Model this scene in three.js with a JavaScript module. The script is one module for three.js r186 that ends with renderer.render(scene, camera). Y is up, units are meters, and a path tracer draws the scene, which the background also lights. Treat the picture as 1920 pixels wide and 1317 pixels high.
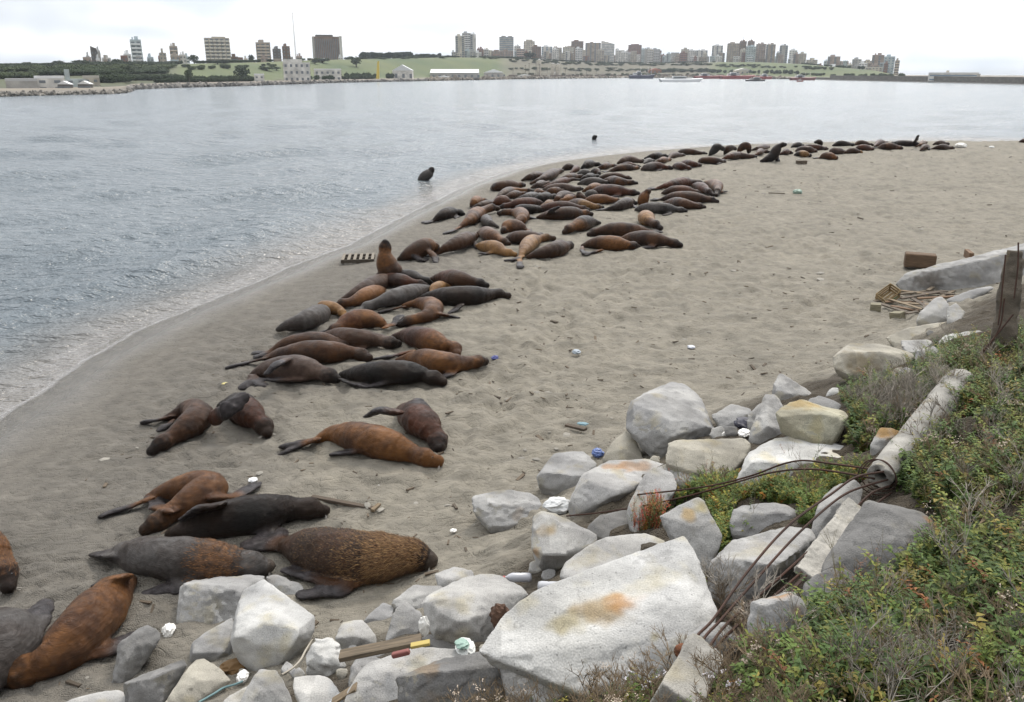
import * as THREE from 'three';
import { ConvexHull } from 'three/addons/math/ConvexHull.js';
import { mergeGeometries } from 'three/addons/utils/BufferGeometryUtils.js';
import { RoundedBoxGeometry } from 'three/addons/geometries/RoundedBoxGeometry.js';

// ---------------------------------------------------------------- camera, sky, sun, exposure
const EYE = 7.8, PITCH = 18.63 * Math.PI / 180, FOCAL = 1550, CX = 960, CY = 658.5;   // FOCAL in pixels of the 1920-wide photograph
const camera = new THREE.PerspectiveCamera(2 * Math.atan(CY / FOCAL) * 180 / Math.PI, 1920 / 1317, 0.1, 9000);
camera.position.set(0, EYE, 0);
camera.rotation.set(-PITCH, 0, 0);
const scene = new THREE.Scene();
const renderer = new THREE.WebGLRenderer({ antialias: true });
renderer.toneMapping = THREE.LinearToneMapping;
renderer.toneMappingExposure = 1.36;
renderer.shadowMap.enabled = true;

// ---------------------------------------------------------------- seeded noise
function rng(seed) { let a = seed >>> 0; return () => { a = (a + 0x6D2B79F5) | 0; let t = Math.imul(a ^ (a >>> 15), 1 | a); t = (t + Math.imul(t ^ (t >>> 7), 61 | t)) ^ t; return ((t ^ (t >>> 14)) >>> 0) / 4294967296; }; }
const PERM = new Uint8Array(512);
{ const r = rng(77), p = [...Array(256).keys()]; for (let i = 255; i > 0; i--) { const j = Math.floor(r() * (i + 1)); [p[i], p[j]] = [p[j], p[i]]; } for (let i = 0; i < 512; i++) PERM[i] = p[i & 255]; }
const fade = (t) => t * t * t * (t * (t * 6 - 15) + 10), lerp = (a, b, t) => a + (b - a) * t, clamp = (x, a = 0, b = 1) => x < a ? a : x > b ? b : x;
const sstep = (a, b, x) => { const t = clamp((x - a) / (b - a)); return t * t * (3 - 2 * t); };
function grad(h, x, y, z) { h &= 15; const u = h < 8 ? x : y, v = h < 4 ? y : h === 12 || h === 14 ? x : z; return ((h & 1) ? -u : u) + ((h & 2) ? -v : v); }
function noise(x, y, z, P = 256) {       // gradient noise, -1..1, period P
  const fx = Math.floor(x), fy = Math.floor(y), fz = Math.floor(z), p = PERM; x -= fx; y -= fy; z -= fz;
  let X0, X1, Y0, Y1;
  if (P === 256) { X0 = fx & 255; X1 = (fx + 1) & 255; Y0 = fy & 255; Y1 = (fy + 1) & 255; }
  else { X0 = (((fx % P) + P) % P) & 255; X1 = ((((fx + 1) % P) + P) % P) & 255; Y0 = (((fy % P) + P) % P) & 255; Y1 = ((((fy + 1) % P) + P) % P) & 255; }
  const Z0 = fz & 255, Z1 = (fz + 1) & 255, u = fade(x), v = fade(y), w = fade(z), A0 = p[X0], A1 = p[X1], B00 = p[A0 + Y0], B01 = p[A0 + Y1], B10 = p[A1 + Y0], B11 = p[A1 + Y1];
  return lerp(lerp(lerp(grad(p[B00 + Z0], x, y, z), grad(p[B10 + Z0], x - 1, y, z), u), lerp(grad(p[B01 + Z0], x, y - 1, z), grad(p[B11 + Z0], x - 1, y - 1, z), u), v),
    lerp(lerp(grad(p[B00 + Z1], x, y, z - 1), grad(p[B10 + Z1], x - 1, y, z - 1), u), lerp(grad(p[B01 + Z1], x, y - 1, z - 1), grad(p[B11 + Z1], x - 1, y - 1, z - 1), u), v), w);
}
function fbm(x, y, z, oct = 4, P = 256) { let s = 0, a = .5, f = 1; for (let i = 0; i < oct; i++) { s += a * noise(x * f, y * f, z * f + i * 7.3, P === 256 ? 256 : P * f); a *= .5; f *= 2; } return s; }
function ridge(x, y, z, oct = 4, P = 256) { let s = 0, a = .5, f = 1; for (let i = 0; i < oct; i++) { s += a * (1 - 2 * Math.abs(noise(x * f, y * f, z * f + i * 3.7, P === 256 ? 256 : P * f))); a *= .5; f *= 2; } return s; }

// ---------------------------------------------------------------- overcast sky: bright cloud sheet with soft grey-blue banks
{
  const W = 768, H = 384, d = new Float32Array(W * H * 4);
  for (let j = 0; j < H; j++) for (let i = 0; i < W; i++) {
    const up = ((j + .5) / H - .5) * Math.PI, az = ((i + .5) / W - .5) * 2 * Math.PI, y = Math.sin(up), x = Math.cos(az) * Math.cos(up), z = Math.sin(az) * Math.cos(up);
    const k = 1 / (Math.max(y, 0) + .09), n = fbm(x * k * .9 + 4, z * k * .9, 2.5, 5), n2 = fbm(x * k * .35 + 9, z * k * .35, 5, 3);
    let c = clamp(.5 + n * 1.5 + n2 * .8 + sstep(.0, .25, y) * .05);                   // 1 = bright cloud, 0 = thin grey-blue bank
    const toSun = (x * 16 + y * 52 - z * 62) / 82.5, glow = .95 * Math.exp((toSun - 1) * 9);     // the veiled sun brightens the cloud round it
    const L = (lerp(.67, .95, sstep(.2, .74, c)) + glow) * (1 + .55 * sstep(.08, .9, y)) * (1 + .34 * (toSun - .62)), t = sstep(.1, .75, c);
    const o = (j * W + i) * 4;
    d[o] = L * lerp(.90, .995, t); d[o + 1] = L * lerp(.97, 1.0, t); d[o + 2] = L * lerp(1.05, 1.012, t); d[o + 3] = 1;
  }
  const sky = new THREE.DataTexture(d, W, H, THREE.RGBAFormat, THREE.FloatType);
  sky.mapping = THREE.EquirectangularReflectionMapping; sky.magFilter = THREE.LinearFilter; sky.needsUpdate = true;
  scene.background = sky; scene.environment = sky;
}
const sun = new THREE.DirectionalLight(0xfff2e0, 1.5);      // veiled sun, high over the water ahead
sun.position.set(16, 52, -62); sun.target.position.set(0, 0, -18); scene.add(sun, sun.target);
sun.castShadow = true; sun.shadow.radius = 22; sun.shadow.mapSize.set(4096, 4096);
Object.assign(sun.shadow.camera, { left: -70, right: 70, top: 80, bottom: -80, near: 1, far: 260 });
sun.name = 'sun';
scene.fog = new THREE.FogExp2(0xdfe8f2, 0.00011);

// ---------------------------------------------------------------- naming helpers
const used = new Map();
function numbered(n) { const k = used.get(n) || 0; used.set(n, k + 1); return k ? n + '_' + String(k).padStart(3, '0') : n; }
function tag(o, label, category, group, kind) { o.userData.label = label; if (category) o.userData.category = category; if (group) o.userData.group = group; if (kind) o.userData.kind = kind; return o; }
function shade(m) { m.castShadow = m.receiveShadow = true; return m; }
function thing(name, label, category, pos, group) { const o = new THREE.Group(); o.name = numbered(name); if (pos) o.position.copy(pos); tag(o, label, category, group); scene.add(o); return o; }
function part(parent, name, geo, mat, label) { const m = shade(new THREE.Mesh(geo, mat)); m.name = name; if (label) m.userData.label = label; parent.add(m); return m; }
function single(name, geo, mat, label, category, group) { const m = shade(new THREE.Mesh(geo, mat)); m.name = numbered(name); tag(m, label, category, group); scene.add(m); return m; }
function struct(name, geo, mat, label) { const m = shade(new THREE.Mesh(geo, mat)); m.name = name; m.userData.kind = 'structure'; if (label) m.userData.label = label; scene.add(m); return m; }

// ---------------------------------------------------------------- from a place in the photograph to a place on the beach
const SP = Math.sin(PITCH), CP = Math.cos(PITCH), V3 = THREE.Vector3;
function ray(px, py) { const dx = (px - CX) / FOCAL, dy = (CY - py) / FOCAL; return new V3(dx, -SP + dy * CP, -CP - dy * SP); }
function onLevel(px, py, h) { const r = ray(px, py), t = (h - EYE) / r.y; return r.multiplyScalar(t).add(new V3(0, EYE, 0)); }
function atDepth(px, py, d) { return ray(px, py).multiplyScalar(d).add(new V3(0, EYE, 0)); }
function atRange(px, py, D) { const r = ray(px, py); return r.multiplyScalar(D / -r.z).add(new V3(0, EYE, 0)); }    // D = distance along -z
function toPixel(p) { const y = p.y - EYE, f = -SP * y - CP * p.z, u = CP * y - SP * p.z; return [CX + FOCAL * p.x / f, CY - FOCAL * u / f, f]; }
const pts = (s) => s.trim().split(/\s+/).map((a) => a.split(',').map(Number));

// ---------------------------------------------------------------- beach and bank as one height function
const SHORE = pts('-900,1480 -300,985 0,778 60,742 130,692 250,622 380,568 480,528 560,492 640,463 760,402 870,350 950,322 1020,306 1110,294 1200,285 1330,275 1500,268 1700,264 1930,262 2300,261 3200,260').map(([x, y]) => onLevel(x, y, 0));
const FOOT = pts('-1100,1420 -200,1400 150,1330 420,1245 620,1165 760,1110 900,1015 1000,935 1120,865 1250,795 1400,742 1560,705 1650,645 1720,602 1830,560 1960,482 2200,410 2700,345').map(([x, y]) => onLevel(x, y, 1));
function polyDist(L, x, z) {         // signed distance to an open line; positive to its right when walked away from the camera
  let best = 1e9, sgn = 1;
  for (let i = 0; i < L.length - 1; i++) {
    const a = L[i], b = L[i + 1], ex = b.x - a.x, ez = b.z - a.z, wx = x - a.x, wz = z - a.z, t = clamp((wx * ex + wz * ez) / (ex * ex + ez * ez)), dx = wx - ex * t, dz = wz - ez * t, d = dx * dx + dz * dz;
    if (d < best - 1e-9) { best = d; sgn = ex * wz - ez * wx > 0 ? 1 : -1; }
  }
  return Math.sqrt(best) * sgn;
}
const TRACKS = ['690,965 760,915 815,880 850,840 880,780', '935,770 955,690 972,610 990,545 1012,500', '1000,705 1080,645 1150,595 1265,560', '1100,565 1180,485 1300,425 1430,402', '545,905 640,880 715,905', '1240,645 1330,600 1450,602 1540,560', '900,900 930,840 985,790 1060,740', '1020,640 1110,540 1240,500 1400,480', '870,720 935,640 950,570 1000,520', '1300,520 1420,470 1560,455'].map((l) => pts(l).map(([x, y]) => onLevel(x, y, 1)));
function tracks(x, z, w) { let s = 0; for (const T of TRACKS) { let lo = 1e9, hi = -1e9, zl = 1e9, zh = -1e9; for (const p of T) { lo = Math.min(lo, p.x); hi = Math.max(hi, p.x); zl = Math.min(zl, p.z); zh = Math.max(zh, p.z); } if (x < lo - 1 || x > hi + 1 || z < zl - 1 || z > zh + 1) continue; const d = Math.abs(polyDist(T, x, z)) + w; s += -.10 * Math.exp(-d * d * 22) + .06 * Math.exp(-((Math.abs(d) - .42) ** 2) * 30); } return s; }
const shoreDist = (x, z) => polyDist(SHORE, x, z), bankDist = (x, z) => polyDist(FOOT, x, z);
function groundSmooth(x, z, sd = shoreDist(x, z), bd = bankDist(x, z)) {
  let h = sd > 0 ? 1.0 * (1 - Math.exp(-sd / 6.5)) : Math.max(sd * .12, -2.5);
  if (bd > -1.5) h += Math.min(.5 * (Math.sqrt((bd + .2) ** 2 + .5) + bd + .2) * .5, 4.3);
  return h;
}
function ground(x, z) {
  const sd = shoreDist(x, z), bd = bankDist(x, z); let h = groundSmooth(x, z, sd, bd);
  if (sd > 0) {
    const dry = sstep(1.5, 6, sd), lump = fbm(x * .33, 3, z * .33, 3);
    h += .10 * lump * dry;
    const tr = dry * (.35 + .65 * sstep(-.2, .35, fbm(x * .12 + 3, 8, z * .12, 2) + .1));
    h += tr * (.13 * (ridge(x * .55 + lump * 1.6, 1, z * .8, 3) - .3) + .15 * fbm(x * 1.1 + 4, 7, z * 1.5, 2) * sstep(-9, -3, bd) + .085 * fbm(x * 2.2, 5, z * 3.0, 4));
    const wx = x + .5 * lump + .25 * noise(x * 1.1, 3, z * 1.1), wz = z + .4 * noise(x * .9, 8, z * .9), c1 = 1 - Math.abs(noise(wx * .75, 4, wz * 1.25)), c2 = 1 - Math.abs(noise(wx * 1.9 + 5, 9, wz * 2.7)), c3 = noise(wx * 2.6, 14, wz * 3.4);
    h -= tr * (.085 * sstep(.78, 1, c1) + .045 * sstep(.74, 1, c2) + .05 * sstep(.38, .62, c3));
    h += tracks(x, z, .22 * noise(x * 2, 3, z * 2)) * (.6 + .8 * noise(x * .8, 12, z * .8));
    if (bd > -.3) h += .18 * fbm(x * 1.4, 9, z * 1.4, 3) * sstep(-.3, 1.2, bd);
  }
  return h;
}
function onGround(px, py, up = 0) {            // where the sight line through (px, py) comes within `up` of the ground
  const r = ray(px, py); let t = 1.5, prev = t;
  const gap = (s) => EYE + r.y * s - groundSmooth(r.x * s, r.z * s) - up;
  while (t < 400 && gap(t) > 0) { prev = t; t += Math.max(.05, gap(t) * .5); }
  for (let i = 0; i < 24; i++) { const m = (prev + t) / 2; if (gap(m) > 0) prev = m; else t = m; }
  return r.multiplyScalar(t).add(new V3(0, EYE, 0));
}

// ---------------------------------------------------------------- computed textures
function texture(n, fn, srgb = false, rep = 1) {
  const d = new Uint8Array(n * n * 4);
  for (let j = 0; j < n; j++) for (let i = 0; i < n; i++) { const c = fn(i / n, j / n), o = (j * n + i) * 4; for (let k = 0; k < 3; k++) d[o + k] = clamp(Array.isArray(c) ? c[k] : c) * 255; d[o + 3] = 255; }
  const t = new THREE.DataTexture(d, n, n); t.wrapS = t.wrapT = THREE.RepeatWrapping; t.magFilter = THREE.LinearFilter; t.repeat.set(rep, rep);
  if (srgb) t.colorSpace = THREE.SRGBColorSpace; t.needsUpdate = true; return t;
}
const T = {};
T.sandBump = texture(1024, (u, v) => .5 - .11 * sstep(.82, 1, 1 - Math.abs(noise(u * 13 + .5 * noise(u * 5, v * 5, 1, 5), v * 19, 7, 13 * 19))) + .30 * fbm(u * 16, v * 22, 1, 4, 16) * 1 + .22 * ridge(u * 8, v * 8, 3, 3, 8) - .12 + .14 * noise(u * 220, v * 220, 2, 220));
T.sandMap = texture(896, (u, v) => {
  const n = fbm(u * 8, v * 8, 4, 5, 8), g = noise(u * 256, v * 256, 1, 256), s = ridge(u * 14 + n, v * 30, 6, 3, 2 * 14 * 15);
  let L = .80 + .16 * n + .07 * g; if (s > .74) L -= .30 * sstep(.74, .86, s) * sstep(.0, .3, fbm(u * 6, v * 6, 12, 2, 6) + .12);  // dark flecks: wood chips together with painted shadows of the relief
  const w = noise(u * 128, v * 128, 9, 128) > .66 ? .16 : 0; L += w; return [L, L * .975, L * .925];
}, true);
T.rockMap = texture(896, (u, v) => {
  const n = fbm(u * 4, v * 4, 2, 6, 4), g = noise(u * 180, v * 180, 4, 180), c = ridge(u * 6 + n * .4, v * 6, 11, 4, 6), st = fbm(u * 3, v * 9, 21, 4, 9);
  let L = .80 + .26 * n + .09 * g + .16 * st; const ck = 1 - Math.abs(noise(u * 5 + n * 1.2, v * 5 + st, 3, 5)); if (ck > .975 && st > .05) L -= .07 * sstep(.975, .99, ck); const pit = noise(u * 90, v * 90, 14, 90); if (pit > .5) L -= .16 * sstep(.5, .62, pit); const y = sstep(.06, .34, fbm(u * 5, v * 5, 31, 4, 5)) * .10;
  return [L, L * (1 - y * .25), L * (1 - y)];
}, true);
T.rockBump = texture(1024, (u, v) => .5 + .5 * fbm(u * 8, v * 8, 2, 6, 8) + .20 * ridge(u * 6, v * 6, 11, 4, 6) - .1 + .06 * noise(u * 200, v * 200, 5, 200));
T.fur = texture(512, (u, v) => .5 + .5 * fbm(u * 10, v * 90, 3, 3, 90 * 1));
T.grime = texture(512, (u, v) => { const n = fbm(u * 5, v * 5, 8, 5, 5), g = noise(u * 120, v * 120, 2, 120); const L = .82 + .3 * n + .08 * g; return [L, L * .985, L * .955]; }, true);
T.rust = texture(256, (u, v) => { const n = fbm(u * 6, v * 6, 3, 5, 6), g = noise(u * 60, v * 60, 1, 60); const L = .75 + .5 * n + .15 * g; return [L, L * (.93 - .1 * n), L * (.85 - .2 * n)]; }, true);
T.wood = texture(512, (u, v) => { const n = fbm(u * 3, v * 40, 3, 4, 120), L = .78 + .38 * n + .05 * noise(u * 30, v * 200, 1, 600); return [L, L * .97, L * .92]; }, true);
const mat = (c, rough = .9, o = {}) => new THREE.MeshStandardMaterial({ color: Array.isArray(c) ? new THREE.Color().setRGB(...c) : c, roughness: rough, ...o });
// ---------------------------------------------------------------- the beach (one sheet: sea bed, sand, bank)
function fanRows(y0, y1, n, h) { const out = []; for (let i = 0; i <= n; i++) { const r = ray(CX, lerp(y0, y1, i / n)), t = (h - EYE) / r.y; out.push(-r.z * t); } return out; }
function fanCols(nIn, nOut) { const out = [], a = 36; for (let i = 0; i < nOut; i++) out.push(-82 + (82 - a) * i / nOut); for (let i = 0; i <= nIn; i++) out.push(-a + 2 * a * i / nIn); for (let i = 1; i <= nOut; i++) out.push(a + (82 - a) * i / nOut); return out.map((d) => d * Math.PI / 180); }
function fan(rows, cols, put) {
  const n = cols.length, idx = [];
  rows.forEach((d) => cols.forEach((a) => put(d * Math.tan(a) / Math.max(1, Math.abs(Math.tan(a)) / 3), -d)));
  for (let j = 0; j < rows.length - 1; j++) for (let i = 0; i < n - 1; i++) { const k = j * n + i; idx.push(k, k + 1, k + n, k + 1, k + n + 1, k + n); }
  return idx;
}
{
  const rows = [.02, .4, .8, ...fanRows(2600, 1500, 20, 1), ...fanRows(1480, 262, 430, .9).filter((d) => d < 112), 116, 124, 140, 180], cols = fanCols(560, 40);
  const pos = [], col = [], uv = [], uv1 = [];
  const idx = fan(rows, cols, (x, z) => {
    const sd = shoreDist(x, z), bd = bankDist(x, z), y = ground(x, z); pos.push(x, y, z); uv.push(x / 3.1, z / 3.1); uv1.push(x / 160 + .5, -z / 160);
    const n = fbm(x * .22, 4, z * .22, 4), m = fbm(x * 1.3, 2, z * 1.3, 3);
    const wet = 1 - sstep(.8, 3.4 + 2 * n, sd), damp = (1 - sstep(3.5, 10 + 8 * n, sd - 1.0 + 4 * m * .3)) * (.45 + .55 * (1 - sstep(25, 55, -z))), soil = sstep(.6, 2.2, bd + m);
    const reliefShade = sstep(.02, .30, fbm(x * .9 + 7, 3, z * 1.3, 4) + .12 * m) * sstep(4, 9, sd), pale = sstep(.05, .35, fbm(x * .5 + 2, 11, z * .7, 3)); let r = .37 + .06 * n + .035 * m, g = .357 + .057 * n + .034 * m, b = .324 + .05 * n + .03 * m; { const q = (1 - .24 * reliefShade) * (1 + .12 * pale); r *= q; g *= q; b *= q; }  // mottling painted in for relief shading that the overcast light leaves out
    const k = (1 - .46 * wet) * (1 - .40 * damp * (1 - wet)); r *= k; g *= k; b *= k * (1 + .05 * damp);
    r = lerp(r, .095 + .03 * m, soil); g = lerp(g, .08 + .025 * m, soil); b = lerp(b, .06 + .02 * m, soil);
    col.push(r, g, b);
  });
  const g = new THREE.BufferGeometry(); g.setAttribute('position', new THREE.Float32BufferAttribute(pos, 3)); g.setAttribute('color', new THREE.Float32BufferAttribute(col, 3)); g.setAttribute('uv', new THREE.Float32BufferAttribute(uv, 2)); g.setAttribute('uv1', new THREE.Float32BufferAttribute(uv1, 2)); g.setIndex(idx); g.computeVertexNormals();
  // how wet the sand is, over the whole beach (one texel about 16 cm)
  const wetMap = texture(1024, (u, v) => { const x = (u - .5) * 160, z = -v * 160, sd = shoreDist(x, z); const w = 1 - sstep(.5, 2.6 + 1.6 * fbm(x * .3, 4, z * .3, 3), sd); return lerp(.96, .16, w); });
  wetMap.channel = 1;
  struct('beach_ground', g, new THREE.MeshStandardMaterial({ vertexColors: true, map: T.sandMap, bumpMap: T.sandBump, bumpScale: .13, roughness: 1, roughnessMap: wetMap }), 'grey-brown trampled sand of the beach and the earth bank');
}

// ---------------------------------------------------------------- the water
{
  const waves = []; const r = rng(5);
  for (let i = 0; i < 26; i++) { const L = .55 * Math.pow(1.16, i) * (.9 + .2 * r()), a = -2.05 + (r() - .5) * 1.5; waves.push([L, Math.cos(a), Math.sin(a), r() * 6.28, L * (L < 2.2 ? .0145 : .0075)]); }
  const rows = [...fanRows(1250, 142.5, 540, 0), 2400, 3600, 6000].filter((d) => d > 8), cols = fanCols(520, 24), pos = [], col = [], uv = [];
  const idx = fan(rows, cols, (x, z) => {
    const sd = -shoreDist(x, z), D = -z, step = D * D / (EYE * FOCAL) * 2.0, cs = D * .0024, calm = sstep(-.4, 6, sd); let y = 0;
    const wp1 = 2.6 * noise(x * .35, 1, z * .5), wp2 = 2.2 * noise(x * .08, 2, z * .12); const gust = .65 + .7 * fbm(x * .03, 3, z * .05, 3);
    for (const [L, cx, cz, ph, A] of waves) { const lo = Math.max(step * Math.abs(cz), cs * Math.abs(cx)) * 3, w = sstep(lo * .8, lo * 1.6, L); if (w > 0) { const s = Math.sin((x * cx + z * cz) * 6.2832 / L + ph + (L < 3 ? wp1 : wp2)); y += A * w * (s + .35 * s * s - .17); } }
    y *= (.12 + .88 * calm) * gust;
    if (sd > 0 && sd < 9) { const b = fbm(x * .15, 6, z * .15, 2), q = sd - 1.6 - 1.2 * b, q2 = sd - 4.6 - 1.8 * b; y += .085 * Math.exp(-q * q * 5) * (q < 0 ? 1 : 1) + .07 * Math.exp(-q2 * q2 * 2.2); }
    pos.push(x, y * sstep(-1.2, .6, sd) + .004, z); uv.push(x / 30, z / 30);
    const sh = 1 - sstep(0, 5, sd), n = fbm(x * .05, 2, z * .08, 3);
    col.push(lerp(.105, .155, sh) * (1 + .2 * n), lerp(.128, .144, sh) * (1 + .18 * n), lerp(.145, .130, sh) * (1 + .16 * n));
  });
  const g = new THREE.BufferGeometry(); g.setAttribute('position', new THREE.Float32BufferAttribute(pos, 3)); g.setAttribute('color', new THREE.Float32BufferAttribute(col, 3)); g.setAttribute('uv', new THREE.Float32BufferAttribute(uv, 2)); g.setIndex(idx); g.computeVertexNormals();
  const chop = texture(1536, (u, v) => .5 + .42 * fbm(u * 20, v * 38, 2, 3, 760) * 1 + .30 * (ridge(u * 48, v * 84, 9, 3, 48 * 84) - .2) * .5 + .05 * noise(u * 260, v * 420, 4, 27300), false);
  struct('sea_water', g, new THREE.MeshPhysicalMaterial({ vertexColors: true, roughness: .17, ior: 1.33, bumpMap: chop, bumpScale: .75 }), 'choppy grey-blue harbour water under an overcast sky');
}
// thin swash with bubbles at the sea edge; pale film colour paints its sky sheen
{
  const lace = texture(1024, (u, v) => { const e = .13 * fbm(u * 10, 3, 5, 4, 10), n = ridge(u * 60, v * 9, 4, 4, 60), m = fbm(u * 24, v * 4, 8, 4, 24), film = .42 + .5 * m; const body = sstep(.10, .22, v + e) * (1 - sstep(.72, .80, v + e)), rim = sstep(.64, .72, v + e) * (1 - sstep(.76, .82, v + e)); return v < .02 || v > .98 ? 0 : clamp(body * (film * .17 + .22 * sstep(.5, .85, n)) + rim * .20); });
  const pos = [], uv = [], idx = []; let k = 0, along = 0;
  const curve = new THREE.CatmullRomCurve3(SHORE.slice(1, -3)), N = 700, M = 6;
  for (let i = 0; i <= N; i++) {
    const p = curve.getPoint(i / N), q = curve.getTangent(i / N), w = .62 + .4 * fbm(p.x * .35, 2, p.z * .35, 3) + .012 * -p.z; if (i) along += p.distanceTo(curve.getPoint((i - 1) / N));
    for (let j = 0; j <= M; j++) { const o = lerp(-1.5 * w, .8 * w, j / M) + .25 * fbm(p.x * .5, 6, p.z * .5, 2), x = p.x - q.z * o, z = p.z + q.x * o; pos.push(x, Math.max(ground(x, z), .0) + .012, z); uv.push(along / 12, j / M); }
    if (i) for (let j = 0; j < M; j++) { const a = (i - 1) * (M + 1) + j; idx.push(a, a + 1, a + M + 1, a + 1, a + M + 2, a + M + 1); }
  }
  const g = new THREE.BufferGeometry(); g.setAttribute('position', new THREE.Float32BufferAttribute(pos, 3)); g.setAttribute('uv', new THREE.Float32BufferAttribute(uv, 2)); g.setIndex(idx); g.computeVertexNormals();
  const m = struct('foam_and_sheen', g, new THREE.MeshStandardMaterial({ color: new THREE.Color().setRGB(.46, .445, .44), roughness: .3, alphaMap: lace, transparent: true, side: THREE.DoubleSide }), 'pale thin foam along the water edge, with the sky sheen of the swash painted in');
  m.userData.kind = 'stuff';
}
// ---------------------------------------------------------------- one closed skin round a distance field (naive surface nets on a grid)
function skin(f, lo, hi, h) {
  const n = [0, 1, 2].map((k) => Math.ceil((hi[k] - lo[k]) / h) + 2), [nx, ny, nz] = n, vals = new Float32Array(nx * ny * nz), B = 4, reach = h * B * .5 * 1.7321 + h * 2;
  for (let bz = 0; bz < nz; bz += B) for (let by = 0; by < ny; by += B) for (let bx = 0; bx < nx; bx += B) {
    const c = f(lo[0] + (bx + 1.5) * h, lo[1] + (by + 1.5) * h, lo[2] + (bz + 1.5) * h), far = Math.abs(c) > reach * 1.25;
    for (let z = bz; z < Math.min(bz + B, nz); z++) for (let y = by; y < Math.min(by + B, ny); y++) for (let x = bx; x < Math.min(bx + B, nx); x++) vals[(z * ny + y) * nx + x] = far ? c : f(lo[0] + x * h, lo[1] + y * h, lo[2] + z * h);
  }
  const ids = new Int32Array(nx * ny * nz).fill(-1), pos = [], idx = [], sx = 1, sy = nx, sz = nx * ny, corner = [0, sx, sy, sx + sy, sz, sz + sx, sz + sy, sx + sy + sz];
  const edges = [[0, 1], [2, 3], [4, 5], [6, 7], [0, 2], [1, 3], [4, 6], [5, 7], [0, 4], [1, 5], [2, 6], [3, 7]];
  for (let z = 0; z < nz - 1; z++) for (let y = 0; y < ny - 1; y++) for (let x = 0; x < nx - 1; x++) {
    const o = (z * ny + y) * nx + x; let inside = 0; for (let k = 0; k < 8; k++) if (vals[o + corner[k]] < 0) inside |= 1 << k;
    if (inside === 0 || inside === 255) continue;
    let ax = 0, ay = 0, az = 0, c = 0;
    for (const [a, b] of edges) { if (((inside >> a) & 1) === ((inside >> b) & 1)) continue; const va = vals[o + corner[a]], vb = vals[o + corner[b]], t = va / (va - vb); ax += lerp(a & 1, b & 1, t); ay += lerp((a >> 1) & 1, (b >> 1) & 1, t); az += lerp(a >> 2, b >> 2, t); c++; }
    ids[o] = pos.length / 3; pos.push(lo[0] + (x + ax / c) * h, lo[1] + (y + ay / c) * h, lo[2] + (z + az / c) * h);
  }
  const quad = (a, b, c, d, flip) => { if (a < 0 || b < 0 || c < 0 || d < 0) return; if (flip) idx.push(a, c, b, a, d, c); else idx.push(a, b, c, a, c, d); };
  for (let z = 1; z < nz - 1; z++) for (let y = 1; y < ny - 1; y++) for (let x = 1; x < nx - 1; x++) {
    const o = (z * ny + y) * nx + x, s = vals[o] < 0;
    if (s !== vals[o + sx] < 0) quad(ids[o - sy - sz], ids[o - sz], ids[o], ids[o - sy], !s);
    if (s !== vals[o + sy] < 0) quad(ids[o - sx - sz], ids[o - sx], ids[o], ids[o - sz], !s);
    if (s !== vals[o + sz] < 0) quad(ids[o - sx - sy], ids[o - sy], ids[o], ids[o - sx], !s);
  }
  return { pos, idx };
}
const smin = (a, b, k) => { const h = Math.max(k - Math.abs(a - b), 0) / k; return Math.min(a, b) - h * h * k * .25; };
const smax = (a, b, k) => -smin(-a, -b, k);
// ---------------------------------------------------------------- the far shore: land sheet, quay, breakwater
const tableOf = (s) => { const L = pts(s); return (x) => { if (x <= L[0][0]) return L[0][1]; for (let i = 1; i < L.length; i++) if (x <= L[i][0]) return lerp(L[i - 1][1], L[i][1], (x - L[i - 1][0]) / (L[i][0] - L[i - 1][0])); return L[L.length - 1][1]; }; };
const WATERLINE = tableOf('-700,196 -100,186 0,181 120,178 200,176.5 234,174 242,168 300,165.5 480,160.5 620,155.5 780,152.3 960,148.7 1190,146 1330,146.5 1480,148.5 1580,151 1700,153.5 1920,158.5 2500,166');
const CREST = tableOf('-700,122 0,127 160,124 300,122 372,119 480,117 560,114 640,111.5 850,107.5 960,109 1060,115 1130,118 1230,119 1340,116.5 1420,116.5 1500,120 1580,127 1640,132 1690,143 1725,149 2500,152');
const farD = (px) => -onLevel(px, WATERLINE(px), 0).z;
const crestD = (px) => farD(px) * 1.12 + 190;
const crestY = (px) => Math.max(atRange(px, CREST(px), crestD(px)).y, 2.5);
const aziPx = (x, z) => { let px = CX + FOCAL * (x / -z) * (CP + SP * .335); return px; };
function landY(px, D) {
  const d0 = farD(px), d1 = crestD(px), s = (D - d0) / (d1 - d0), c = crestY(px); if (s < 0) return s * 30;
  const quay = 2.2 * sstep(0, .03, s); return Math.max(quay + (c - 2.2) * sstep(.22, 1, s) , 0);
}
const farPoint = (px, D, y) => { const p = atRange(px, 136, D); p.y = y; return p; };
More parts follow.
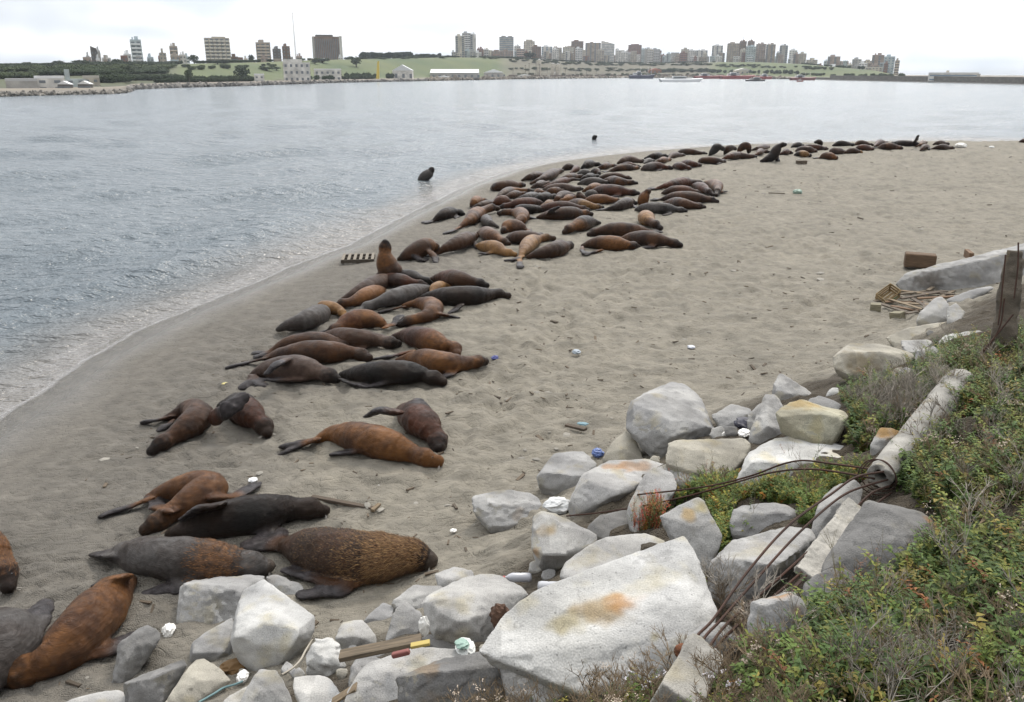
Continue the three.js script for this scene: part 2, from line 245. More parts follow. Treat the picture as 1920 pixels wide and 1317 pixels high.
{
  const cols = []; for (let px = -1100; px <= 3100; px += 14) cols.push(px);
  const rows = [-.02, 0, .012, .03, .06, .1, .15, .2, .25, .32, .4, .48, .56, .64, .72, .8, .88, .95, 1, 1.1, 1.4, 2.2, 4], pos = [], col = [], idx = [];
  for (const s of rows) for (const px of cols) {
    const d0 = farD(px), D = d0 + s * (crestD(px) - d0), spit = px < 236 && s > .7 && s < 1, y = landY(px, D) + (s > .1 ? .5 * fbm(px * .05, 2, D * .02, 2) : 0), p = farPoint(px, D, s < 0 ? -2 : y); pos.push(p.x, p.y, p.z);
    const n = fbm(p.x * .012, 3, p.z * .012, 4), n2 = fbm(p.x * .05, 8, p.z * .05, 3), green = sstep(.16, .34, s + .25 * n2) * (px > 1680 ? 0 : 1) * (1 - .85 * sstep(925, 965, px) * (1 - sstep(1315, 1350, px))) * (1 - .75 * (1 - sstep(310, 350, px)));
    const wl = 1 - sstep(310, 350, px), wr = sstep(925, 965, px) * (1 - sstep(1315, 1350, px)); let c = [.20 + .08 * n2, .175 + .07 * n2, .14 + .05 * n2]; if (s > .1) c = [lerp(lerp(c[0], .06, wl), .115 + .05 * n2, wr), lerp(lerp(c[1], .065, wl), .10 + .04 * n2, wr), lerp(lerp(c[2], .035, wl), .075 + .03 * n2, wr)]; const gr = [.085 + .06 * n + .03 * n2, .105 + .04 * n + .03 * n2, .042 + .02 * n]; c = c.map((v, k) => lerp(v, gr[k], green)); if (s < .02) c = [.15, .14, .13]; col.push(...c);
  }
  const n = cols.length; for (let j = 0; j < rows.length - 1; j++) for (let i = 0; i < n - 1; i++) { const k = j * n + i; idx.push(k, k + 1, k + n, k + 1, k + n + 1, k + n); }
  const g = new THREE.BufferGeometry(); g.setAttribute('position', new THREE.Float32BufferAttribute(pos, 3)); g.setAttribute('color', new THREE.Float32BufferAttribute(col, 3)); g.setIndex(idx); g.computeVertexNormals();
  struct('far_hills', g, new THREE.MeshStandardMaterial({ vertexColors: true, roughness: 1 }), 'low grassy bluff and harbour flats across the water');
}
const boxAt = (w, h, d, x, y, z, ry = 0) => { const b = new THREE.BoxGeometry(w, h, d); if (ry) b.rotateY(ry); b.translate(x, y, z); return b; };
// riprap toes along the far water line: joined, past counting
function riprap(x0, x1, n, label, size, rgb, seed) {
  const r = rng(seed), list = []; const base = [0, 1, 2].map((k) => { const g = new THREE.IcosahedronGeometry(1, 1), p = g.attributes.position; for (let i = 0; i < p.count; i++) { const q = 1 + .35 * noise(p.getX(i) * 1.7 + k * 9, p.getY(i) * 1.7, p.getZ(i) * 1.7); p.setXYZ(i, p.getX(i) * q, p.getY(i) * q * .7, p.getZ(i) * q); } g.computeVertexNormals(); return g; });
  const im = new THREE.InstancedMesh(base[seed % 3], mat(rgb, .95), n), o = new THREE.Object3D(), c = new THREE.Color();
  for (let i = 0; i < n; i++) { const px = lerp(x0, x1, r()), D = farD(px) + (r() - .35) * size * 3.5, s = size * (.4 + .8 * r()); o.position.copy(farPoint(px, D, (r() - .2) * size * .8 + .2)); o.scale.set(s * (1 + r()), s, s); o.rotation.set(r(), r() * 6, r()); o.updateMatrix(); im.setMatrixAt(i, o.matrix); const k = .6 + .8 * r(); im.setColorAt(i, c.setRGB(k, k * .97, k * .92)); }
  shade(im); im.name = numbered('riprap'); tag(im, label, 'rocks', null, 'stuff'); scene.add(im);
}
riprap(-500, 236, 900, 'dark riprap along the edge of the left spit', .8, [.19, .18, .165], 3);
riprap(236, 800, 900, 'line of dark rocks in front of the far beach', 1.3, [.14, .135, .13], 4);
riprap(800, 1480, 800, 'brown riprap below the harbour flats', 2.0, [.17, .15, .125], 5);
// pale beach strip behind the rocks on the left
// ---------------------------------------------------------------- buildings across the water
const WALLC = { white: [.80, .80, .80], cream: [.68, .64, .57], beige: [.55, .51, .45], tan: [.44, .38, .32], brown: [.25, .17, .125], red: [.29, .17, .135], grey: [.50, .50, .50], dark: [.17, .16, .155], glass: [.52, .60, .64], pink: [.44, .36, .32], orange: [.36, .17, .10] };
const paneDark = mat([.13, .145, .16], .3), paneBlue = mat([.15, .21, .27], .25), slabMat = {}, wallMats = {};
const wallOf = (c) => wallMats[c] || (wallMats[c] = mat(WALLC[c], .9, { map: T.grime }));
/* a tower standing D metres away between two sight lines; o.turn angle, o.style window pattern */
function building(label, x0, x1, top, wall, o = {}) {
  const xm = (x0 + x1) / 2, D = o.D || crestD(xm) * (o.back || 1.1), gy = Math.max(landY(xm, D) - 1.5, 0), a = atRange(x0, top, D), b = atRange(x1, top, D), W = b.x - a.x, H = a.y - gy, dp = o.depth || Math.min(W * .9, 26), t = thing(o.name || 'apartment_tower', label, o.cat || 'building', new V3((a.x + b.x) / 2, gy, -D - dp / 2), 'buildings across the harbour');
  const face = Math.atan2(-t.position.x, -t.position.z) + Math.PI + (o.turn || 0); t.rotation.y = face + Math.PI;   // local +z looks toward the harbour
  const wm = wallOf(wall), style = o.style || 'grid', floors = Math.max(2, Math.round(H / (o.floor || 3.1))), fh = H / floors, bays = Math.max(2, Math.round(W / 4.2)), bw = W / bays;
  const body = []; if (o.slant) { const s = new THREE.Shape([new THREE.Vector2(-W / 2, 0), new THREE.Vector2(W / 2, 0), new THREE.Vector2(W / 2, H * (1 - o.slant)), new THREE.Vector2(-W / 2, H)]); const e = new THREE.ExtrudeGeometry(s, { depth: dp, bevelEnabled: false }); e.translate(0, 0, -dp / 2); body.push(e.index ? e.toNonIndexed() : e); } else body.push(boxAt(W, H, dp, 0, H / 2, 0).toNonIndexed());
  if (o.step) for (const [f0, f1, hh] of o.step) body.push(boxAt(W * (f1 - f0), H * hh, dp * .8, W * ((f0 + f1) / 2 - .5), H + H * hh / 2 - .01, 0).toNonIndexed());
  part(t, 'wall', mergeGeometries(body.map((g) => { g.deleteAttribute('uv'); const p = g.attributes.position, u = new Float32Array(p.count * 2); for (let i = 0; i < p.count; i++) { u[i * 2] = (p.getX(i) + p.getZ(i)) / 24; u[i * 2 + 1] = p.getY(i) / 24; } g.setAttribute('uv', new THREE.BufferAttribute(u, 2)); return g; })), wm);
  const roof = [boxAt(W * 1.01, .9, dp * 1.01, 0, H * (1 - (o.slant ? o.slant * 2 : 0)) + .46, 0)]; if (o.house !== 0 && !o.slant) { roof.push(boxAt(W * .34, Math.max(2.6, H * .05), dp * .4, W * (.1 * Math.sin(x0)), H + .9 + Math.max(1.3, H * .025), 0), boxAt(W * .14, 2, dp * .2, -W * .25, H + 1.9, 0)); }
  if (!o.slant && !o.step) part(t, 'roof', mergeGeometries(roof), mat(WALLC[wall].map((v) => v * .8), .9));
  // windows in rows, one recessed pane per bay; front and both flanks
  const win = [], slab = [], fz = dp / 2; const Hs = o.slant ? H * (1 - o.slant) : H;
  for (let f = 0; f < floors; f++) {
    const y = (f + .52) * fh; if (y > Hs - 1) break;
    if (style === 'band') { win.push(boxAt(W * .94, fh * .30, .2, 0, y, fz), boxAt(.2, fh * .42, dp * .9, -W / 2, y, 0), boxAt(.2, fh * .42, dp * .9, W / 2, y, 0)); }
    else if (style !== 'rib') { for (let i = 0; i < bays; i++) { if (style === 'stripe' && i % 2) continue; const x = (i + .5) * bw - W / 2, ww = bw * (style === 'stripe' ? .7 : style === 'balcony' ? .6 : .42); win.push(boxAt(ww, fh * (style === 'stripe' ? .8 : .4), .22, x, y, fz)); } for (const s of [-1, 1]) { const nb = Math.max(2, Math.round(dp / 5)); for (let i = 0; i < nb; i++) win.push(boxAt(.22, fh * .5, dp / nb * .5, s * W / 2, y, (i + .5) * dp / nb - dp / 2)); } }
    if (style === 'balcony') { const g = o.gaps || 1; for (let k = 0; k < g; k++) slab.push(boxAt(W / g * .84, .95, 1.3, (k + .5) * W / g - W / 2, y - fh * .42, fz + .66)); }
  }
  if (style === 'rib') for (let i = 0; i < bays * 2; i++) win.push(boxAt(bw * .22, H * .90, .3, (i + .5) * bw / 2 - W / 2, H * .5, fz));
  if (win.length) part(t, 'windows', mergeGeometries(win), o.blue ? paneBlue : paneDark).userData.kind = 'stuff';
  if (slab.length) part(t, 'balconies', mergeGeometries(slab), mat(o.slab ? WALLC[o.slab] : WALLC[wall].map((v) => Math.min(.7, v * 1.35)), .9)).userData.kind = 'stuff';
  if (o.extra) o.extra(t, W, H, dp);
  return t;
}
const named = []; const K = (label, x0, x1, top, wall, o) => { named.push([(x0 + x1) / 2, label]); return building(label, x0, x1, top, wall, o); };
K('dark narrow tower with a slanted top, farthest left on the skyline', 166, 177, 86, 'dark', { slant: .12, style: 'grid' });
K('slim grey block joined to the right of the slanted dark tower', 177, 185, 97, 'grey', { style: 'stripe', back: 1.12 });
K('low white stepped block right of the slanted dark tower', 188, 203, 108, 'white', { step: [[.2, .7, .25]] });
K('small grey block left of the slanted dark tower', 160, 166, 107, 'grey', {});
K('pale blue-grey tower of glass balconies standing alone on the left', 240, 259, 76, 'glass', { style: 'balcony', slab: 'white', back: 1.14 });
K('low pale block at the left foot of the glass balcony tower', 229, 242, 103, 'white', {});
K('beige block with a small turret left of the brown-beige tower', 296, 308, 99, 'beige', { step: [[.3, .6, .3]] });
K('brown-beige tower between the turret block and a white cube', 315, 329, 88, 'tan', { style: 'balcony' });
K('white cube of flats right of the brown-beige tower', 334, 346, 104, 'white', {});
K('low brown row at the foot of the brown-beige tower', 318, 334, 106, 'tan', { back: 1.05 });
K('broad grid-fronted apartment slab, the largest building on the left', 373, 418, 71, 'beige', { style: 'balcony', gaps: 6, slab: 'cream', step: [[.3, .85, .05]], depth: 30 });
K('low brown roofs right of the broad grid-fronted slab', 423, 443, 108, 'brown', { style: 'band' });
K('grey-brown square tower midway between the broad slab and the mast', 476, 502, 81, 'tan', { style: 'balcony' });
K('dark grey small tower left of a dark brown one', 509, 524, 93, 'dark', {});
K('dark brown small tower nearest to the mast', 527, 541, 88, 'brown', {});
K('wide brown ribbed hotel block with a white corner, right of the mast', 581, 635, 70, 'brown', { style: 'rib', depth: 30, house: 0, extra: (t, W, H, d) => { part(t, 'white_pier', boxAt(W * .1, H + 2, d * .5, W * .45, H / 2 + .5, d * .28), wallOf('white')); part(t, 'white_flank', boxAt(W * .08, H, d * .6, -W * .48, H / 2, d * .22), wallOf('grey')); part(t, 'roof_band', boxAt(W * .6, 3, d * .9, -W * .1, H + 1.5, 0), wallOf('dark')); } });
K('white five-storey harbour building with stepped terraces', 523, 572, 117, 'white', { name: 'harbour_building', D: farD(548) * 1.06, style: 'grid', step: [[0, .72, .16]], depth: 24, floor: 4.4 });
K('low white wing stretching right of the five-storey harbour building', 584, 634, 131, 'white', { name: 'harbour_building', D: farD(608) * 1.07, style: 'grid', floor: 4.5, house: 0 });
K('small white house under the trees left of the harbour building', 474, 492, 141, 'white', { name: 'house', D: farD(482) * 1.05, house: 0 });
K('grey flat-roofed shed on the left spit', 0, 52, 152, 'grey', { name: 'warehouse', D: farD(30) * 1.08, house: 0, floor: 4 });
K('white hangar with teal doors on the left spit', 55, 105, 147, 'white', { name: 'warehouse', D: farD(80) * 1.07, house: 0, floor: 5 });
K('greenish-roofed workshop with a small white turret on the spit', 116, 150, 148, 'glass', { name: 'workshop', D: farD(132) * 1.1, house: 0, step: [[0, .25, .8]], floor: 4 });
K('dun stone building at the inner end of the spit', 150, 178, 146, 'beige', { name: 'workshop', D: farD(165) * 1.14, house: 0 });
K('tall stepped group of three pale slabs, first tower of the right-hand city', 853, 870, 68, 'cream', { style: 'stripe' });
K('highest pale slab in the stepped group', 866, 882, 63, 'grey', { style: 'balcony', back: 1.12 });
K('white-edged slab at the right of the stepped group', 881, 892, 65, 'white', { style: 'stripe', back: 1.11 });
K('low brick houses right of the stepped group', 894, 906, 92, 'red', { back: 1.05 });
K('low pale houses right of the brick ones', 906, 917, 94, 'cream', { back: 1.05 });
K('tower with a dark blue glazed front and ragged roof', 936, 963, 69, 'grey', { style: 'band', blue: 1, step: [[.15, .45, .05], [.6, .9, .04]] });
K('small white block right of the dark blue glazed tower', 964, 976, 87, 'white', {});
K('low tawny mansion with many roofs in front of the glazed tower', 921, 962, 96, 'pink', { back: 1.02, step: [[.1, .35, .18], [.55, .75, .22]] });
K('cream tower with a crown, right of the small white block', 982, 1003, 77, 'cream', { step: [[.2, .8, .08]] });
K('brown block with blank flank behind the dark trees', 998, 1015, 88, 'brown', { style: 'grid', back: 1.05 });
K('twin white and blue-striped towers', 1016, 1036, 88, 'white', { style: 'stripe', blue: 1 });
K('cream-grey tower right of the blue-striped twins', 1037, 1054, 89, 'beige', { step: [[.1, .5, .08]] });
K('beige block in front of the tall brown tower', 1056, 1078, 89, 'beige', { style: 'balcony' });
K('tall plain brown tower in the middle of the city', 1072, 1095, 78, 'brown', { back: 1.14 });
K('broad grey-tan slab left of the banded curved tower', 1099, 1128, 80, 'tan', { style: 'stripe', step: [[.3, .5, .04]] });
K('white and blue banded tower with a sloping roof', 1129, 1154, 76, 'white', { style: 'band', slant: .14, blue: 1 });
K('stepped white terraces falling right of the banded tower', 1155, 1172, 94, 'white', { step: [[0, .4, .12]] });
K('low grey terraces beside the stepped white ones', 1170, 1188, 102, 'grey', {});
K('reddish-brown tower standing by itself right of the terraces', 1180, 1205, 84, 'red', { back: 1.12, step: [[.2, .8, .04]] });
K('pair of grey slabs right of the reddish-brown tower, left half', 1207, 1224, 92, 'grey', { style: 'stripe' });
K('pair of grey slabs right of the reddish-brown tower, right half', 1223, 1239, 93, 'grey', { style: 'balcony', back: 1.12 });
K('dark red narrow house in the low gap', 1240, 1248, 104, 'red', {});
K('white row with gables in the low gap', 1248, 1264, 104, 'white', { step: [[.1, .35, .16]] });
K('pale low row beside the gabled one', 1265, 1279, 107, 'cream', {});
K('cream stepped block at the left of the white cluster', 1279, 1294, 92, 'cream', { step: [[.3, .7, .1]] });
K('white block in the middle of the white cluster', 1293, 1307, 95, 'white', {});
K('white tower with dark vertical stripes, shorter of two', 1308, 1329, 95, 'white', { style: 'stripe' });
K('white tower with dark vertical stripes, taller of two', 1338, 1358, 86, 'white', { style: 'stripe' });
K('grey-brown broad tower at the left of the hilltop cluster', 1367, 1389, 82, 'tan', {});
K('brown spired tower, left of two in the hilltop cluster', 1389, 1402, 78, 'brown', { back: 1.14, extra: (t, W, H) => part(t, 'spire', new THREE.CylinderGeometry(.25, .6, 14, 6).translate(0, H + 8, 0), wallOf('dark')) });
K('brown spired tower, right of two in the hilltop cluster', 1404, 1417, 78, 'brown', { back: 1.14, extra: (t, W, H) => part(t, 'spire', new THREE.CylinderGeometry(.25, .6, 11, 6).translate(0, H + 6, 0), wallOf('dark')) });
K('pale glassy block in front of the spired towers', 1402, 1420, 88, 'glass', { back: 1.06 });
K('small cream block in front of the left spired tower', 1390, 1401, 94, 'cream', { back: 1.05 });
K('rose-brown tower right of the pale glassy block', 1421, 1439, 83, 'pink', {});
K('tan tower right of the rose-brown one', 1440, 1457, 84, 'tan', { style: 'stripe' });
K('small grey block in the dip of the hilltop cluster', 1457, 1464, 100, 'grey', {});
K('grey tower at the right of the hilltop cluster', 1465, 1480, 86, 'grey', { style: 'stripe' });
K('white tower closing the hilltop cluster on the right', 1483, 1497, 95, 'white', {});
K('cream gabled house group beyond the hilltop cluster', 1516, 1536, 112, 'cream', { step: [[.3, .7, .25]] });
K('brown curved-top block standing alone on the right', 1557, 1579, 107, 'pink', { style: 'stripe' });
K('dark glassy base under the lone brown block', 1555, 1577, 125, 'white', { back: 1.02, style: 'band' });
K('brick-red house right of the lone brown block', 1582, 1593, 116, 'orange', { house: 0 });
K('mixed grey blocks before the last towers', 1602, 1618, 112, 'grey', {});
K('white and brown blocks before the last towers', 1619, 1639, 114, 'cream', { step: [[.4, .8, .12]] });
K('brown tower near the right end of the skyline', 1641, 1662, 104, 'pink', { style: 'stripe' });
K('pale bluish glass slab, last tower on the right', 1663, 1682, 107, 'glass', { style: 'grid', blue: 1 });
K('cream podium in front of the last towers', 1624, 1660, 127, 'cream', { back: 1.03, house: 0 });
K('long white and glass pavilion on the breakwater', 1759, 1843, 138, 'white', { name: 'pavilion', D: farD(1800) * 1.05, style: 'band', house: 0, blue: 1, floor: 6, depth: 22, extra: (t, W, H, d) => { part(t, 'roof_hut', boxAt(W * .06, 2, 4, -W * .12, H + 1.4, 0), wallOf('cream')); part(t, 'end_wing', boxAt(W * .04, H * .45, d * .8, W * .52, H * .75, 0), wallOf('white')); } });
{
  const r = rng(17), cs = ['white', 'cream', 'grey', 'beige', 'pink', 'glass', 'white', 'tan', 'red'], st = ['grid', 'stripe', 'balcony', 'grid'];
  const word = { white: 'white', cream: 'cream', grey: 'grey', beige: 'beige', pink: 'rosy', glass: 'pale blue', tan: 'tan', red: 'brick-red' }, seen = new Set(), spots = named.slice();
  const core = (l) => l.split(/,| right | left | in the | at the | behind | beside | closing | between | standing | falling | near | joined | of the | under | before | by | with /)[0].split(' ').slice(0, 6).join(' ');
  for (const [a, b, n, y0, y1] of [[840, 980, 12, 92, 104], [980, 1240, 30, 90, 108], [1240, 1345, 14, 98, 110], [1345, 1510, 12, 98, 112], [1510, 1690, 16, 114, 124], [150, 350, 10, 106, 116], [420, 640, 9, 106, 113]]) for (let i = 0; i < n; i++) {
    const x = lerp(a, b, (i + r() * .8) / n), w = 6 + 9 * r(), top = lerp(y0, y1, r()), style = st[Math.floor(r() * 4)], back = 1.02 + .12 * r(), house = r() > .5 ? 1 : 0; let label, c, tries = 0;
    do { c = cs[Math.floor(r() * cs.length)]; const q = spots.slice().sort((p, k) => Math.abs(p[0] - x) - Math.abs(k[0] - x))[Math.min(2, Math.floor(tries / 8))], s = x + w / 2 < q[0] ? 'left' : 'right'; label = `${top < (y0 + y1) / 2 ? 'tallish' : 'low'} ${word[c]} filler block ${s} of the ${core(q[1])}`; } while (seen.has(label) && tries++ < 40); seen.add(label);
    building(label, x, x + w, top, c, { style, back, house });
  }
}
// warehouses with pitched roofs
function shed(label, x0, x1, yTop, yBase, wall, roofC, k = 1.05, name = 'warehouse') {
  const xm = (x0 + x1) / 2, D = farD(xm) * k, a = atRange(x0, yTop, D), b = atRange(x1, yTop, D), gy = Math.max(landY(xm, D) - .5, .2), W = b.x - a.x, H = Math.max(a.y - gy, 3), dp = Math.min(W * .6, 24), t = thing(name, label, 'building', new V3((a.x + b.x) / 2, gy, -D - dp / 2), 'buildings across the harbour');
  part(t, 'wall', boxAt(W, H * .62, dp, 0, H * .31, 0), wallOf(wall));
  const long = W > 30, s = new THREE.Shape(long ? [new THREE.Vector2(-dp / 2 - .4, 0), new THREE.Vector2(dp / 2 + .4, 0), new THREE.Vector2(0, H * .4)] : [new THREE.Vector2(-W / 2 - .4, 0), new THREE.Vector2(W / 2 + .4, 0), new THREE.Vector2(0, H * .4)]), L = long ? W : dp, e = new THREE.ExtrudeGeometry(s, { depth: L, bevelEnabled: false }); e.translate(0, H * .62 + .01, -L / 2); if (long) e.rotateY(Math.PI / 2);
  part(t, 'roof', e, mat(roofC, .6)); const d = []; for (let i = 0; i < Math.max(2, W / 7); i++) d.push(boxAt(2.4, H * .3, .2, (i + .5) / Math.max(2, W / 7) * W - W / 2, H * .24, dp / 2)); part(t, 'doors', mergeGeometries(d), paneDark).userData.kind = 'stuff';
}
shed('white gabled shed on the grass by the yellow posts', 735, 772, 122, 141, 'white', [.55, .57, .58]);
shed('long white-roofed warehouse on the quay', 806, 897, 130, 143, 'grey', [.70, .72, .73]);
shed('shorter white-roofed warehouse right of the long one', 907, 943, 130, 142, 'grey', [.70, .72, .73]);
shed('small white-roofed kiosk by the water in front of the long warehouse', 820, 842, 142, 147, 'white', [.7, .71, .72], 1.015);
shed('flat white canopy on the brown harbour flats', 972, 996, 139, 145, 'white', [.72, .73, .73], 1.02);
shed('pale canopy in front of the left spit buildings', 108, 130, 163, 170, 'dark', [.6, .6, .6], 1.03);
shed('small cabin at the tip of the spit', 146, 168, 163, 169, 'dark', [.6, .6, .58], 1.03);
shed('two-storey cream harbour office behind the red ships', 1380, 1412, 128, 140, 'cream', [.5, .48, .44], 1.12);
shed('red-roofed shed behind the dark trawler', 1217, 1242, 128, 140, 'orange', [.35, .13, .08], 1.12);
shed('small white huts on the brown flats', 1033, 1050, 135, 142, 'white', [.6, .6, .6], 1.08);
// breakwater to the right
{
  const t = [], y = 4.6; for (let px = 1505; px < 2300; px += 26) { const a = farPoint(px, farD(px) * 1.004, 0), b = farPoint(px + 26, farD(px + 26) * 1.004, 0), L = a.distanceTo(b), m = a.clone().add(b).multiplyScalar(.5), h = y * sstep(1500, 1560, px) + .8; const g = boxAt(L * .985, h, 9, 0, h / 2 - .6, -4.5); g.rotateY(Math.atan2(-(b.z - a.z), b.x - a.x)); g.translate(m.x, 0, m.z); t.push(g); }
  const bw = thing('breakwater', 'long grey stone breakwater running off to the right', 'breakwater', null); t.forEach((g) => part(bw, 'wall_block', g, mat([.20, .19, .175], .95, { map: T.grime })));
}
// mast, posts, poles
{
  const D = crestD(552) * 1.06, b = farPoint(557, D, landY(557, D)), h = atRange(557, 22, D).y - b.y, m = thing('radio_mast', 'tall thin lattice radio mast left of the brown hotel', 'mast', b);
  const g = []; for (const s of [[-.5, 0], [.5, 0], [0, .8]]) g.push(new THREE.CylinderGeometry(.12, .18, h, 4).translate(s[0], h / 2, s[1])); for (let y = 3; y < h; y += 4) g.push(boxAt(1.1, .12, .9, 0, y, .3)); part(m, 'lattice', mergeGeometries(g), mat([.4, .37, .36], .7));
  for (const [px, lean, n] of [[706, .12, 'left'], [709, .05, 'right']]) { const d = farD(px) * 1.06, p = farPoint(px, d, landY(px, d)), H = atRange(px, 115, d).y - p.y, q = new THREE.CylinderGeometry(.7, .8, H, 8); q.translate(0, H / 2, 0); q.rotateZ(-lean); const o = single('post', q, mat([.55, .42, .06], .7), `yellow leaning post beside the gabled shed, ${n} of two`, 'post'); o.position.copy(p); }
  const poles = [[985, 122, 146], [992, 118, 146], [1005, 116, 146], [1012, 120, 146], [962, 126, 145], [1026, 126, 146], [1060, 130, 146], [1080, 132, 146], [1100, 132, 146], [1118, 133, 146], [1140, 130, 146]];
  poles.forEach(([px, t], k) => { const d = farD(px) * 1.05, p = farPoint(px, d, landY(px, d)), H = atRange(px, t, d).y - p.y, o = single('pole', mergeGeometries([new THREE.CylinderGeometry(.22, .3, H, 6).translate(0, H / 2, 0), boxAt(2.4, .25, .25, 0, H - .6, 0)]), mat([.10, .085, .07], .9), 'dark pole on the brown harbour flats, ' + ['second', 'third', 'fourth', 'fifth', 'first', 'sixth', 'seventh', 'eighth', 'ninth', 'tenth', 'last'][k] + ' of the row from the left', 'pole', 'poles on the harbour flats'); o.position.copy(p); });
  const r = rng(8), fence = []; for (let px = 960; px < 1140; px += 2.2) { const d = farD(px) * 1.04, p = farPoint(px, d, landY(px, d)); fence.push(boxAt(.3, 4 + 2 * r(), .3, p.x, p.y + 2.5, p.z)); } for (let i = 0; i < 90; i++) { const px = 950 + r() * 500, d = farD(px) * (1.01 + .06 * r()), p = farPoint(px, d, landY(px, d)); fence.push(boxAt(3 + 5 * r(), 1 + 3 * r(), 3, p.x, p.y + 1, p.z)); }
  const f = single('harbour_clutter', mergeGeometries(fence), mat([.16, .13, .11], .95), 'brown clutter of posts, stacks and low walls on the harbour flats', 'clutter'); f.userData.kind = 'stuff';
  const tank = (px0, px1, t, label) => { const d = farD(px0) * 1.07, a = atRange(px0, t, d), b = atRange(px1, t, d), gy = landY(px0, d), w = b.x - a.x, H = a.y - gy, o = thing('silo', label, 'silo', new V3((a.x + b.x) / 2, gy, a.z)); part(o, 'shell', new THREE.CylinderGeometry(w / 2, w / 2, H, 16).translate(0, H / 2, 0), wallOf('cream')); part(o, 'cap', new THREE.ConeGeometry(w / 2 * 1.04, 2, 16).translate(0, H + 1.02, 0), wallOf('grey')); };
  tank(1007, 1015, 113, 'ochre silo on the harbour flats beside the poles'); tank(1033, 1040, 120, 'white silo, left of two on the slope'); tank(1042, 1050, 121, 'white silo, right of two on the slope');
}
// trees of the far shore
const farLeaf = new THREE.MeshStandardMaterial({ color: new THREE.Color().setRGB(.030, .046, .018), roughness: 1 });
const crownKinds = [0, 1, 2].map((k) => {
  const r = rng(60 + k), g = []; for (let i = 0; i < 260; i++) { const a = r() * 6.283, u = r() * 2 - 1, q = Math.pow(r(), .4), lump = 1 + .35 * noise(Math.cos(a) * 1.6 + k * 7, u * 1.6, Math.sin(a) * 1.6), s = .10 + .12 * r(), p = new THREE.TetrahedronGeometry(s, 0); p.rotateX(r() * 6); p.rotateY(r() * 6); p.translate(Math.cos(a) * Math.sqrt(1 - u * u) * q * lump, (u * .8 * q * lump), Math.sin(a) * Math.sqrt(1 - u * u) * q * lump); g.push(p); } return mergeGeometries(g);
});
const trunkMat = mat([.07, .055, .04], .95), leafMats = [[.030, .046, .018], [.042, .058, .022], [.022, .034, .018]].map((c) => mat(c, 1));
function farTree(label, px, top, w, k = .98, tone = 0, D) {
  D = D || crestD(px) * k; const gy = landY(px, D), a = atRange(px, top, D), H = Math.max(a.y - gy, 3), W = w / FOCAL * D, t = thing('tree', label, 'tree', new V3(a.x, gy, -D), 'trees across the harbour'); part(t, 'trunk', new THREE.CylinderGeometry(W * .04, W * .07, H * .6, 6).translate(0, H * .3 - .3, 0), trunkMat);
  const c = part(t, 'crown', crownKinds[Math.round(px) % 3], leafMats[tone]); c.position.y = H * .62; c.scale.set(W * .55, H * .45, W * .5); c.rotation.y = px;
}
for (const [l, px, y, w, k, tn] of [['round dark tree alone on the grass, left of the harbour building', 452, 124, 26, .75, 0], ['dark tree at the right foot of the broad grid-fronted slab', 420, 113, 26, .97, 2], ['second dark tree beside that one', 407, 115, 18, .95, 2], ['dark tree under the brown hotel', 604, 110, 26, .94, 2], ['smaller dark tree left under the brown hotel', 590, 114, 14, .93, 2], ['bare grey-green tree on the slope right of the hotel', 667, 107, 18, .9, 1], ['dark conifer left of the tawny mansion', 824, 99, 7, 1.0, 2], ['big dark tree among the city blocks', 994, 98, 22, 1.0, 2], ['dark trees at the foot of the tall brown tower', 1068, 114, 20, .98, 2], ['dark tree below the grey-tan slab', 1100, 117, 14, .97, 2], ['dark bushy tree on the flats before the red shed', 1146, 126, 22, .6, 0], ['bushy tree on the far left skyline', 50, 116, 20, 1.02, 0], ['umbrella-shaped tree on the far left skyline', 108, 113, 18, 1.02, 2], ['dark tree below the slanted dark tower', 150, 112, 30, 1.0, 2], ['tall tree left of the glass balcony tower', 218, 110, 18, 1.0, 0], ['spreading tree right of the glass balcony tower', 272, 116, 26, 1.0, 2], ['tall feathery tree left of the broad slab', 362, 102, 15, 1.03, 0], ['bush on the open grass below the broad slab', 352, 129, 14, .7, 1], ['olive tree left of the white house', 500, 128, 24, .6, 1], ['grey-green tree beside the harbour building', 518, 126, 14, .6, 1], ['bush in front of the harbour building', 549, 136, 13, .25, 0], ['dark shrub by the low white wing', 632, 135, 14, .3, 0], ['dark shrub in front of the gabled shed', 744, 132, 14, .3, 0], ['dark tree on the skyline left of the grey-brown tower', 470, 102, 10, 1.05, 2]]) farTree(l, px, y, w, k < .7 ? 1 : k, tn, k < .7 ? lerp(farD(px), crestD(px), k) : 0);
function wood(label, segs, seed, tone = 0) {       // woods that read as one mass
  const n = segs.reduce((a, s) => a + s[4], 0), im = new THREE.InstancedMesh(crownKinds[seed % 3], mat([.9, .9, .9], 1), n), o = new THREE.Object3D(), r = rng(seed), c = new THREE.Color(); let i = 0;
  for (const [x0, x1, yT, s, cnt, sz = 9] of segs) for (let k = 0; k < cnt; k++) { const px = lerp(x0, x1, r()), D = lerp(farD(px), crestD(px), s * (.93 + .14 * r())), gy = landY(px, D), H = Math.max(atRange(px, yT + (r() - .3) * 4, D).y - gy, 2.5), W = sz / FOCAL * D * (.7 + .6 * r()); o.position.copy(farPoint(px, D, gy + H * .5)); o.scale.set(W * .7, H * .55, W * .6); o.rotation.y = r() * 6; o.updateMatrix(); im.setMatrixAt(i, o.matrix); const q = .7 + .7 * r(), b = leafMats[tone].color; im.setColorAt(i++, c.setRGB(b.r * q * 1.1, b.g * q * 1.1, b.b * q * 1.1)); }
  shade(im); im.name = numbered('wood'); tag(im, label, 'trees', null, 'stuff'); scene.add(im);
}
wood('dark wood along the left skyline', [[-300, 150, 118, 1.0, 220, 14], [0, 330, 124, .88, 150, 14], [150, 330, 115, 1.0, 110, 13], [320, 480, 114, 1.02, 40, 9]], 21, 2);
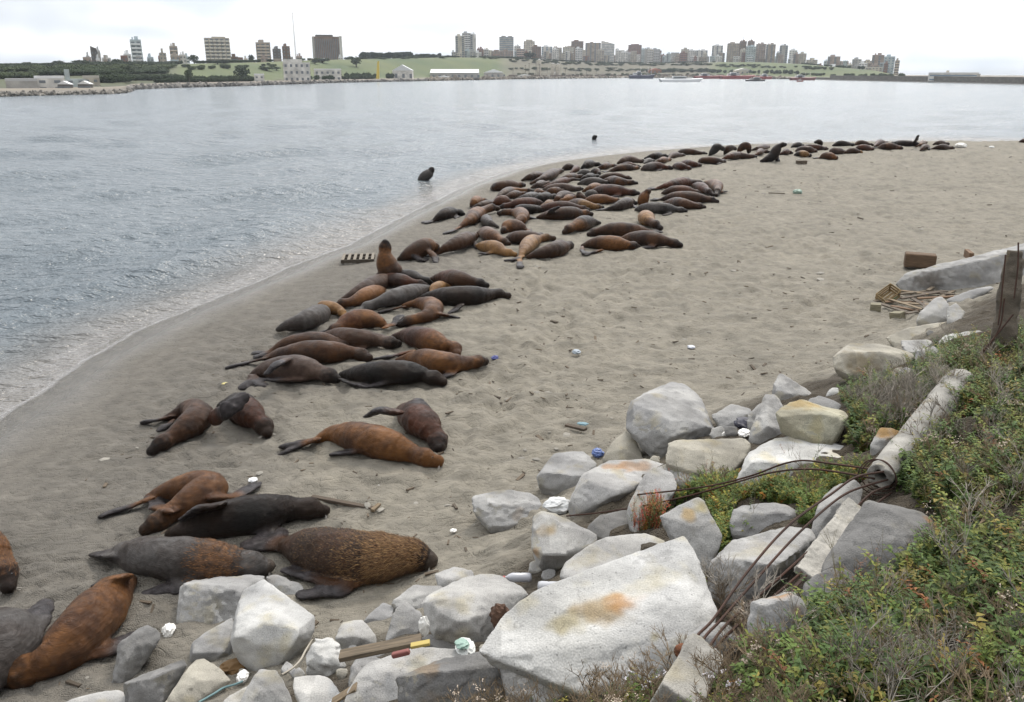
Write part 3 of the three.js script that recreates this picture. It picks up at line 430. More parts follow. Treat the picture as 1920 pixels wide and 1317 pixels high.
wood('green belt of trees behind the left spit', [[-200, 60, 134, .8, 60, 12], [60, 310, 132, .62, 190, 16], [170, 330, 139, .4, 120, 15], [320, 470, 142, .3, 80, 11], [330, 470, 146, .15, 60, 9], [560, 700, 141, .12, 40, 8], [100, 200, 138, .7, 50, 12]], 22, 0);
wood('dark wood on the crest between the hotel and the city', [[650, 700, 106, 1.06, 20, 8], [680, 770, 97, 1.08, 70, 9], [770, 820, 101, 1.08, 34, 8], [820, 860, 104, 1.06, 14, 6]], 23, 2);
wood('shrubs at the foot of the city', [[918, 1000, 113, .97, 46, 7], [1000, 1240, 118, .98, 70, 6], [1240, 1340, 119, .97, 24, 5], [900, 920, 108, 1, 6, 6], [1500, 1620, 122, .99, 30, 5], [420, 520, 113, 1.02, 24, 7]], 24, 0);
wood('scrubby trees over the slope below the city', [[955, 1330, 124, .8, 90, 7], [955, 1330, 130, .55, 80, 6], [960, 1330, 137, .3, 60, 5], [1340, 1560, 126, .7, 50, 6], [1500, 1700, 137, .4, 40, 6], [0, 60, 142, .55, 50, 16], [0, 330, 128, .75, 120, 16], [560, 930, 118, .93, 36, 7], [340, 560, 128, .7, 24, 8]], 27, 1);
wood('hedges beside the low white wing', [[645, 705, 136, .22, 26, 6], [725, 752, 136, .2, 10, 6], [285, 470, 150, .16, 60, 7], [1200, 1340, 128, .5, 40, 7], [1330, 1500, 131, .45, 40, 5]], 25, 0);
// ---------------------------------------------------------------- vessels
function ship(label, x0, x1, yw, yDeck, yTop, hull, o = {}) {
  const xm = (x0 + x1) / 2, D = -onLevel(xm, yw, 0).z, a = atRange(x0, yw, D), b = atRange(x1, yw, D), W = b.x - a.x, hd = atRange(xm, yDeck, D).y, ht = atRange(xm, yTop, D).y, bm = W * .2, t = thing(o.name || 'trawler', label, o.cat || 'boat', new V3((a.x + b.x) / 2, 0, -D), o.group);
  const s = new THREE.Shape(), f = o.flip ? -1 : 1; s.moveTo(-W / 2 * f, hd); s.lineTo(-W * .46 * f, -.6); s.lineTo(W * .42 * f, -.6); s.lineTo(W / 2 * f, hd * 1.35); s.lineTo(W * .3 * f, hd * 1.02); s.closePath();
  const e = new THREE.ExtrudeGeometry(s, { depth: bm, bevelEnabled: true, bevelSize: bm * .12, bevelThickness: bm * .2, bevelSegments: 3 }); e.translate(0, 0, -bm / 2); part(t, 'hull', e, mat(hull, .55));
  const cab = o.cabs || [[-.3, .05, .6], [-.22, -.05, .85]]; cab.forEach(([c0, c1, h]) => { part(t, 'cabin', boxAt(W * (c1 - c0), (ht - hd) * h, bm * .8, W * (c0 + c1) / 2 * f, hd + (ht - hd) * h / 2, 0), mat(o.cab || [.68, .68, .67], .6)); part(t, 'cabin_windows', boxAt(W * (c1 - c0) * .94, (ht - hd) * h * .22, bm * .82, W * (c0 + c1) / 2 * f, hd + (ht - hd) * h * .72, 0), paneDark); });
  for (const m of o.masts || [.1, .3]) part(t, 'mast', new THREE.CylinderGeometry(.12, .2, (ht - hd) * 1.5, 6).translate(W * m * f, hd + (ht - hd) * .75, 0), mat(o.mast || [.5, .45, .4], .7));
}
ship('white passenger launch with dark windows crossing in front of the quay', 1238, 1314, 153.5, 149.3, 142.5, [.70, .71, .72], { name: 'passenger_boat', cabs: [[-.4, .28, .55], [-.2, .12, .95]], masts: [-.02, .2] });
ship('dark blue trawler with white masts moored left of the launch', 1180, 1226, 147.6, 142, 131, [.045, .05, .085], { cabs: [[-.35, .0, .5], [-.2, -.05, .8]], masts: [-.05, .25, .4], mast: [.7, .7, .68] });
ship('red trawler at the left of the moored row', 1302, 1352, 147.8, 143.6, 136, [.19, .03, .028], { group: 'moored ships', masts: [.0, .3] });
ship('long red ship in the middle of the moored row', 1352, 1412, 148.2, 143.4, 134, [.22, .03, .03], { group: 'moored ships', masts: [.1, .35] });
ship('dark red ship at the right of the moored row', 1410, 1446, 148.6, 144.4, 137, [.24, .04, .035], { group: 'moored ships', flip: 1 });
ship('grey-red ship lying off the right mole', 1482, 1528, 150.6, 146.5, 139, [.16, .05, .045], { group: 'moored ships' });
ship('small half-sunk dark wreck with a broken white deckhouse', 1399, 1434, 152.2, 150, 144, [.05, .045, .045], { name: 'wreck', cabs: [[-.3, .3, .55], [-.1, .2, .9]], masts: [-.2, .2], cab: [.5, .48, .46] });
ship('small red workboat in open water right of the wreck', 1494, 1506, 153.4, 151.4, 148, [.22, .05, .04], { name: 'workboat', cabs: [[-.2, .2, .6]], masts: [0] });
// ---------------------------------------------------------------- sea lions: each body one continuous skin, posed along its own spine
const COAT = { o: [[.140, .060, .0185], [.046, .020, .0095]], t: [[.215, .118, .045], [.105, .052, .021]], b: [[.068, .030, .0130], [.021, .011, .0072]], r: [[.062, .0215, .0105], [.021, .0102, .0068]], d: [[.0195, .0112, .0074], [.046, .0208, .0100]], g: [[.070, .065, .062], [.036, .028, .024]], k: [[.0068, .0056, .0051], [.019, .0115, .0080]], p: [[.078, .051, .039], [.034, .020, .0150]] };
const PROFILE = [[0, .27], [.03, .36], [.055, .41], [.075, .53], [.10, .58], [.13, .55], [.17, .51], [.25, .66], [.36, .92], [.48, 1.0], [.62, .96], [.74, .82], [.86, .58], [.95, .36], [1, .25]];
const BULL = [[0, .30], [.03, .40], [.055, .46], [.075, .58], [.10, .64], [.14, .64], [.20, .80], [.30, .96], [.42, 1.0], [.52, .98], [.64, .94], [.76, .82], [.88, .58], [.95, .37], [1, .25]];
const prof = (P, t) => { for (let i = 1; i < P.length; i++) if (t <= P[i][0]) { const k = (t - P[i - 1][0]) / (P[i][0] - P[i - 1][0]); return lerp(P[i - 1][1], P[i][1], k); } return P[P.length - 1][1]; };
const furCoat = new THREE.MeshPhysicalMaterial({ vertexColors: true, roughness: .36, specularIntensity: .24, sheen: .10, sheenColor: new THREE.Color().setRGB(.55, .34, .18), sheenRoughness: .45, bumpMap: T.fur, bumpScale: .02 });
const eyeMat = mat([.008, .007, .007], .12), noseMat = mat([.016, .014, .014], .35), whiskerMat = mat([.45, .42, .38], .6);
const lions = [];
/* spec: pixels of the spine from nose to tail root; o.lift = heights (in body radii) of those points above a lying body; o.fl = flippers as "px,py,height px,py,height ..." chains */
function seaLion(label, tone, spine, o = {}) {
  const P = o.bull ? BULL : PROFILE, px = pts(spine), lift = o.lift || [];
  let guess = onGround(px[0][0], px[0][1], .2), guess2 = onGround(px[px.length - 1][0], px[px.length - 1][1], .2);
  // body length along the traced spine, then the girth that goes with it
  const rough = px.map(([x, y]) => onGround(x, y, .22)); let len = 0; for (let i = 1; i < rough.length; i++) len += rough[i].distanceTo(rough[i - 1]);
  const R = (o.R || clamp(len * .155, .20, .36)) * (o.sea ? 1 : lerp(.88, 1.10, sstep(22, 40, -guess.z))), acc = [0]; for (let i = 1; i < rough.length; i++) acc.push(acc[i - 1] + rough[i].distanceTo(rough[i - 1]) / len);
  const full = o.show || 1, t0 = o.from || 0;      // part of the animal that is traced
  const spinePts = px.map(([x, y], i) => onGround(x, y, R * prof(P, t0 + acc[i] * (full - t0)) * .80 + (lift[i] || 0) * R));
  if (o.base) for (let i = 0; i < px.length; i++) { const d = o.base; const g = o.sea ? onLevel(d[0], d[1], 0) : onGround(d[0], d[1], 0); spinePts[i] = atRange(px[i][0], px[i][1], -g.z + (o.dz ? o.dz[i] : 0)); }
  const curve = new THREE.CatmullRomCurve3(spinePts, false, 'centripetal'), near = spinePts[0].distanceTo(camera.position), N = near < 26 ? 30 : 22, S = [], TT = [];
  for (let i = 0; i <= N; i++) { const w = t0 === 0 ? Math.pow(i / N, 1.45) : i / N, p = curve.getPointAt(w), t = t0 + (full - t0) * w; TT.push(t); S.push([p.x, p.y, p.z, R * prof(P, t)]); }
  const origin = new V3(S[N >> 1][0], groundSmooth(S[N >> 1][0], S[N >> 1][2]), S[N >> 1][2]);
  // limbs
  const limbs = [], up = new V3(0, 1, 0), dirAt = (t) => curve.getTangentAt(clamp(t)), limb = (list, rad, n) => limbs.push({ p: list, r: rad, n });
  const hr = R / .3, at = (t) => curve.getPointAt(clamp((t - t0) / (full - t0)));
  const g0 = (x, z) => groundSmooth(x, z);
  if (o.fl) for (const f of o.fl.split(';')) {
    const list = pts(f), hind = list[0][3] === 1, q = list.map(([x, y, h]) => onGround(x, y, h)), L = q.length, n = new V3().subVectors(q[L - 1], q[0]);
    const tilt = Math.abs(n.y) / n.length(); const nn = tilt > .55 ? new V3(0, 0, 1).addScaledVector(up, .3) : new V3(0, 1, -.35); nn.addScaledVector(n, -nn.dot(n) / n.lengthSq()).normalize();
    limb(q, q.map((_, i) => R * (hind ? lerp(.30, .52, i / (L - 1)) : L > 2 ? [.50, .54, .36, .3][i] : lerp(.44, .28, i / (L - 1)))), nn);
  }
  const sides = o.arms === 0 ? [] : o.arms ? [o.arms] : [1, -1];
  if (o.auto !== 0) {
    for (const s of sides) {
      const d = dirAt((.36 - t0) / (full - t0)).clone().setY(0).normalize(), side = new V3(-d.z, 0, d.x).multiplyScalar(s), a = at(.36).addScaledVector(side, R * .55); a.y -= R * .35;
      const b = a.clone().addScaledVector(side, R * .75).addScaledVector(d, R * .35), c = b.clone().addScaledVector(side, R * .5).addScaledVector(d, R * 1.25);
      b.y = g0(b.x, b.z) + .06; c.y = g0(c.x, c.z) + .035; limb([a, b, c], [R * .48, R * .50, R * .28], new V3(0, 1, 0));
    }
    if (full > .97 && o.hind !== 0) for (const s of [1, -1]) {
      const d = dirAt(1).clone().setY(0).normalize(), side = new V3(-d.z, 0, d.x).multiplyScalar(s), a = at(1).addScaledVector(side, R * .08), b = a.clone().addScaledVector(d, R * .6).addScaledVector(side, R * .3), c = b.clone().addScaledVector(d, R * .7).addScaledVector(side, R * .22);
      b.y = g0(b.x, b.z) + .06; c.y = g0(c.x, c.z) + .035; limb([a, b, c], [R * .28, R * .42, R * .46], new V3(0, 1, 0));
    }
  }
  // distance field in world axes
  const SN = S.length, K = R * (near < 26 ? .10 : .04);
  let tSeg = 0; const body = (x, y, z) => {
    let d = 1e9, db = 1e9;
    for (let i = 0; i < SN - 1; i++) { const a = S[i], b = S[i + 1], ex = b[0] - a[0], ey = b[1] - a[1], ez = b[2] - a[2], t = clamp(((x - a[0]) * ex + (y - a[1]) * ey + (z - a[2]) * ez) / (ex * ex + ey * ey + ez * ez + 1e-9)), qx = x - a[0] - ex * t, qy = y - a[1] - ey * t, qz = z - a[2] - ez * t, dd = Math.sqrt(qx * qx * .93 + qy * qy * 1.12 + qz * qz * .93) - a[3] - (b[3] - a[3]) * t; if (dd < db) { db = dd; tSeg = lerp(TT[i], TT[i + 1], t); } d = i ? smin(d, dd, K) : dd; }
    return d;
  };
  const limbD = (l, x, y, z) => {
    let d = 1e9; const { p, r, n } = l;
    for (let i = 0; i < p.length - 1; i++) { const a = p[i], b = p[i + 1], ex = b.x - a.x, ey = b.y - a.y, ez = b.z - a.z, en = ex * n.x + ey * n.y + ez * n.z, fx = ex + n.x * en * 2.2, fy = ey + n.y * en * 2.2, fz = ez + n.z * en * 2.2, wx = x - a.x, wy = y - a.y, wz = z - a.z, wn = wx * n.x + wy * n.y + wz * n.z, gx = wx + n.x * wn * 2.2, gy = wy + n.y * wn * 2.2, gz = wz + n.z * wn * 2.2, t = clamp((gx * fx + gy * fy + gz * fz) / (fx * fx + fy * fy + fz * fz + 1e-9)), qx = gx - fx * t, qy = gy - fy * t, qz = gz - fz * t; d = Math.min(d, (Math.sqrt(qx * qx + qy * qy + qz * qz) - lerp(r[i], r[i + 1], t)) * .45); }
    return d;
  };
  // head: brow, muzzle tip, ears
  const extra = []; const hd = t0 === 0 ? dirAt(0).clone().negate() : null; let hu, hs, eye0;
  if (hd && o.head !== 0) {
    hs = new V3().crossVectors(hd, up).normalize(); hu = new V3().crossVectors(hs, hd).normalize();
    const h = at(.085), m = at(.0), hr0 = R * prof(P, .085);
    extra.push([h.clone().addScaledVector(hu, hr0 * .26), hr0 * .82], [m.clone().addScaledVector(hu, hr0 * .08), hr0 * .56], [m.clone().addScaledVector(hd, -.3 * hr0).addScaledVector(hu, -hr0 * .18), hr0 * .58]);
    if (near < 26) for (const s of [1, -1]) extra.push([h.clone().addScaledVector(hs, s * hr0 * .92).addScaledVector(hd, -hr0 * .5).addScaledVector(hu, hr0 * .25), hr0 * .15]);
  }
  const seed = lions.length * 3.17, wob = near < 26 ? .028 : .02;
  const field = (x, y, z) => {
    let d = body(x, y, z); const ts = tSeg;
    for (const [c, r] of extra) { const dx = x - c.x, dy = y - c.y, dz = z - c.z; d = smin(d, Math.sqrt(dx * dx + dy * dy + dz * dz) - r, R * .14); }
    for (const l of limbs) d = smin(d, limbD(l, x, y, z), R * .22);
    if (d < .08 && d > -.08) d += wob * 1.5 * fbm(x * 3.4 + seed, y * 3.4, z * 3.4, 2) + (near < 26 && ts > .12 && ts < .42 ? .011 * Math.sin(ts * 92 + 2.2 * noise(x * 3 + seed, y * 3, z * 3)) * sstep(.12, .18, ts) * (1 - sstep(.30, .42, ts)) * (.4 + .8 * noise(x * 2, y * 2 + seed, z * 2)) : 0) + (near < 20 ? .008 * noise(x * 14, y * 14, z * 14 + seed) : 0);
    return d;
  };
  const lo = [1e9, 1e9, 1e9], hi = [-1e9, -1e9, -1e9], grow = (x, y, z, r) => { [x, y, z].forEach((v, k) => { lo[k] = Math.min(lo[k], v - r); hi[k] = Math.max(hi[k], v + r); }); };
  for (const s of S) grow(s[0], s[1], s[2], s[3] + .08); for (const l of limbs) l.p.forEach((p, i) => grow(p.x, p.y, p.z, l.r[i] + .06)); for (const [c, r] of extra) grow(c.x, c.y, c.z, r + .05);
  lo[1] = Math.max(lo[1], origin.y - .28);
  const h = clamp(near * .0016, .016, .055), { pos, idx } = skin(field, lo, hi, h);
  // coat
  const [c1, c2] = COAT[tone], hc = COAT[o.face || (tone === 't' ? 't' : 'k')][0], col = [], uv = [], fin = [.034, .030, .031];
  for (let i = 0; i < pos.length; i += 3) {
    const x = pos[i], y = pos[i + 1], z = pos[i + 2]; let best = 1e9, bt = 0, ang = 0;
    for (let k = 0; k < SN - 1; k++) { const a = S[k], b = S[k + 1], ex = b[0] - a[0], ey = b[1] - a[1], ez = b[2] - a[2], q = clamp(((x - a[0]) * ex + (y - a[1]) * ey + (z - a[2]) * ez) / (ex * ex + ey * ey + ez * ez + 1e-9)), rr = lerp(a[3], b[3], q), cy = a[1] + ey * q, d = Math.hypot(x - a[0] - ex * q, y - cy, z - a[2] - ez * q) - rr; if (d < best) { best = d; bt = k + q; ang = Math.acos(clamp((y - cy) / (rr + .02), -1, 1)); } }
    const t = lerp(TT[Math.floor(bt)], TT[Math.min(Math.floor(bt) + 1, N)], bt - Math.floor(bt)); let lim = 1e9, far = 0; for (const l of limbs) { const d = limbD(l, x, y, z); if (d < lim) { lim = d; const a = l.p[0]; far = Math.hypot(x - a.x, y - a.y, z - a.z) / (a.distanceTo(l.p[l.p.length - 1]) + .01); } }
    const n = fbm(x * 1.5 + seed, y * 1.5, z * 1.5, 4), n2 = noise(x * 11, y * 11, z * 11 + seed), n3 = noise(x * 37, y * 37, z * 37), m = sstep(-.38, .50, n * 1.15 + .12 * n2);
    let c = [0, 1, 2].map((k) => lerp(c2[k], c1[k], m));
    if (o.mane) { const w = sstep(o.mane[0] - .07, o.mane[0] + .06, t + .07 * n2 + .20 * n) * (1 - sstep(o.mane[1] - .09, o.mane[1] + .09, t + .22 * n + .06 * n2)); const mc = COAT[o.mane[2] || 'o'][0]; c = c.map((v, k) => lerp(v, mc[k] * (1 + .5 * n2 + .3 * n3), w * .62)); }
    const hw = (1 - sstep(.06, .15 + .06 * n, t + .03 * n2)) * .85; c = c.map((v, k) => lerp(v, hc[k], hw));
    if (o.bull) { const mz = 1 - sstep(.012, .04, t + .01 * n2); c = c.map((v, k) => lerp(v, [.085, .066, .052][k], mz * .7)); }
    const lw = lim < best + .02 ? sstep(.25, .6, far) : 0; c = c.map((v, k) => lerp(v, fin[k] * (1 + .5 * n2), lw));
    const f = 1 + .22 * n2 + .16 * n3; col.push(c[0] * f, c[1] * f, c[2] * f); uv.push(t * 4.2, ang * .9 * R / .3);
  }
  const P0 = new Float32Array(pos.length); for (let i = 0; i < pos.length; i += 3) { P0[i] = pos[i] - origin.x; P0[i + 1] = pos[i + 1] - origin.y; P0[i + 2] = pos[i + 2] - origin.z; }
  const g = new THREE.BufferGeometry(); g.setAttribute('position', new THREE.BufferAttribute(P0, 3)); g.setAttribute('color', new THREE.Float32BufferAttribute(col, 3)); g.setAttribute('uv', new THREE.Float32BufferAttribute(uv, 2)); g.setIndex(idx); g.computeVertexNormals();
  const t = thing('sea_lion', label, 'sea lion', origin, 'sea lions resting on the beach');
  part(t, 'body', g, furCoat);
  if (hd && near < 30 && o.head !== 0) {
    const h0 = at(.05), hr0 = R * prof(P, .06), m = at(0);
    for (const s of [1, -1]) { const e = part(t, 'eye', new THREE.SphereGeometry(hr0 * .13, 10, 8), eyeMat); e.position.copy(h0).addScaledVector(hs, s * hr0 * .62).addScaledVector(hu, hr0 * .66).addScaledVector(hd, hr0 * .15).sub(origin); }
    const nz = part(t, 'nose', new THREE.SphereGeometry(hr0 * .24, 12, 8), noseMat); nz.scale.set(1, .7, .8); nz.position.copy(m).addScaledVector(hd, hr0 * .52).addScaledVector(hu, hr0 * .2).sub(origin);
    if (near < 18) for (const s of [1, -1]) {
      const w = []; const rr = rng(31 + lions.length); for (let k = 0; k < 7; k++) { const a = m.clone().addScaledVector(hd, hr0 * .15).addScaledVector(hs, s * hr0 * .38).addScaledVector(hu, hr0 * (.05 - .06 * k % .2)), b = a.clone().addScaledVector(hs, s * hr0 * (.6 + .4 * rr())).addScaledVector(hd, hr0 * (.3 * rr() - .1)).addScaledVector(up, -hr0 * (.2 + .4 * rr())); w.push(rod([a.sub(origin), b.sub(origin)], .0016, 3)); }
      part(t, 'whiskers', mergeGeometries(w), whiskerMat);
    }
  }
  lions.push({ label, t, S, R, N, TT, t0, full, origin, field, P, pos, col });
  return t;
}
function rod(list, r, seg = 6, steps) { return new THREE.TubeGeometry(list.length === 2 ? new THREE.LineCurve3(list[0], list[1]) : new THREE.CatmullRomCurve3(list), steps || (list.length === 2 ? 1 : (list.length - 1) * 5), r, seg, false); }

// shaggy mane: strands growing out of the neck of the nearest bulls
function mane(lion, t0, t1, n, len, tones, seed) {
  const r = rng(seed), P = [], C = [], I = [], { pos, S, N, origin, field } = lion; let k = 0, guard = 0; const e = .01;
  while (k < n && guard++ < n * 30) {
    const i = Math.floor(r() * pos.length / 3) * 3, x = pos[i], y = pos[i + 1], z = pos[i + 2]; let best = 1e9, bt = 0; for (let j = 0; j < S.length; j++) { const d = Math.hypot(x - S[j][0], y - S[j][1], z - S[j][2]) - S[j][3]; if (d < best) { best = d; bt = j; } }
    const t = lion.TT[bt] + (r() - .5) * .06; if (t < t0 || t > t1 || best > .08) continue; if (y < origin.y + .02) continue;
    const f0 = field(x, y, z), nn = new V3(field(x + e, y, z) - f0, field(x, y + e, z) - f0, field(x, y, z + e) - f0).normalize(), j = Math.min(bt + 1, S.length - 1), b = S[Math.max(j - 1, 0)], d = new V3(S[j][0] - b[0], S[j][1] - b[1], S[j][2] - b[2]).normalize().addScaledVector(nn, .38).add(new V3(r() - .5, r() - .7, r() - .5).multiplyScalar(.7)).normalize();
    const L = len * (.5 + .8 * r()), s = new V3().crossVectors(d, nn).normalize().multiplyScalar(.0026), m = new V3(x, y, z).addScaledVector(d, L * .55).addScaledVector(nn, L * .05), tip = new V3(x, y, z).addScaledVector(d, L).addScaledVector(nn, -L * .08), q = P.length / 3, c = tones[Math.floor(r() * tones.length)], w = .7 + .6 * r();
    for (const v of [new V3(x, y, z).add(s), new V3(x, y, z).sub(s), m.clone().add(s), m.clone().sub(s), tip]) { P.push(v.x - origin.x, v.y - origin.y, v.z - origin.z); C.push(c[0] * w, c[1] * w, c[2] * w); } I.push(q, q + 1, q + 2, q + 1, q + 3, q + 2, q + 2, q + 3, q + 4); k++;
  }
  const g = new THREE.BufferGeometry(); g.setAttribute('position', new THREE.Float32BufferAttribute(P, 3)); g.setAttribute('color', new THREE.Float32BufferAttribute(C, 3)); g.setIndex(I); g.computeVertexNormals();
  const m = part(lion.t, 'mane', g, new THREE.MeshStandardMaterial({ vertexColors: true, roughness: .9, side: THREE.DoubleSide })); m.userData.kind = 'stuff';
}
// ---------------------------------------------------------------- the colony, nearest first
{ const L = seaLion;
L('big shaggy bull with thick blond mane, nearest to the grey rocks', 'd', '803,1052 768,1043 728,1044 690,1046 640,1040 585,1030 530,1022', { bull: 1, R: .42, mane: [.10, .30, 'o'], fl: '640,1090,.08 590,1083,.05 540,1070,.04', arms: -1 });
L('grey sea lion with an orange mane patch, muzzle touching the big bull', 'g', '501,1064 468,1060 417,1056 364,1050 295,1045 240,1040 205,1040', { bull: 1, R: .37, mane: [.19, .26], face: 'g', fl: '214,1042,.2 196,1040,.12 182,1040,.06', hind: 0, arms: -1 });
L('dark brown sea lion with a folded pale flipper, behind the grey maned one', 'k', '606,958 580,955 538,955 469,965 399,980 350,994 318,1003', { R: .37, fl: '405,950,.62 375,953,.58 345,972,.35', face: 'd', arms: -1, hind: 0 });
L('ochre sea lion bent double with its neck turned back, white litter by its flipper', 'o', '272,996 288,985 320,963 365,937 392,915 350,913 312,922 280,932', { R: .34, fl: '284,934,.14,1 245,950,.05,1 200,964,.04,1;405,932,.3 440,932,.12 484,906,.05;318,958,.3 298,950,.1 289,934,.05', auto: 0 });
L('orange-brown sea lion stretched out at the lower left corner', 'o', '6,1268 30,1262 70,1250 105,1232 145,1192 180,1152 215,1112 245,1088', { R: .39, arms: 1, fl: '225,1085,.42 205,1090,.3 185,1098,.15', face: 'k', hind: 0 });
L('grey sea lion cut by the left edge of the lower corner, one flipper raised', 'g', '-70,1310 -40,1290 0,1250 20,1215 10,1190 -30,1170', { R: .40, fl: '50,1190,.35 66,1165,.35 82,1132,.3', auto: 0 });
L('dark sea lion at the left edge with its face to the rocks', 'r', '14,1102 8,1080 -2,1055 -25,1030 -80,1005 -140,990', { R: .36, auto: 0, mane: [.1, .4, 'o'] });
L('long ochre sea lion asleep with hind flippers trailing left, above the plank', 'o', '821,866 800,860 783,855 738,838 687,824 625,815 592,826', { R: .37, fl: '592,826,.2,1 565,836,.06,1 536,848,.03,1;592,824,.2,1 568,828,.1,1 540,836,.05,1;690,842,.12 660,848,.05 630,851,.03', auto: 0, face: 'o' });
L('dark sea lion on its back beside the long ochre one, flippers in the air', 'r', '822,842 820,826 805,805 785,788 765,775 750,768', { R: .38, fl: '742,775,.55 715,768,.62 690,781,.45;770,762,.4,1 785,750,.5,1 788,768,.45,1', auto: 0 });
L('brown sea lion lying with its black head pointing to the lower left', 'b', '284,847 296,836 322,820 352,800 372,780 350,768 325,780 312,784', { R: .34, fl: '318,782,.15,1 298,788,.06,1 276,791,.04,1;322,790,.12,1 312,800,.05,1 303,804,.04,1', auto: 0, R2: 1 });
L('dark curled sea lion with a long grey flipper across its side', 'k', '500,812 494,800 478,786 458,770 440,758 412,762', { R: .38, fl: '402,785,.3 425,768,.62 458,748,.72', auto: 0, face: 'd', mane: [.1, .5, 'r'] });
// the middle group
L('black sea lion lying in front of the group, face turned to the right', 'k', '831,717 815,710 776,700 728,699 680,701 641,703', { R: .36, fl: '640,712,.12,1 660,720,.05,1 682,724,.04,1;735,716,.1 715,722,.04 692,724,.03', auto: 0, face: 'd' });
L('grey-brown sea lion with one flipper folded along its flank, left end of front row', 'p', '632,712 620,706 589,696 541,690 496,694 472,704', { R: .38, fl: '535,676,.55 518,684,.6 504,698,.45;472,706,.12,1 468,716,.05,1 461,724,.03,1;474,706,.12,1 482,716,.05,1 492,722,.03,1;560,712,.1 528,714,.05 492,712,.04', auto: 0 });
L('orange-brown sea lion with its head beside the blue litter', 'o', '911,678 900,678 873,682 828,680 783,672 745,676', { R: .33, arms: -1, hind: 0 });
L('brown sea lion with its wide dark head resting right, second row from the front', 'b', '692,672 671,664 644,661 601,660 541,664 497,672', { R: .36, face: 'd', fl: '497,672,.12,1 465,680,.05,1 434,688,.03,1', auto: 0 });
L('slim brown sea lion lying just behind the wide-headed one', 'b', '650,648 620,643 589,640 541,646 505,660', { R: .31, from: .1, arms: 0 });
L('sea lion with a pale neck and black face, nose to the two-toned one', 'd', '747,645 733,643 710,638 674,637 637,632 603,630', { R: .34, mane: [.09, .26, 'p'], arms: -1, hind: 0 });
L('two-toned sea lion with golden shoulders lying head down at the right', 'r', '856,664 850,652 834,648 798,636 761,630 738,632', { R: .37, mane: [.12, .45, 'o'], face: 'b', fl: '770,660,.15 740,668,.05 704,673,.03', auto: 0 });
L('tan curled sea lion arching its back in the middle group', 'o', '748,609 768,602 802,592 812,576 783,569 757,574', { R: .33, fl: '828,590,.2 842,593,.06 858,596,.03;757,575,.14,1 738,580,.06,1 716,585,.03,1', auto: 0 });
L('reddish-brown sea lion lying in a ball beside the grey one', 'o', '620,622 632,617 652,606 680,599 705,602 722,612', { R: .36, fl: '722,614,.14,1 738,608,.1,1 749,594,.2,1;635,616,.12 608,622,.05 586,629,.03', auto: 0, mane: [.2, .5, 'r'] });
L('plain grey sea lion lying apart at the left of the middle group', 'g', '618,580 607,582 598,590 565,604 535,612 522,618', { R: .38, auto: 0, face: 't' });
L('golden head and neck of a sea lion behind the plain grey one', 't', '645,592 636,582 622,578 608,576', { R: .26, auto: 0, show: .6 });
L('big silvery sea lion asleep across the middle group', 'g', '675,584 692,575 725,563 761,553 790,545 808,540', { R: .37, face: 'g', arms: -1, hind: 0 });
L('orange-brown sea lion with its dark head beside the silvery one', 'o', '632,573 640,570 662,566 692,553 720,543', { R: .33, arms: 0, hind: 0 });
L('big black sea lion with greyish flank at the right of the middle group', 'k', '953,555 931,552 891,555 849,556 813,556 785,561', { R: .38, fl: '862,574,.15 852,582,.06 842,587,.03', auto: 0, face: 'd' });
L('dark sea lion with a rusty back behind the big black one', 'd', '912,536 896,531 867,525 837,521 808,524', { R: .36, mane: [.5, .8, 'r'], arms: 0 });
L('small tan sea lion tucked between the dark ones', 't', '806,556 818,540 832,535 845,537', { R: .22, auto: 0 });
L('reddish sea lion lying behind the silvery one', 'r', '798,535 780,532 755,528 728,526 700,532', { R: .31, arms: 0 });
L('purplish dark sea lion at the back left of the middle group', 'p', '770,522 740,524 710,530 677,544 643,560', { R: .33, arms: 0, hind: 0 });
L('dark sea lion at the very back of the middle group', 'k', '808,531 790,525 765,520 735,521', { R: .31, arms: 0, hind: 0 });
L('sea lion sitting upright with its nose in the air by the pallet', 'b', '723,455 722,466 722,482 727,500 735,512 716,524 694,532', { R: .36, base: [718, 530], dz: [.1, .1, 0, 0, 0, 0, 0], auto: 0, mane: [.08, .4, 'o'], fl: '722,512,.4 715,520,.1 706,527,.03' });
// up the slope
L('tan-shouldered sea lion crawling with its head lowered', 'd', '820,468 808,460 795,463 773,474 748,486', { R: .36, mane: [.08, .4, 'o'], lift: [.3, .55, .5, .1, 0], fl: '808,474,.3 815,483,.12 817,491,.03;782,482,.15 790,489,.05 800,486,.03', auto: 0 });
L('dark sea lion with its head up beside the crawling one', 'd', '892,444 880,446 858,456 834,466 820,475', { R: .33, lift: [.4, .5, .2, 0, 0], arms: -1 });
L('tan-brown sea lion at the left end of the cluster, over the golden one', 'o', '954,458 940,452 920,442 902,436 892,442', { R: .34, arms: 0, mane: [.4, 1, 'p'] });
L('golden sea lion lying head right in front of the cluster', 't', '966,478 950,474 930,465 910,463 893,462', { R: .31, arms: -1, hind: 0 });
L('dark grey sea lion lying behind the golden ones', 'd', '1018,444 1000,446 975,446 950,447', { R: .31, arms: 0, hind: 0 });
L('golden sea lion lying with hind flippers toward the viewer', 't', '1039,447 1026,446 1012,448 994,456 980,474 974,484', { R: .31, face: 'd', fl: '974,484,.1,1 974,492,.05,1 976,500,.03,1;978,482,.1 962,488,.05 948,488,.03', auto: 0 });
L('dark brown sea lion lying close against the golden one', 'd', '1072,460 1060,462 1035,470 1004,478 990,482', { R: .34, arms: 0, hind: 0 });
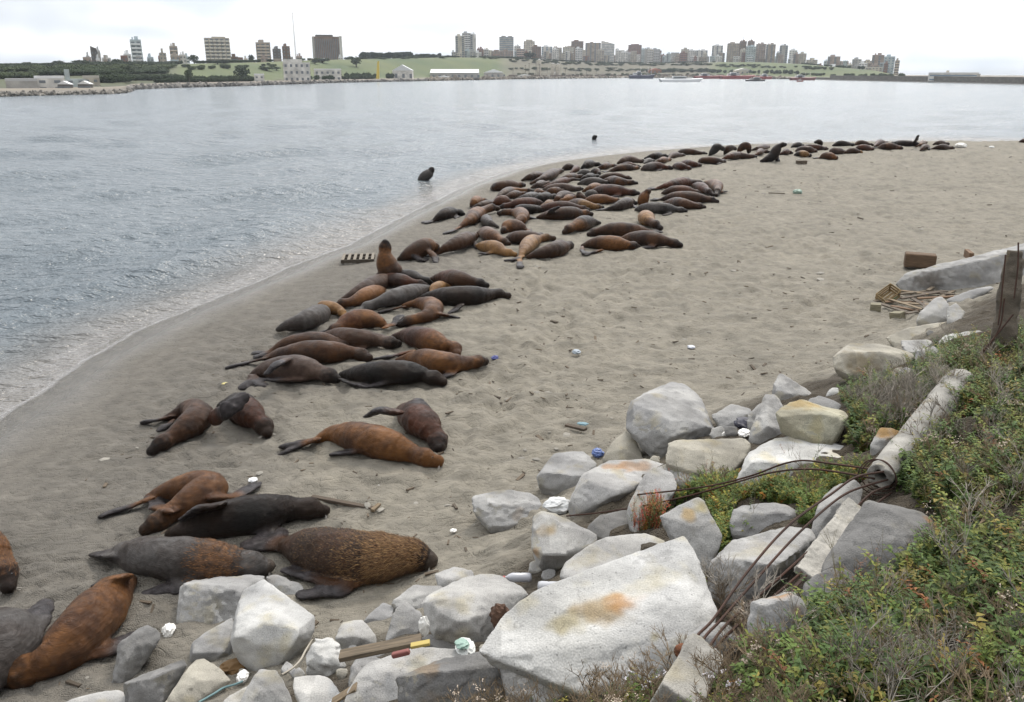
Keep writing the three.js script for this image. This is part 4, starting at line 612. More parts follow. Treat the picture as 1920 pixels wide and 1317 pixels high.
L('tan sea lion with grey hind flippers folded, lone trio at right of cluster', 'b', '1197,463 1183,461 1155,457 1121,456 1092,461', { R: .33, fl: '1092,462,.14,1 1092,471,.05,1 1100,476,.03,1;1125,470,.1 1112,474,.04 1098,475,.03', auto: 0, mane: [.2, .6, 'o'] });
L('long dark brown sea lion at the right end of the trio', 'b', '1276,460 1258,455 1226,449 1192,447 1160,450', { R: .35, arms: -1, hind: 0 });
L('brown sea lion at the back of the trio', 'b', '1104,440 1115,436 1140,431 1175,431 1218,434', { R: .33, face: 'd', arms: 0 });
L('dark sea lion with an orange face curled alone on the sand', 'k', '1058,436 1066,430 1085,422 1108,417 1124,418', { R: .36, mane: [.03, .35, 'o'], face: 'd', arms: -1, hind: 0 });
L('plump tan sea lion seen head on, alone behind the trio', 'o', '1239,428 1230,422 1216,413 1209,404', { R: .36, auto: 0, mane: [.2, 1, 't'] });
L('dark grey sea lion in front row of the right heap', 'g', '1286,396 1268,394 1236,391 1206,390 1192,394', { R: .31, mane: [.2, .5, 'k'], arms: -1, hind: 0 });
L('brown sea lion second from the front in the right heap', 'b', '1321,389 1305,386 1282,383 1260,380 1245,381', { R: .31, arms: 0, hind: 0, face: 'd' });
L('long brown sea lion across the right heap', 'b', '1345,378 1328,375 1296,371 1262,370 1240,374', { R: .34, arms: 0 });
L('sea lion with a white throat holding its head up in the right heap', 'o', '1218,358 1212,362 1207,372 1206,382 1216,386', { R: .27, base: [1210, 388], auto: 0 });
L('dark sea lion in the middle of the right heap', 'd', '1312,363 1290,359 1265,358 1242,362', { R: .31, arms: 0, hind: 0, mane: [.3, .6, 'r'] });
L('reddish-brown sea lion at the back of the right heap with tail out left', 'r', '1322,345 1300,342 1278,343 1252,348 1232,353', { R: .33, arms: 0 });
L('tan sea lion draped over the right end of the right heap', 'o', '1343,366 1346,356 1340,346 1322,342', { R: .34, auto: 0, fl: '1345,360,.12 1354,360,.05 1362,359,.03' });
L('dark-headed sea lion lying between two others in the right heap', 'r', '1338,366 1330,360 1315,352 1298,348', { R: .31, auto: 0 });
L('black sea lion lying apart by the wet sand, left of the heap', 'k', '869,402 858,398 845,399 829,404 812,414', { R: .32, arms: -1 });
L('ochre sea lion sloping up to the heap with a lifted black face', 'o', '934,391 922,390 902,397 880,413 862,426', { R: .37, face: 'k', lift: [.3, .3, 0, 0, 0], fl: '862,426,.12,1 850,432,.05,1 837,437,.03,1', auto: 0 });
L('curled brown sea lion with flippers stretched right below the heap', 'o', '935,400 945,399 962,398 980,406 972,416 950,420', { R: .33, fl: '985,408,.15 996,408,.06 1004,411,.03', auto: 0, face: 'k' });
L('tawny sea lion with its head down and hind flippers curled, below the heap', 'o', '943,436 948,430 956,424 975,425 986,431', { R: .31, fl: '986,430,.12,1 994,432,.05,1 988,437,.03,1', auto: 0, mane: [.5, .9, 'p'] });
L('grey hunched sea lion turned away below the heap', 'g', '912,408 914,416 922,420 934,426', { R: .27, auto: 0 });
// the packed heap, front to back
const H = 'packed in the long heap by the water';
L('dark brown sea lion with one pale flipper raised, front of the heap', 'd', '1109,402 1096,400 1072,400 1042,402 1008,408', { R: .33, fl: '1030,402,.3 1036,394,.6 1047,389,.72', auto: 0, mane: [.05, .25, 'o'] });
L('grey-brown sea lion curled on its side at the right front of the heap', 'p', '1194,381 1184,379 1168,384 1150,390 1138,393', { R: .31, arms: -1, mane: [.5, 1, 'k'] });
L('long reddish sea lion directly behind the one with the raised flipper', 'r', '1103,394 1082,390 1060,388 1030,390 1003,394', { R: .30, arms: 0 });
L('brown sea lion with tan neck and black face, right side of the heap', 'b', '1130,389 1118,388 1100,385 1080,382 1062,382', { R: .30, mane: [.1, .35, 't'], arms: 0, hind: 0 });
L('light brown sea lion behind the tan-necked one', 'o', '1162,377 1145,375 1120,374 1096,376', { R: .28, arms: 0, hind: 0 });
L('dark sea lion stretched between the front animals of the heap', 'k', '968,391 982,393 1000,393 1022,394', { R: .27, arms: 0, hind: 0 });
L('rusty sea lion left of centre in the heap', 'r', '938,389 955,386 975,382 1000,380 1018,381', { R: .31, arms: 0, hind: 0 });
L('small pale tan sea lion in the middle of the heap', 't', '1016,388 1024,385 1036,381', { R: .24, auto: 0 });
L('dark rusty sea lion with hunched back left in the heap', 'd', '956,380 946,377 936,378 926,385', { R: .31, auto: 0, mane: [.3, 1, 'r'] });
L('round brown rump of a sea lion at the left end of the heap', 'o', '914,378 900,377 888,381 883,387', { R: .31, auto: 0 });
L('flat dark sea lion across the left end of the heap', 'd', '926,380 910,384 896,387 884,392', { R: .24, auto: 0 });
L('bluish-black sea lion with brown shoulder sloping into the heap', 'd', '1002,359 984,358 962,358 944,364 928,375', { R: .29, arms: 0, mane: [.1, .45, 'o'] });
L('long brown sea lion below the bluish-black one', 'b', '990,364 975,364 958,367 938,374', { R: .25, arms: 0, hind: 0 });
L('grey sea lion lying flat with a white-edged flipper in the heap', 'g', '1016,366 1000,368 985,371 970,375', { R: .27, arms: 0, hind: 0 });
L('black-backed sea lion in the centre of the heap', 'k', '1045,369 1030,369 1014,372 998,377', { R: .29, arms: 0, hind: 0 });
L('pinkish-grey sea lion with its head bent down in the heap', 'p', '1040,378 1045,373 1054,368 1068,366 1079,367', { R: .29, arms: 0, hind: 0, face: 'b' });
L('golden-brown sea lion lying left of the black raised head', 'o', '1050,379 1060,375 1072,372 1084,373', { R: .25, auto: 0 });
L('small sea lion with a round black head raised from the heap', 'd', '1086,362 1086,366 1090,371 1098,373', { R: .23, auto: 0, base: [1090, 376] });
L('slate grey sea lion with a dark stripe right of the raised head', 'g', '1120,367 1108,364 1098,368', { R: .25, auto: 0 });
L('gingery sea lion low between two dark ones in the heap', 'o', '1027,364 1017,361 1004,360', { R: .22, auto: 0 });
L('big red-brown sea lion with its head at the right edge of the heap', 'r', '1197,363 1183,361 1158,358 1130,357 1106,360', { R: .35, arms: -1, face: 'k', hind: 0 });
L('long brown and grey sea lion in the middle row of the heap', 'p', '1092,354 1075,354 1054,352 1032,353 1018,356', { R: .28, arms: 0, hind: 0 });
L('short brown sea lion below the middle row of the heap', 'b', '1058,359 1046,358 1034,359 1024,362', { R: .24, auto: 0 });
L('orange-red sea lion behind the big red-brown one', 'o', '1138,350 1120,351 1104,354 1093,359', { R: .28, arms: 0, hind: 0 });
L('thick grey-brown sea lion with a black muzzle at right in the heap', 'b', '1194,344 1180,342 1162,341 1145,338 1128,340', { R: .31, arms: 0, hind: 0 });
L('dark sea lion whose head rests right of the back row', 'd', '1183,335 1172,333 1155,331 1138,332 1122,335', { R: .28, arms: 0, hind: 0 });
L('ash grey sea lion sloping down in the back half of the heap', 'g', '1142,344 1122,341 1104,341 1084,345', { R: .28, arms: 0, hind: 0 });
L('slender red sea lion lying diagonally in the back half', 'r', '1087,338 1072,337 1052,341 1034,346 1016,352', { R: .25, arms: 0, hind: 0 });
L('purple-brown sea lion under the slender red one', 'p', '1034,343 1020,344 1006,348 996,352', { R: .25, arms: 0, hind: 0 });
L('brown-backed sea lion behind the slender red one', 'b', '1096,331 1080,331 1062,334 1046,338', { R: .27, arms: 0, hind: 0 });
L('near black sea lion in the back row above the ash grey one', 'k', '1125,331 1112,331 1100,333 1088,337', { R: .26, arms: 0, hind: 0 });
L('grey-brown sea lion lying alone at the left edge toward the water', 'd', '983,347 970,347 950,348 934,350 921,354', { R: .34, auto: 0, mane: [.1, .3, 'b'] });
L('dark sea lion with a tan head behind it near the waterline', 'd', '1023,328 1010,330 994,332 979,338', { R: .33, auto: 0 });
L('large dark sea lion lying head up the slope at the back of the heap', 'd', '1055,320 1044,322 1030,329 1012,337 995,344', { R: .36, arms: 0, hind: 0, mane: [.3, .5, 'p'] });
L('dark hunched sea lion at the water side of the heap', 'd', '1075,315 1066,313 1054,318', { R: .27, auto: 0 });
L('small brown sea lion with its back arched at the rear of the heap', 'r', '1083,315 1078,318 1070,324', { R: .24, auto: 0 });
L('pale grey sea lion low in the rear of the heap', 'g', '1106,324 1095,323 1083,326', { R: .22, auto: 0 });
L('piebald dark sea lion with a white patch at the rear', 'p', '1125,326 1118,321 1108,323', { R: .24, auto: 0, mane: [.4, .8, 'k'] });
// the far half
L('black sea lion with a high back, first behind the heap', 'k', '1127,310 1118,308 1108,307 1098,310 1089,316', { R: .33, arms: 0 });
L('brown sea lion lying right of the high-backed black one', 'b', '1156,311 1142,311 1130,313 1120,317', { R: .28, arms: 0, hind: 0 });
L('sandy brown sea lion with a golden head in the second far cluster', 'b', '1198,315 1186,315 1165,315 1142,321', { R: .29, arms: 0, mane: [.05, .25, 'o'] });
L('thin reddish sea lion behind the golden-headed one', 'r', '1201,313 1186,310 1172,309 1161,311', { R: .22, arms: 0, hind: 0 });
L('purple-brown sea lion lying apart near the waterline', 'p', '1209,303 1196,302 1180,299 1168,301 1158,306', { R: .33, arms: 0, hind: 0 });
L('dark sea lion with a grey hip at the front of the second far cluster', 'r', '1260,316 1246,314 1228,312 1212,314 1203,318', { R: .33, mane: [.6, 1, 'g'], arms: -1, hind: 0 });
L('pale grey sea lion sitting low behind the grey-hipped one', 'g', '1226,302 1218,302 1208,306', { R: .26, auto: 0 });
L('bright tan sea lion on top of the second far cluster', 'o', '1258,299 1248,300 1236,302 1226,306', { R: .27, auto: 0 });
L('brown sea lion with its head right, corner of the second far cluster', 'r', '1295,316 1282,313 1270,311 1261,313', { R: .28, arms: 0 });
L('reddish sea lion lying behind that corner', 'r', '1314,310 1300,308 1286,306 1276,307', { R: .28, arms: 0 });
L('sand-coloured sea lion lying over its neighbours near the foam', 'p', '1284,291 1272,291 1260,292 1254,297', { R: .28, auto: 0 });
L('long black sea lion nearest the foam', 'k', '1252,293 1240,292 1225,293 1209,297', { R: .31, arms: 0, hind: 0 });
L('dark sea lion pointing right close to the water', 'd', '1325,288 1312,287 1296,285 1280,285 1271,287', { R: .29, arms: 0, hind: 0, mane: [0, .15, 'g'] });
L('olive dark sea lion lying alone between the far clusters', 'd', '1360,303 1348,303 1332,301 1318,301 1310,304', { R: .30, arms: -1, hind: 0 });
L('dark grey sea lion looking back from the water side', 'g', '1357,281 1352,277 1344,276 1340,281 1334,287 1330,291', { R: .33, base: [1340, 292], auto: 0, face: 'k', mane: [.3, 1, 'k'] });
L('smaller grey sea lion with lowered head beside it', 'd', '1380,280 1374,277 1366,279 1358,289', { R: .28, base: [1366, 291], auto: 0, mane: [.1, .5, 'g'] });
L('hunched brown sea lion with its head drooping', 'b', '1404,286 1405,279 1398,273 1389,279 1384,286', { R: .33, base: [1395, 288], auto: 0 });
L('long dark sea lion lying in front of the hunched one', 'd', '1418,294 1402,293 1384,292 1366,294 1354,299', { R: .33, arms: 0, mane: [.8, 1, 'r'] });
L('brown sea lion lying behind the sitting black bull', 'b', '1445,285 1432,284 1422,287 1414,292', { R: .28, auto: 0 });
L('black bull sitting bolt upright with its nose raised', 'k', '1473,271 1466,272 1459,276 1455,283 1450,292 1438,299 1427,302', { R: .36, base: [1450, 304], auto: 0, fl: '1455,292,.5 1457,298,.2 1460,303,.03' });
L('dark brown sea lion low on the water side left of the bull', 'b', '1442,275 1430,277 1418,279 1409,282', { R: .30, auto: 0, mane: [0, .2, 'r'] });
L('blue-black sea lion lying behind the bull near the sea', 'k', '1507,274 1496,272 1484,276', { R: .29, auto: 0 });
L('sea lion holding up its black head at the waterline', 'k', '1528,267 1536,266 1539,270 1540,274', { R: .24, base: [1540, 276], auto: 0 });
L('rusty sea lion right of the black bull', 'r', '1486,287 1478,285 1470,286 1462,290', { R: .27, auto: 0 });
L('dark sea lion with a cream-coloured rump', 'k', '1521,292 1510,289 1500,288 1490,291', { R: .27, auto: 0, mane: [.3, .6, 't'] });
L('brown sea lion in the middle of the far row', 'b', '1531,284 1518,281 1504,280 1492,283', { R: .31, auto: 0 });
L('long reddish sea lion at the back of the far row', 'r', '1552,279 1536,277 1518,276 1502,278', { R: .28, auto: 0 });
L('two-coloured sea lion lying alone in front of the far row', 'o', '1570,297 1560,294 1548,292 1538,296', { R: .31, arms: 0, face: 'd', mane: [.5, 1, 'd'] });
L('mauve-brown sea lion in the front of the far row', 'p', '1585,286 1574,284 1564,283 1556,286', { R: .31, auto: 0 });
L('dark sea lion with a cream face in the far row', 'd', '1617,286 1606,284 1594,283 1585,287', { R: .27, auto: 0, face: 't' });
L('rounded dark sea lion on the water side of the far row', 'k', '1602,272 1588,271 1574,269 1562,273', { R: .31, auto: 0 });
L('russet sea lion second from the right in the far row', 'r', '1638,280 1626,278 1614,277 1604,280', { R: .30, auto: 0 });
L('dark sea lion above the russet one', 'd', '1637,272 1624,270 1612,268 1602,272', { R: .28, auto: 0 });
L('grey-brown sea lion with a dark muzzle at the right of the far row', 'b', '1692,278 1678,276 1662,274 1648,277', { R: .33, arms: 0 });
L('brown humped sea lion behind the dark-muzzled one', 'r', '1668,270 1656,266 1648,268 1640,274', { R: .28, auto: 0 });
L('black sea lion holding one flipper straight up', 'k', '1670,270 1684,268 1700,269 1716,270 1724,272', { R: .30, fl: '1714,268,.3 1719,262,.8 1722,254,1.25', auto: 0 });
L('tawny sea lion at the left of the last cluster', 'o', '1738,267 1732,268 1724,272 1718,275', { R: .27, auto: 0, face: 'g' });
L('brown sea lion curled at the front of the last cluster', 'r', '1742,281 1738,276 1730,278 1726,282', { R: .27, auto: 0 });
L('dark sea lion stretched to the right in the last cluster', 'd', '1789,278 1776,277 1762,276 1748,279', { R: .29, arms: 0 });
L('greyish sea lion at the back of the last cluster', 'p', '1780,270 1770,269 1758,268 1750,271', { R: .26, auto: 0 });
L('reddish sea lion at the far right edge of the beach', 'r', '1930,265 1920,264 1912,266', { R: .3, auto: 0 });
// in the water
{
  const w = (label, tone, spine, o) => seaLion(label, tone, spine, o);
  w('grey sea lion wading out of the shallow water', 'k', '811,316 808,321 802,327 793,334 785,341', { R: .40, base: [797, 340], sea: 1, auto: 0, mane: [.1, 1, 'g'] });
  w('dark head of a swimming sea lion far out in the water', 'k', '1118,256 1115,257 1114,261 1114,265', { R: .48, base: [1115, 261], sea: 1, auto: 0, show: .25 });
}
  const blond = [[.16, .086, .035], [.13, .067, .027], [.10, .051, .021], [.065, .033, .016], [.24, .145, .064], [.20, .115, .048]], rust = [[.17, .075, .025], [.10, .045, .018], [.20, .10, .04], [.06, .03, .015]];
  mane(lions[0], .09, .30, 12000, .085, blond, 5); mane(lions[0], .26, .42, 3500, .06, [...blond, [.024, .016, .011], [.024, .016, .011], [.03, .02, .012]], 10); mane(lions[0], .32, .74, 6000, .035, [[.15, .092, .048], [.085, .047, .024], [.05, .028, .016], [.024, .016, .011], [.024, .016, .011], [.020, .013, .010], [.024, .016, .011]], 6);
  mane(lions[1], .19, .25, 700, .06, rust, 7); mane(lions[1], .14, .36, 1300, .05, rust, 9); mane(lions[6], .08, .4, 1800, .06, rust, 8);
}
// ---------------------------------------------------------------- quarried boulders of the revetment: broken blocks bounded by fracture planes
const rockMat = new THREE.MeshStandardMaterial({ vertexColors: true, map: T.rockMap, bumpMap: T.rockBump, bumpScale: .028, roughness: .93 });
const STONE = { w: [.62, .615, .595], l: [.50, .49, .47], m: [.40, .395, .385], d: [.235, .23, .222], t: [.46, .43, .36], y: [.46, .43, .32] };
const rocks = [];
/* outline and ridge points are pixels; ridge values say how far that edge stands out toward the viewer, in half-sizes of the block; o.k = how far the top leans back; o.at = pixel of the ground it rests on */
function boulder(label, tone, outline, ridges = '', o = {}) {
  const raw = pts(outline), c0 = [0, 1].map((k) => raw.reduce((a, p) => a + p[k], 0) / raw.length), out = raw.map(([x, y]) => [c0[0] + (x - c0[0]) * 1.04, c0[1] + (y - c0[1]) * 1.04]), rid = ridges ? pts(ridges) : [], ys = out.map((p) => p[1]), yb = Math.max(...ys), yt = Math.min(...ys), xb = out[ys.indexOf(yb)][0];
  const cx = out.reduce((a, p) => a + p[0], 0) / out.length, cy = out.reduce((a, p) => a + p[1], 0) / out.length, at = o.at || [xb, yb - 2], foot = onGround(at[0], Math.min(at[1], 1420), o.up || 0);
  const D0 = toPixel(foot)[2] + (o.dz || 0), m = D0 / FOCAL, H = (yb - yt) * m, W = (Math.max(...out.map((p) => p[0])) - Math.min(...out.map((p) => p[0]))) * m, S = Math.sqrt(H * W) / 2, k = o.k ?? .75;
  const depth = (y) => { const v = (yb - y) / (yb - yt); return D0 + H * k * v * (.5 + .5 * v); }, P = [];
  for (const [x, y] of out) P.push(atDepth(x, y, depth(y)));
  for (const [x, y, c = .4] of rid) P.push(atDepth(x, y, depth(y) - c * S));
  for (const [x, y] of out) { const q = atDepth(lerp(x, cx, .28), lerp(y, cy, .10), depth(y) + S * (o.thick || 1.0)); q.y -= .12 * S; P.push(q); if (y > cy) { const e = atDepth(lerp(x, cx, .12), y, depth(y) + .12 * S); e.y -= o.sink ?? .16; P.push(e); } }
  const C = P.reduce((a, p) => a.add(p), new V3()).divideScalar(P.length), hull = new ConvexHull().setFromPoints(P), planes = [];
  for (const f of hull.faces) { const n = f.normal, d = n.dot(f.midpoint); if (!planes.some((q) => q[0] * n.x + q[1] * n.y + q[2] * n.z > .992 && Math.abs(q[3] - d) < .03 * S + .01)) planes.push([n.x, n.y, n.z, d]); }
  const R = rng(900 + rocks.length * 13); for (let k = 0; k < (o.cuts ?? 5); k++) { const n = new V3(R() - .5, R() * .9 - .1, R() - .5).normalize(); let m = -1e9, w = 1e9; for (const p of P) { const v = n.dot(p); m = Math.max(m, v); w = Math.min(w, v); } planes.push([n.x, n.y, n.z, lerp(w, m, .92 + .07 * R())]); }
  const sd = R() * 40, rough = o.rough || 1, cell = clamp(D0 * .0021, .014, .05) * (o.cell || 1), kk = .006 + .008 * S;
  // bedding direction gives stepped breaks
  const bx = R() - .5, by = R() + .3, bz = R() - .5, bl = Math.hypot(bx, by, bz), am = (.014 + .05 * S) * rough;
  const field = (x, y, z) => {
    let d = -1e9; for (const q of planes) { const e = q[0] * x + q[1] * y + q[2] * z - q[3]; d = d < -1e8 ? e : (e > d - kk && e < d + kk ? smax(d, e, kk) : Math.max(d, e)); }
    if (d > -.25 && d < .25) {
      const s = (x * bx + y * by + z * bz) / bl, w = fbm(x * 1.7 + sd, y * 1.7, z * 1.7, 4), st = s * 5.5 + w * 2.4;
      d += am * (w * .85 + .55 * (st - Math.floor(st) < .8 ? (st - Math.floor(st)) * .6 : (1 - st + Math.floor(st)) * 2.4) - .1) + .012 * rough * noise(x * 13, y * 13, z * 13 + sd) + (rough > 1.2 ? .018 * rough * ridge(x * 5, y * 5, z * 5 + sd, 2) : 0);
      const cr = ridge(x * .9 + sd + w * .3, y * .9, z * .9, 1); if (cr > .965) d += am * 1.6 * (cr - .965) / .035;
    }
    return d;
  };
  const lo = [1e9, 1e9, 1e9], hi = [-1e9, -1e9, -1e9]; for (const p of P) p.toArray().forEach((v, i) => { lo[i] = Math.min(lo[i], v - .12); hi[i] = Math.max(hi[i], v + .12); });
  const { pos, idx } = skin(field, lo, hi, cell), nv = pos.length / 3, base = new V3(C.x, lo[1] + .12, C.z);
  // smooth normals for choosing the projection plane of the stone grain
  const g0 = new THREE.BufferGeometry(); g0.setAttribute('position', new THREE.Float32BufferAttribute(pos, 3)); g0.setIndex(idx); g0.computeVertexNormals(); const N = g0.attributes.normal.array;
  const map = new Map(), P2 = [], N2 = [], U2 = [], C2 = [], I2 = [], col = STONE[tone], stainsAndLitTops = (o.stainsAndLitTops || []).map(([x, y, r, c, sx = 1]) => { const q = atDepth(x, y, depth(y) - .1 * S); return [q, r * m, c, sx]; });
  const put = (i, ax, fn) => {
    const key = i * 4096 + ax * 1000 + (Math.round(fn[0] * 2.2) + 3) * 49 + (Math.round(fn[1] * 2.2) + 3) * 7 + Math.round(fn[2] * 2.2) + 3; if (map.has(key)) { const v = map.get(key); N2[v * 3] += fn[0]; N2[v * 3 + 1] += fn[1]; N2[v * 3 + 2] += fn[2]; return v; } const x = pos[i * 3], y = pos[i * 3 + 1], z = pos[i * 3 + 2]; map.set(key, P2.length / 3);
    P2.push(x - base.x, y - base.y, z - base.z); N2.push(fn[0] + N[i * 3] * .6, fn[1] + N[i * 3 + 1] * .6, fn[2] + N[i * 3 + 2] * .6); const q = ax === 0 ? [z, y] : ax === 1 ? [x, z] : [x, y]; U2.push(q[0] * .42 + sd, q[1] * .42 + sd * .7);
    const n = fbm(x * 1.1 + sd, y * 1.1, z * 1.1, 3), n2 = fbm(x * 6 + sd, y * 6, z * 6, 2); let c = [col[0] * (1 + .28 * n + .10 * n2), col[1] * (1 + .27 * n + .10 * n2), col[2] * (1 + .22 * n + .10 * n2)];
    for (const [sp, r, sc, sx] of stainsAndLitTops) { const dx = (x - sp.x) / sx, dy = y - sp.y, dz = z - sp.z, w = (1 - sstep(.3, 1.05, Math.hypot(dx, dy, dz) / r + .95 * n2 + .6 * n)) * .74; c = c.map((v, j) => lerp(v, sc[j], w)); }
    if (o.lichen) { const w = sstep(.10, .30, fbm(x * 2.3 + sd, y * 2.3, z * 2.3 + 9, 4)) * o.lichen; const lc = [.34, .19, .045]; c = c.map((v, j) => lerp(v, lc[j], w)); }
    C2.push(...c); return map.get(key);
  };
  for (let t = 0; t < idx.length; t += 3) { const a = idx[t], b = idx[t + 1], c = idx[t + 2], nx = Math.abs(N[a * 3] + N[b * 3] + N[c * 3]), ny = Math.abs(N[a * 3 + 1] + N[b * 3 + 1] + N[c * 3 + 1]), nz = Math.abs(N[a * 3 + 2] + N[b * 3 + 2] + N[c * 3 + 2]), ax = nx > ny && nx > nz ? 0 : ny > nz ? 1 : 2; const ux = pos[b * 3] - pos[a * 3], uy = pos[b * 3 + 1] - pos[a * 3 + 1], uz = pos[b * 3 + 2] - pos[a * 3 + 2], vx = pos[c * 3] - pos[a * 3], vy = pos[c * 3 + 1] - pos[a * 3 + 1], vz = pos[c * 3 + 2] - pos[a * 3 + 2], fx = uy * vz - uz * vy, fy = uz * vx - ux * vz, fz = ux * vy - uy * vx, fl = Math.hypot(fx, fy, fz) || 1, fn = [fx / fl, fy / fl, fz / fl]; I2.push(put(a, ax, fn), put(b, ax, fn), put(c, ax, fn)); }
  for (let i = 0; i < N2.length; i += 3) { const q = Math.hypot(N2[i], N2[i + 1], N2[i + 2]) || 1; N2[i] /= q; N2[i + 1] /= q; N2[i + 2] /= q; }
  const g = new THREE.BufferGeometry(); g.setAttribute('position', new THREE.Float32BufferAttribute(P2, 3)); g.setAttribute('normal', new THREE.Float32BufferAttribute(N2, 3)); g.setAttribute('uv', new THREE.Float32BufferAttribute(U2, 2)); g.setAttribute('color', new THREE.Float32BufferAttribute(C2, 3)); g.setIndex(I2);
  const mesh = single(o.name || 'boulder', g, rockMat, label, o.cat || 'boulder', o.group); mesh.position.copy(base);
  rocks.push({ out, D0, S, depth, mesh, tris: I2.length / 3 });
  return mesh;
}
const RUST = [.42, .20, .045], OCHRE = [.40, .27, .10], LICH = [.44, .36, .12], PINK = [.46, .29, .17];
const B = boulder;
// nearest the viewer
B('huge flat white boulder with an orange rust stain on its broad top face', 'w', '905,1218 952,1150 1010,1108 1110,1075 1245,1020 1278,1010 1302,1045 1318,1090 1340,1150 1330,1180 1290,1230 1240,1285 1100,1300 1010,1262 975,1225', '1285,1050,.12 1298,1130,.2 1300,1200,.18', { k: .95, thick: .7, rough: .5, cuts: 0, at: [1180, 1285], stainsAndLitTops: [[1120, 1142, 50, OCHRE, 1.7], [1165, 1135, 30, [.48, .23, .05], 1.9], [1060, 1165, 40, [.47, .40, .22], 1.6], [1228, 1196, 16, LICH]] });
B('pale grey flat slab leaning behind the huge white boulder', 'l', '1048,1074 1060,1055 1095,1030 1137,1005 1224,1000 1248,1010 1230,1060 1130,1110 1074,1100', '1075,1086,.1', { k: 1.0, rough: .55, at: [1090, 1112] });
B('wide pale slab in the bottom foreground below the plank', 'l', '684,1246 775,1217 850,1220 895,1230 830,1262 760,1300 750,1350 640,1350 655,1290', '700,1265,.2', { k: .9, at: [700, 1345], rough: .8 });
B('grey boulder with a dark broken front and yellow specks at the bottom edge', 'd', '750,1272 800,1249 881,1222 941,1222 975,1233 1019,1271 1000,1300 930,1330 881,1350 750,1350', '790,1262,.55 880,1240,.5 960,1250,.5', { k: .8, at: [850, 1350], lichen: .35, rough: 1.1 });
B('dark lichen-marked boulder tucked under the left of the huge white one', 'm', '930,1222 972,1222 1015,1262 1060,1300 1000,1330 950,1290', '975,1235,.4', { at: [1010, 1330], lichen: .3 });
B('white faceted boulder with a chipped ridge, tallest beside the dark block', 'w', '456,1106 495,1090 513,1102 540,1122 587,1156 587,1181 577,1200 534,1238 513,1253 483,1255 440,1222 433,1204 444,1146', '437,1197,.45 468,1193,.7 509,1163,.75 552,1185,.7 560,1192,.6 531,1236,.3', { k: .8, rough: .5, thick: .9 });
B('dark grey block with a flat top and rough shadowed face, touching the grey sea lion', 'm', '339,1090 382,1085 466,1079 495,1080 500,1100 470,1140 437,1170 386,1185 329,1181 341,1124', '350,1096,.55 368,1095,.62 417,1103,.62 450,1108,.5', { k: .95, rough: 1.3, dz: .15 });
B('small rough brown-grey rock behind the white faceted boulder', 'm', '495,1080 520,1078 534,1083 571,1095 567,1111 542,1120 510,1108', '530,1095,.3', { rough: 1.5, lichen: .25 });
B('slanted slab leaning under the white faceted boulder', 'm', '435,1158 440,1170 435,1190 430,1228 398,1241 353,1236 357,1206 388,1185', '365,1225,.3 420,1222,.3', { k: .8 });
B('dark pointed rock standing alone on the sand by the corner sea lion', 'd', '222,1205 272,1171 302,1186 300,1199 255,1240 232,1280 209,1278', '268,1190,.4 240,1236,.35', { k: .6, rough: 1.2 });
B('pale slab at the very bottom left edge', 'l', '100,1322 180,1299 232,1294 250,1310 255,1345 90,1345', '', { k: 1, at: [180, 1345], sink: .3 });
B('black-faced rock at the bottom left with a sharp upper edge', 'd', '231,1283 290,1255 341,1238 352,1246 325,1280 300,1330 236,1330', '250,1281,.5 320,1257,.5', { k: .8, at: [270, 1330] });
B('yellowish-grey saddle-shaped slab at the bottom', 't', '345,1262 364,1240 382,1236 409,1253 433,1277 400,1295 345,1330 300,1330', '370,1275,.2', { k: .9, at: [320, 1330], rough: .8 });
B('blunt grey rock in the middle of the bottom edge', 'm', '485,1255 517,1255 528,1271 542,1294 552,1335 442,1335 466,1284', '500,1285,.35', { k: .9, at: [500, 1335], rough: .8 });
B('narrow pale rock wedged left of the blunt grey one', 'l', '470,1284 478,1290 448,1330 405,1330 430,1305', '', { k: .8, at: [425, 1330] });
B('flat square slab beside the white conglomerate lump', 'l', '552,1268 594,1266 619,1273 640,1303 640,1335 570,1335 548,1289', '575,1300,.15', { k: .95, at: [600, 1335], rough: .6 });
B('white pebbly conglomerate lump under the end of the plank', 'w', '590,1194 603,1202 625,1195 645,1212 651,1231 651,1255 615,1267 592,1259 569,1251 582,1212', '610,1235,.5 590,1225,.4', { rough: 1.9, k: .6 });
B('half-dome rock with a pale crust above the plank', 'l', '641,1168 680,1162 698,1182 706,1196 705,1211 657,1220 627,1194', '640,1192,.5 672,1194,.6', { rough: .8, k: .8 });
B('flat pointed stone half sunk in sand left of the tall slab', 'm', '682,1162 718,1130 740,1139 734,1160 700,1170', '', { k: .9 });
B('tall leaning slab left of the crumpled white rag', 'm', '743,1139 763,1128 792,1144 785,1184 773,1205 718,1210 734,1164', '750,1185,.2', { k: .7 });
B('low pale slab behind the tall leaning slab', 'l', '734,1131 775,1098 828,1099 830,1109 801,1121 790,1140 765,1135 743,1137', '785,1118,.15', { k: .95 });
B('big cracked grey boulder below the shaggy bull', 'l', '794,1133 809,1114 850,1096 887,1077 931,1080 987,1105 990,1114 959,1140 931,1177 912,1205 866,1214 815,1195', '808,1126,.5 860,1124,.55 905,1122,.5 880,1165,.55 830,1165,.5', { k: .9, rough: 1.1 });
B('angular block perched at the upper edge of the cracked boulder', 'l', '816,1077 850,1064 887,1072 890,1090 859,1110 822,1100', '840,1088,.4', { k: .8 });
B('low dark stone under the cracked boulder near the rag', 'd', '790,1196 819,1186 869,1205 850,1222 812,1218', '', { k: .8 });
B('rounded grey stone between the plank and the wide pale slab', 'm', '657,1245 674,1228 698,1231 716,1237 700,1262 670,1300 651,1296', '672,1260,.3', { k: .8 });
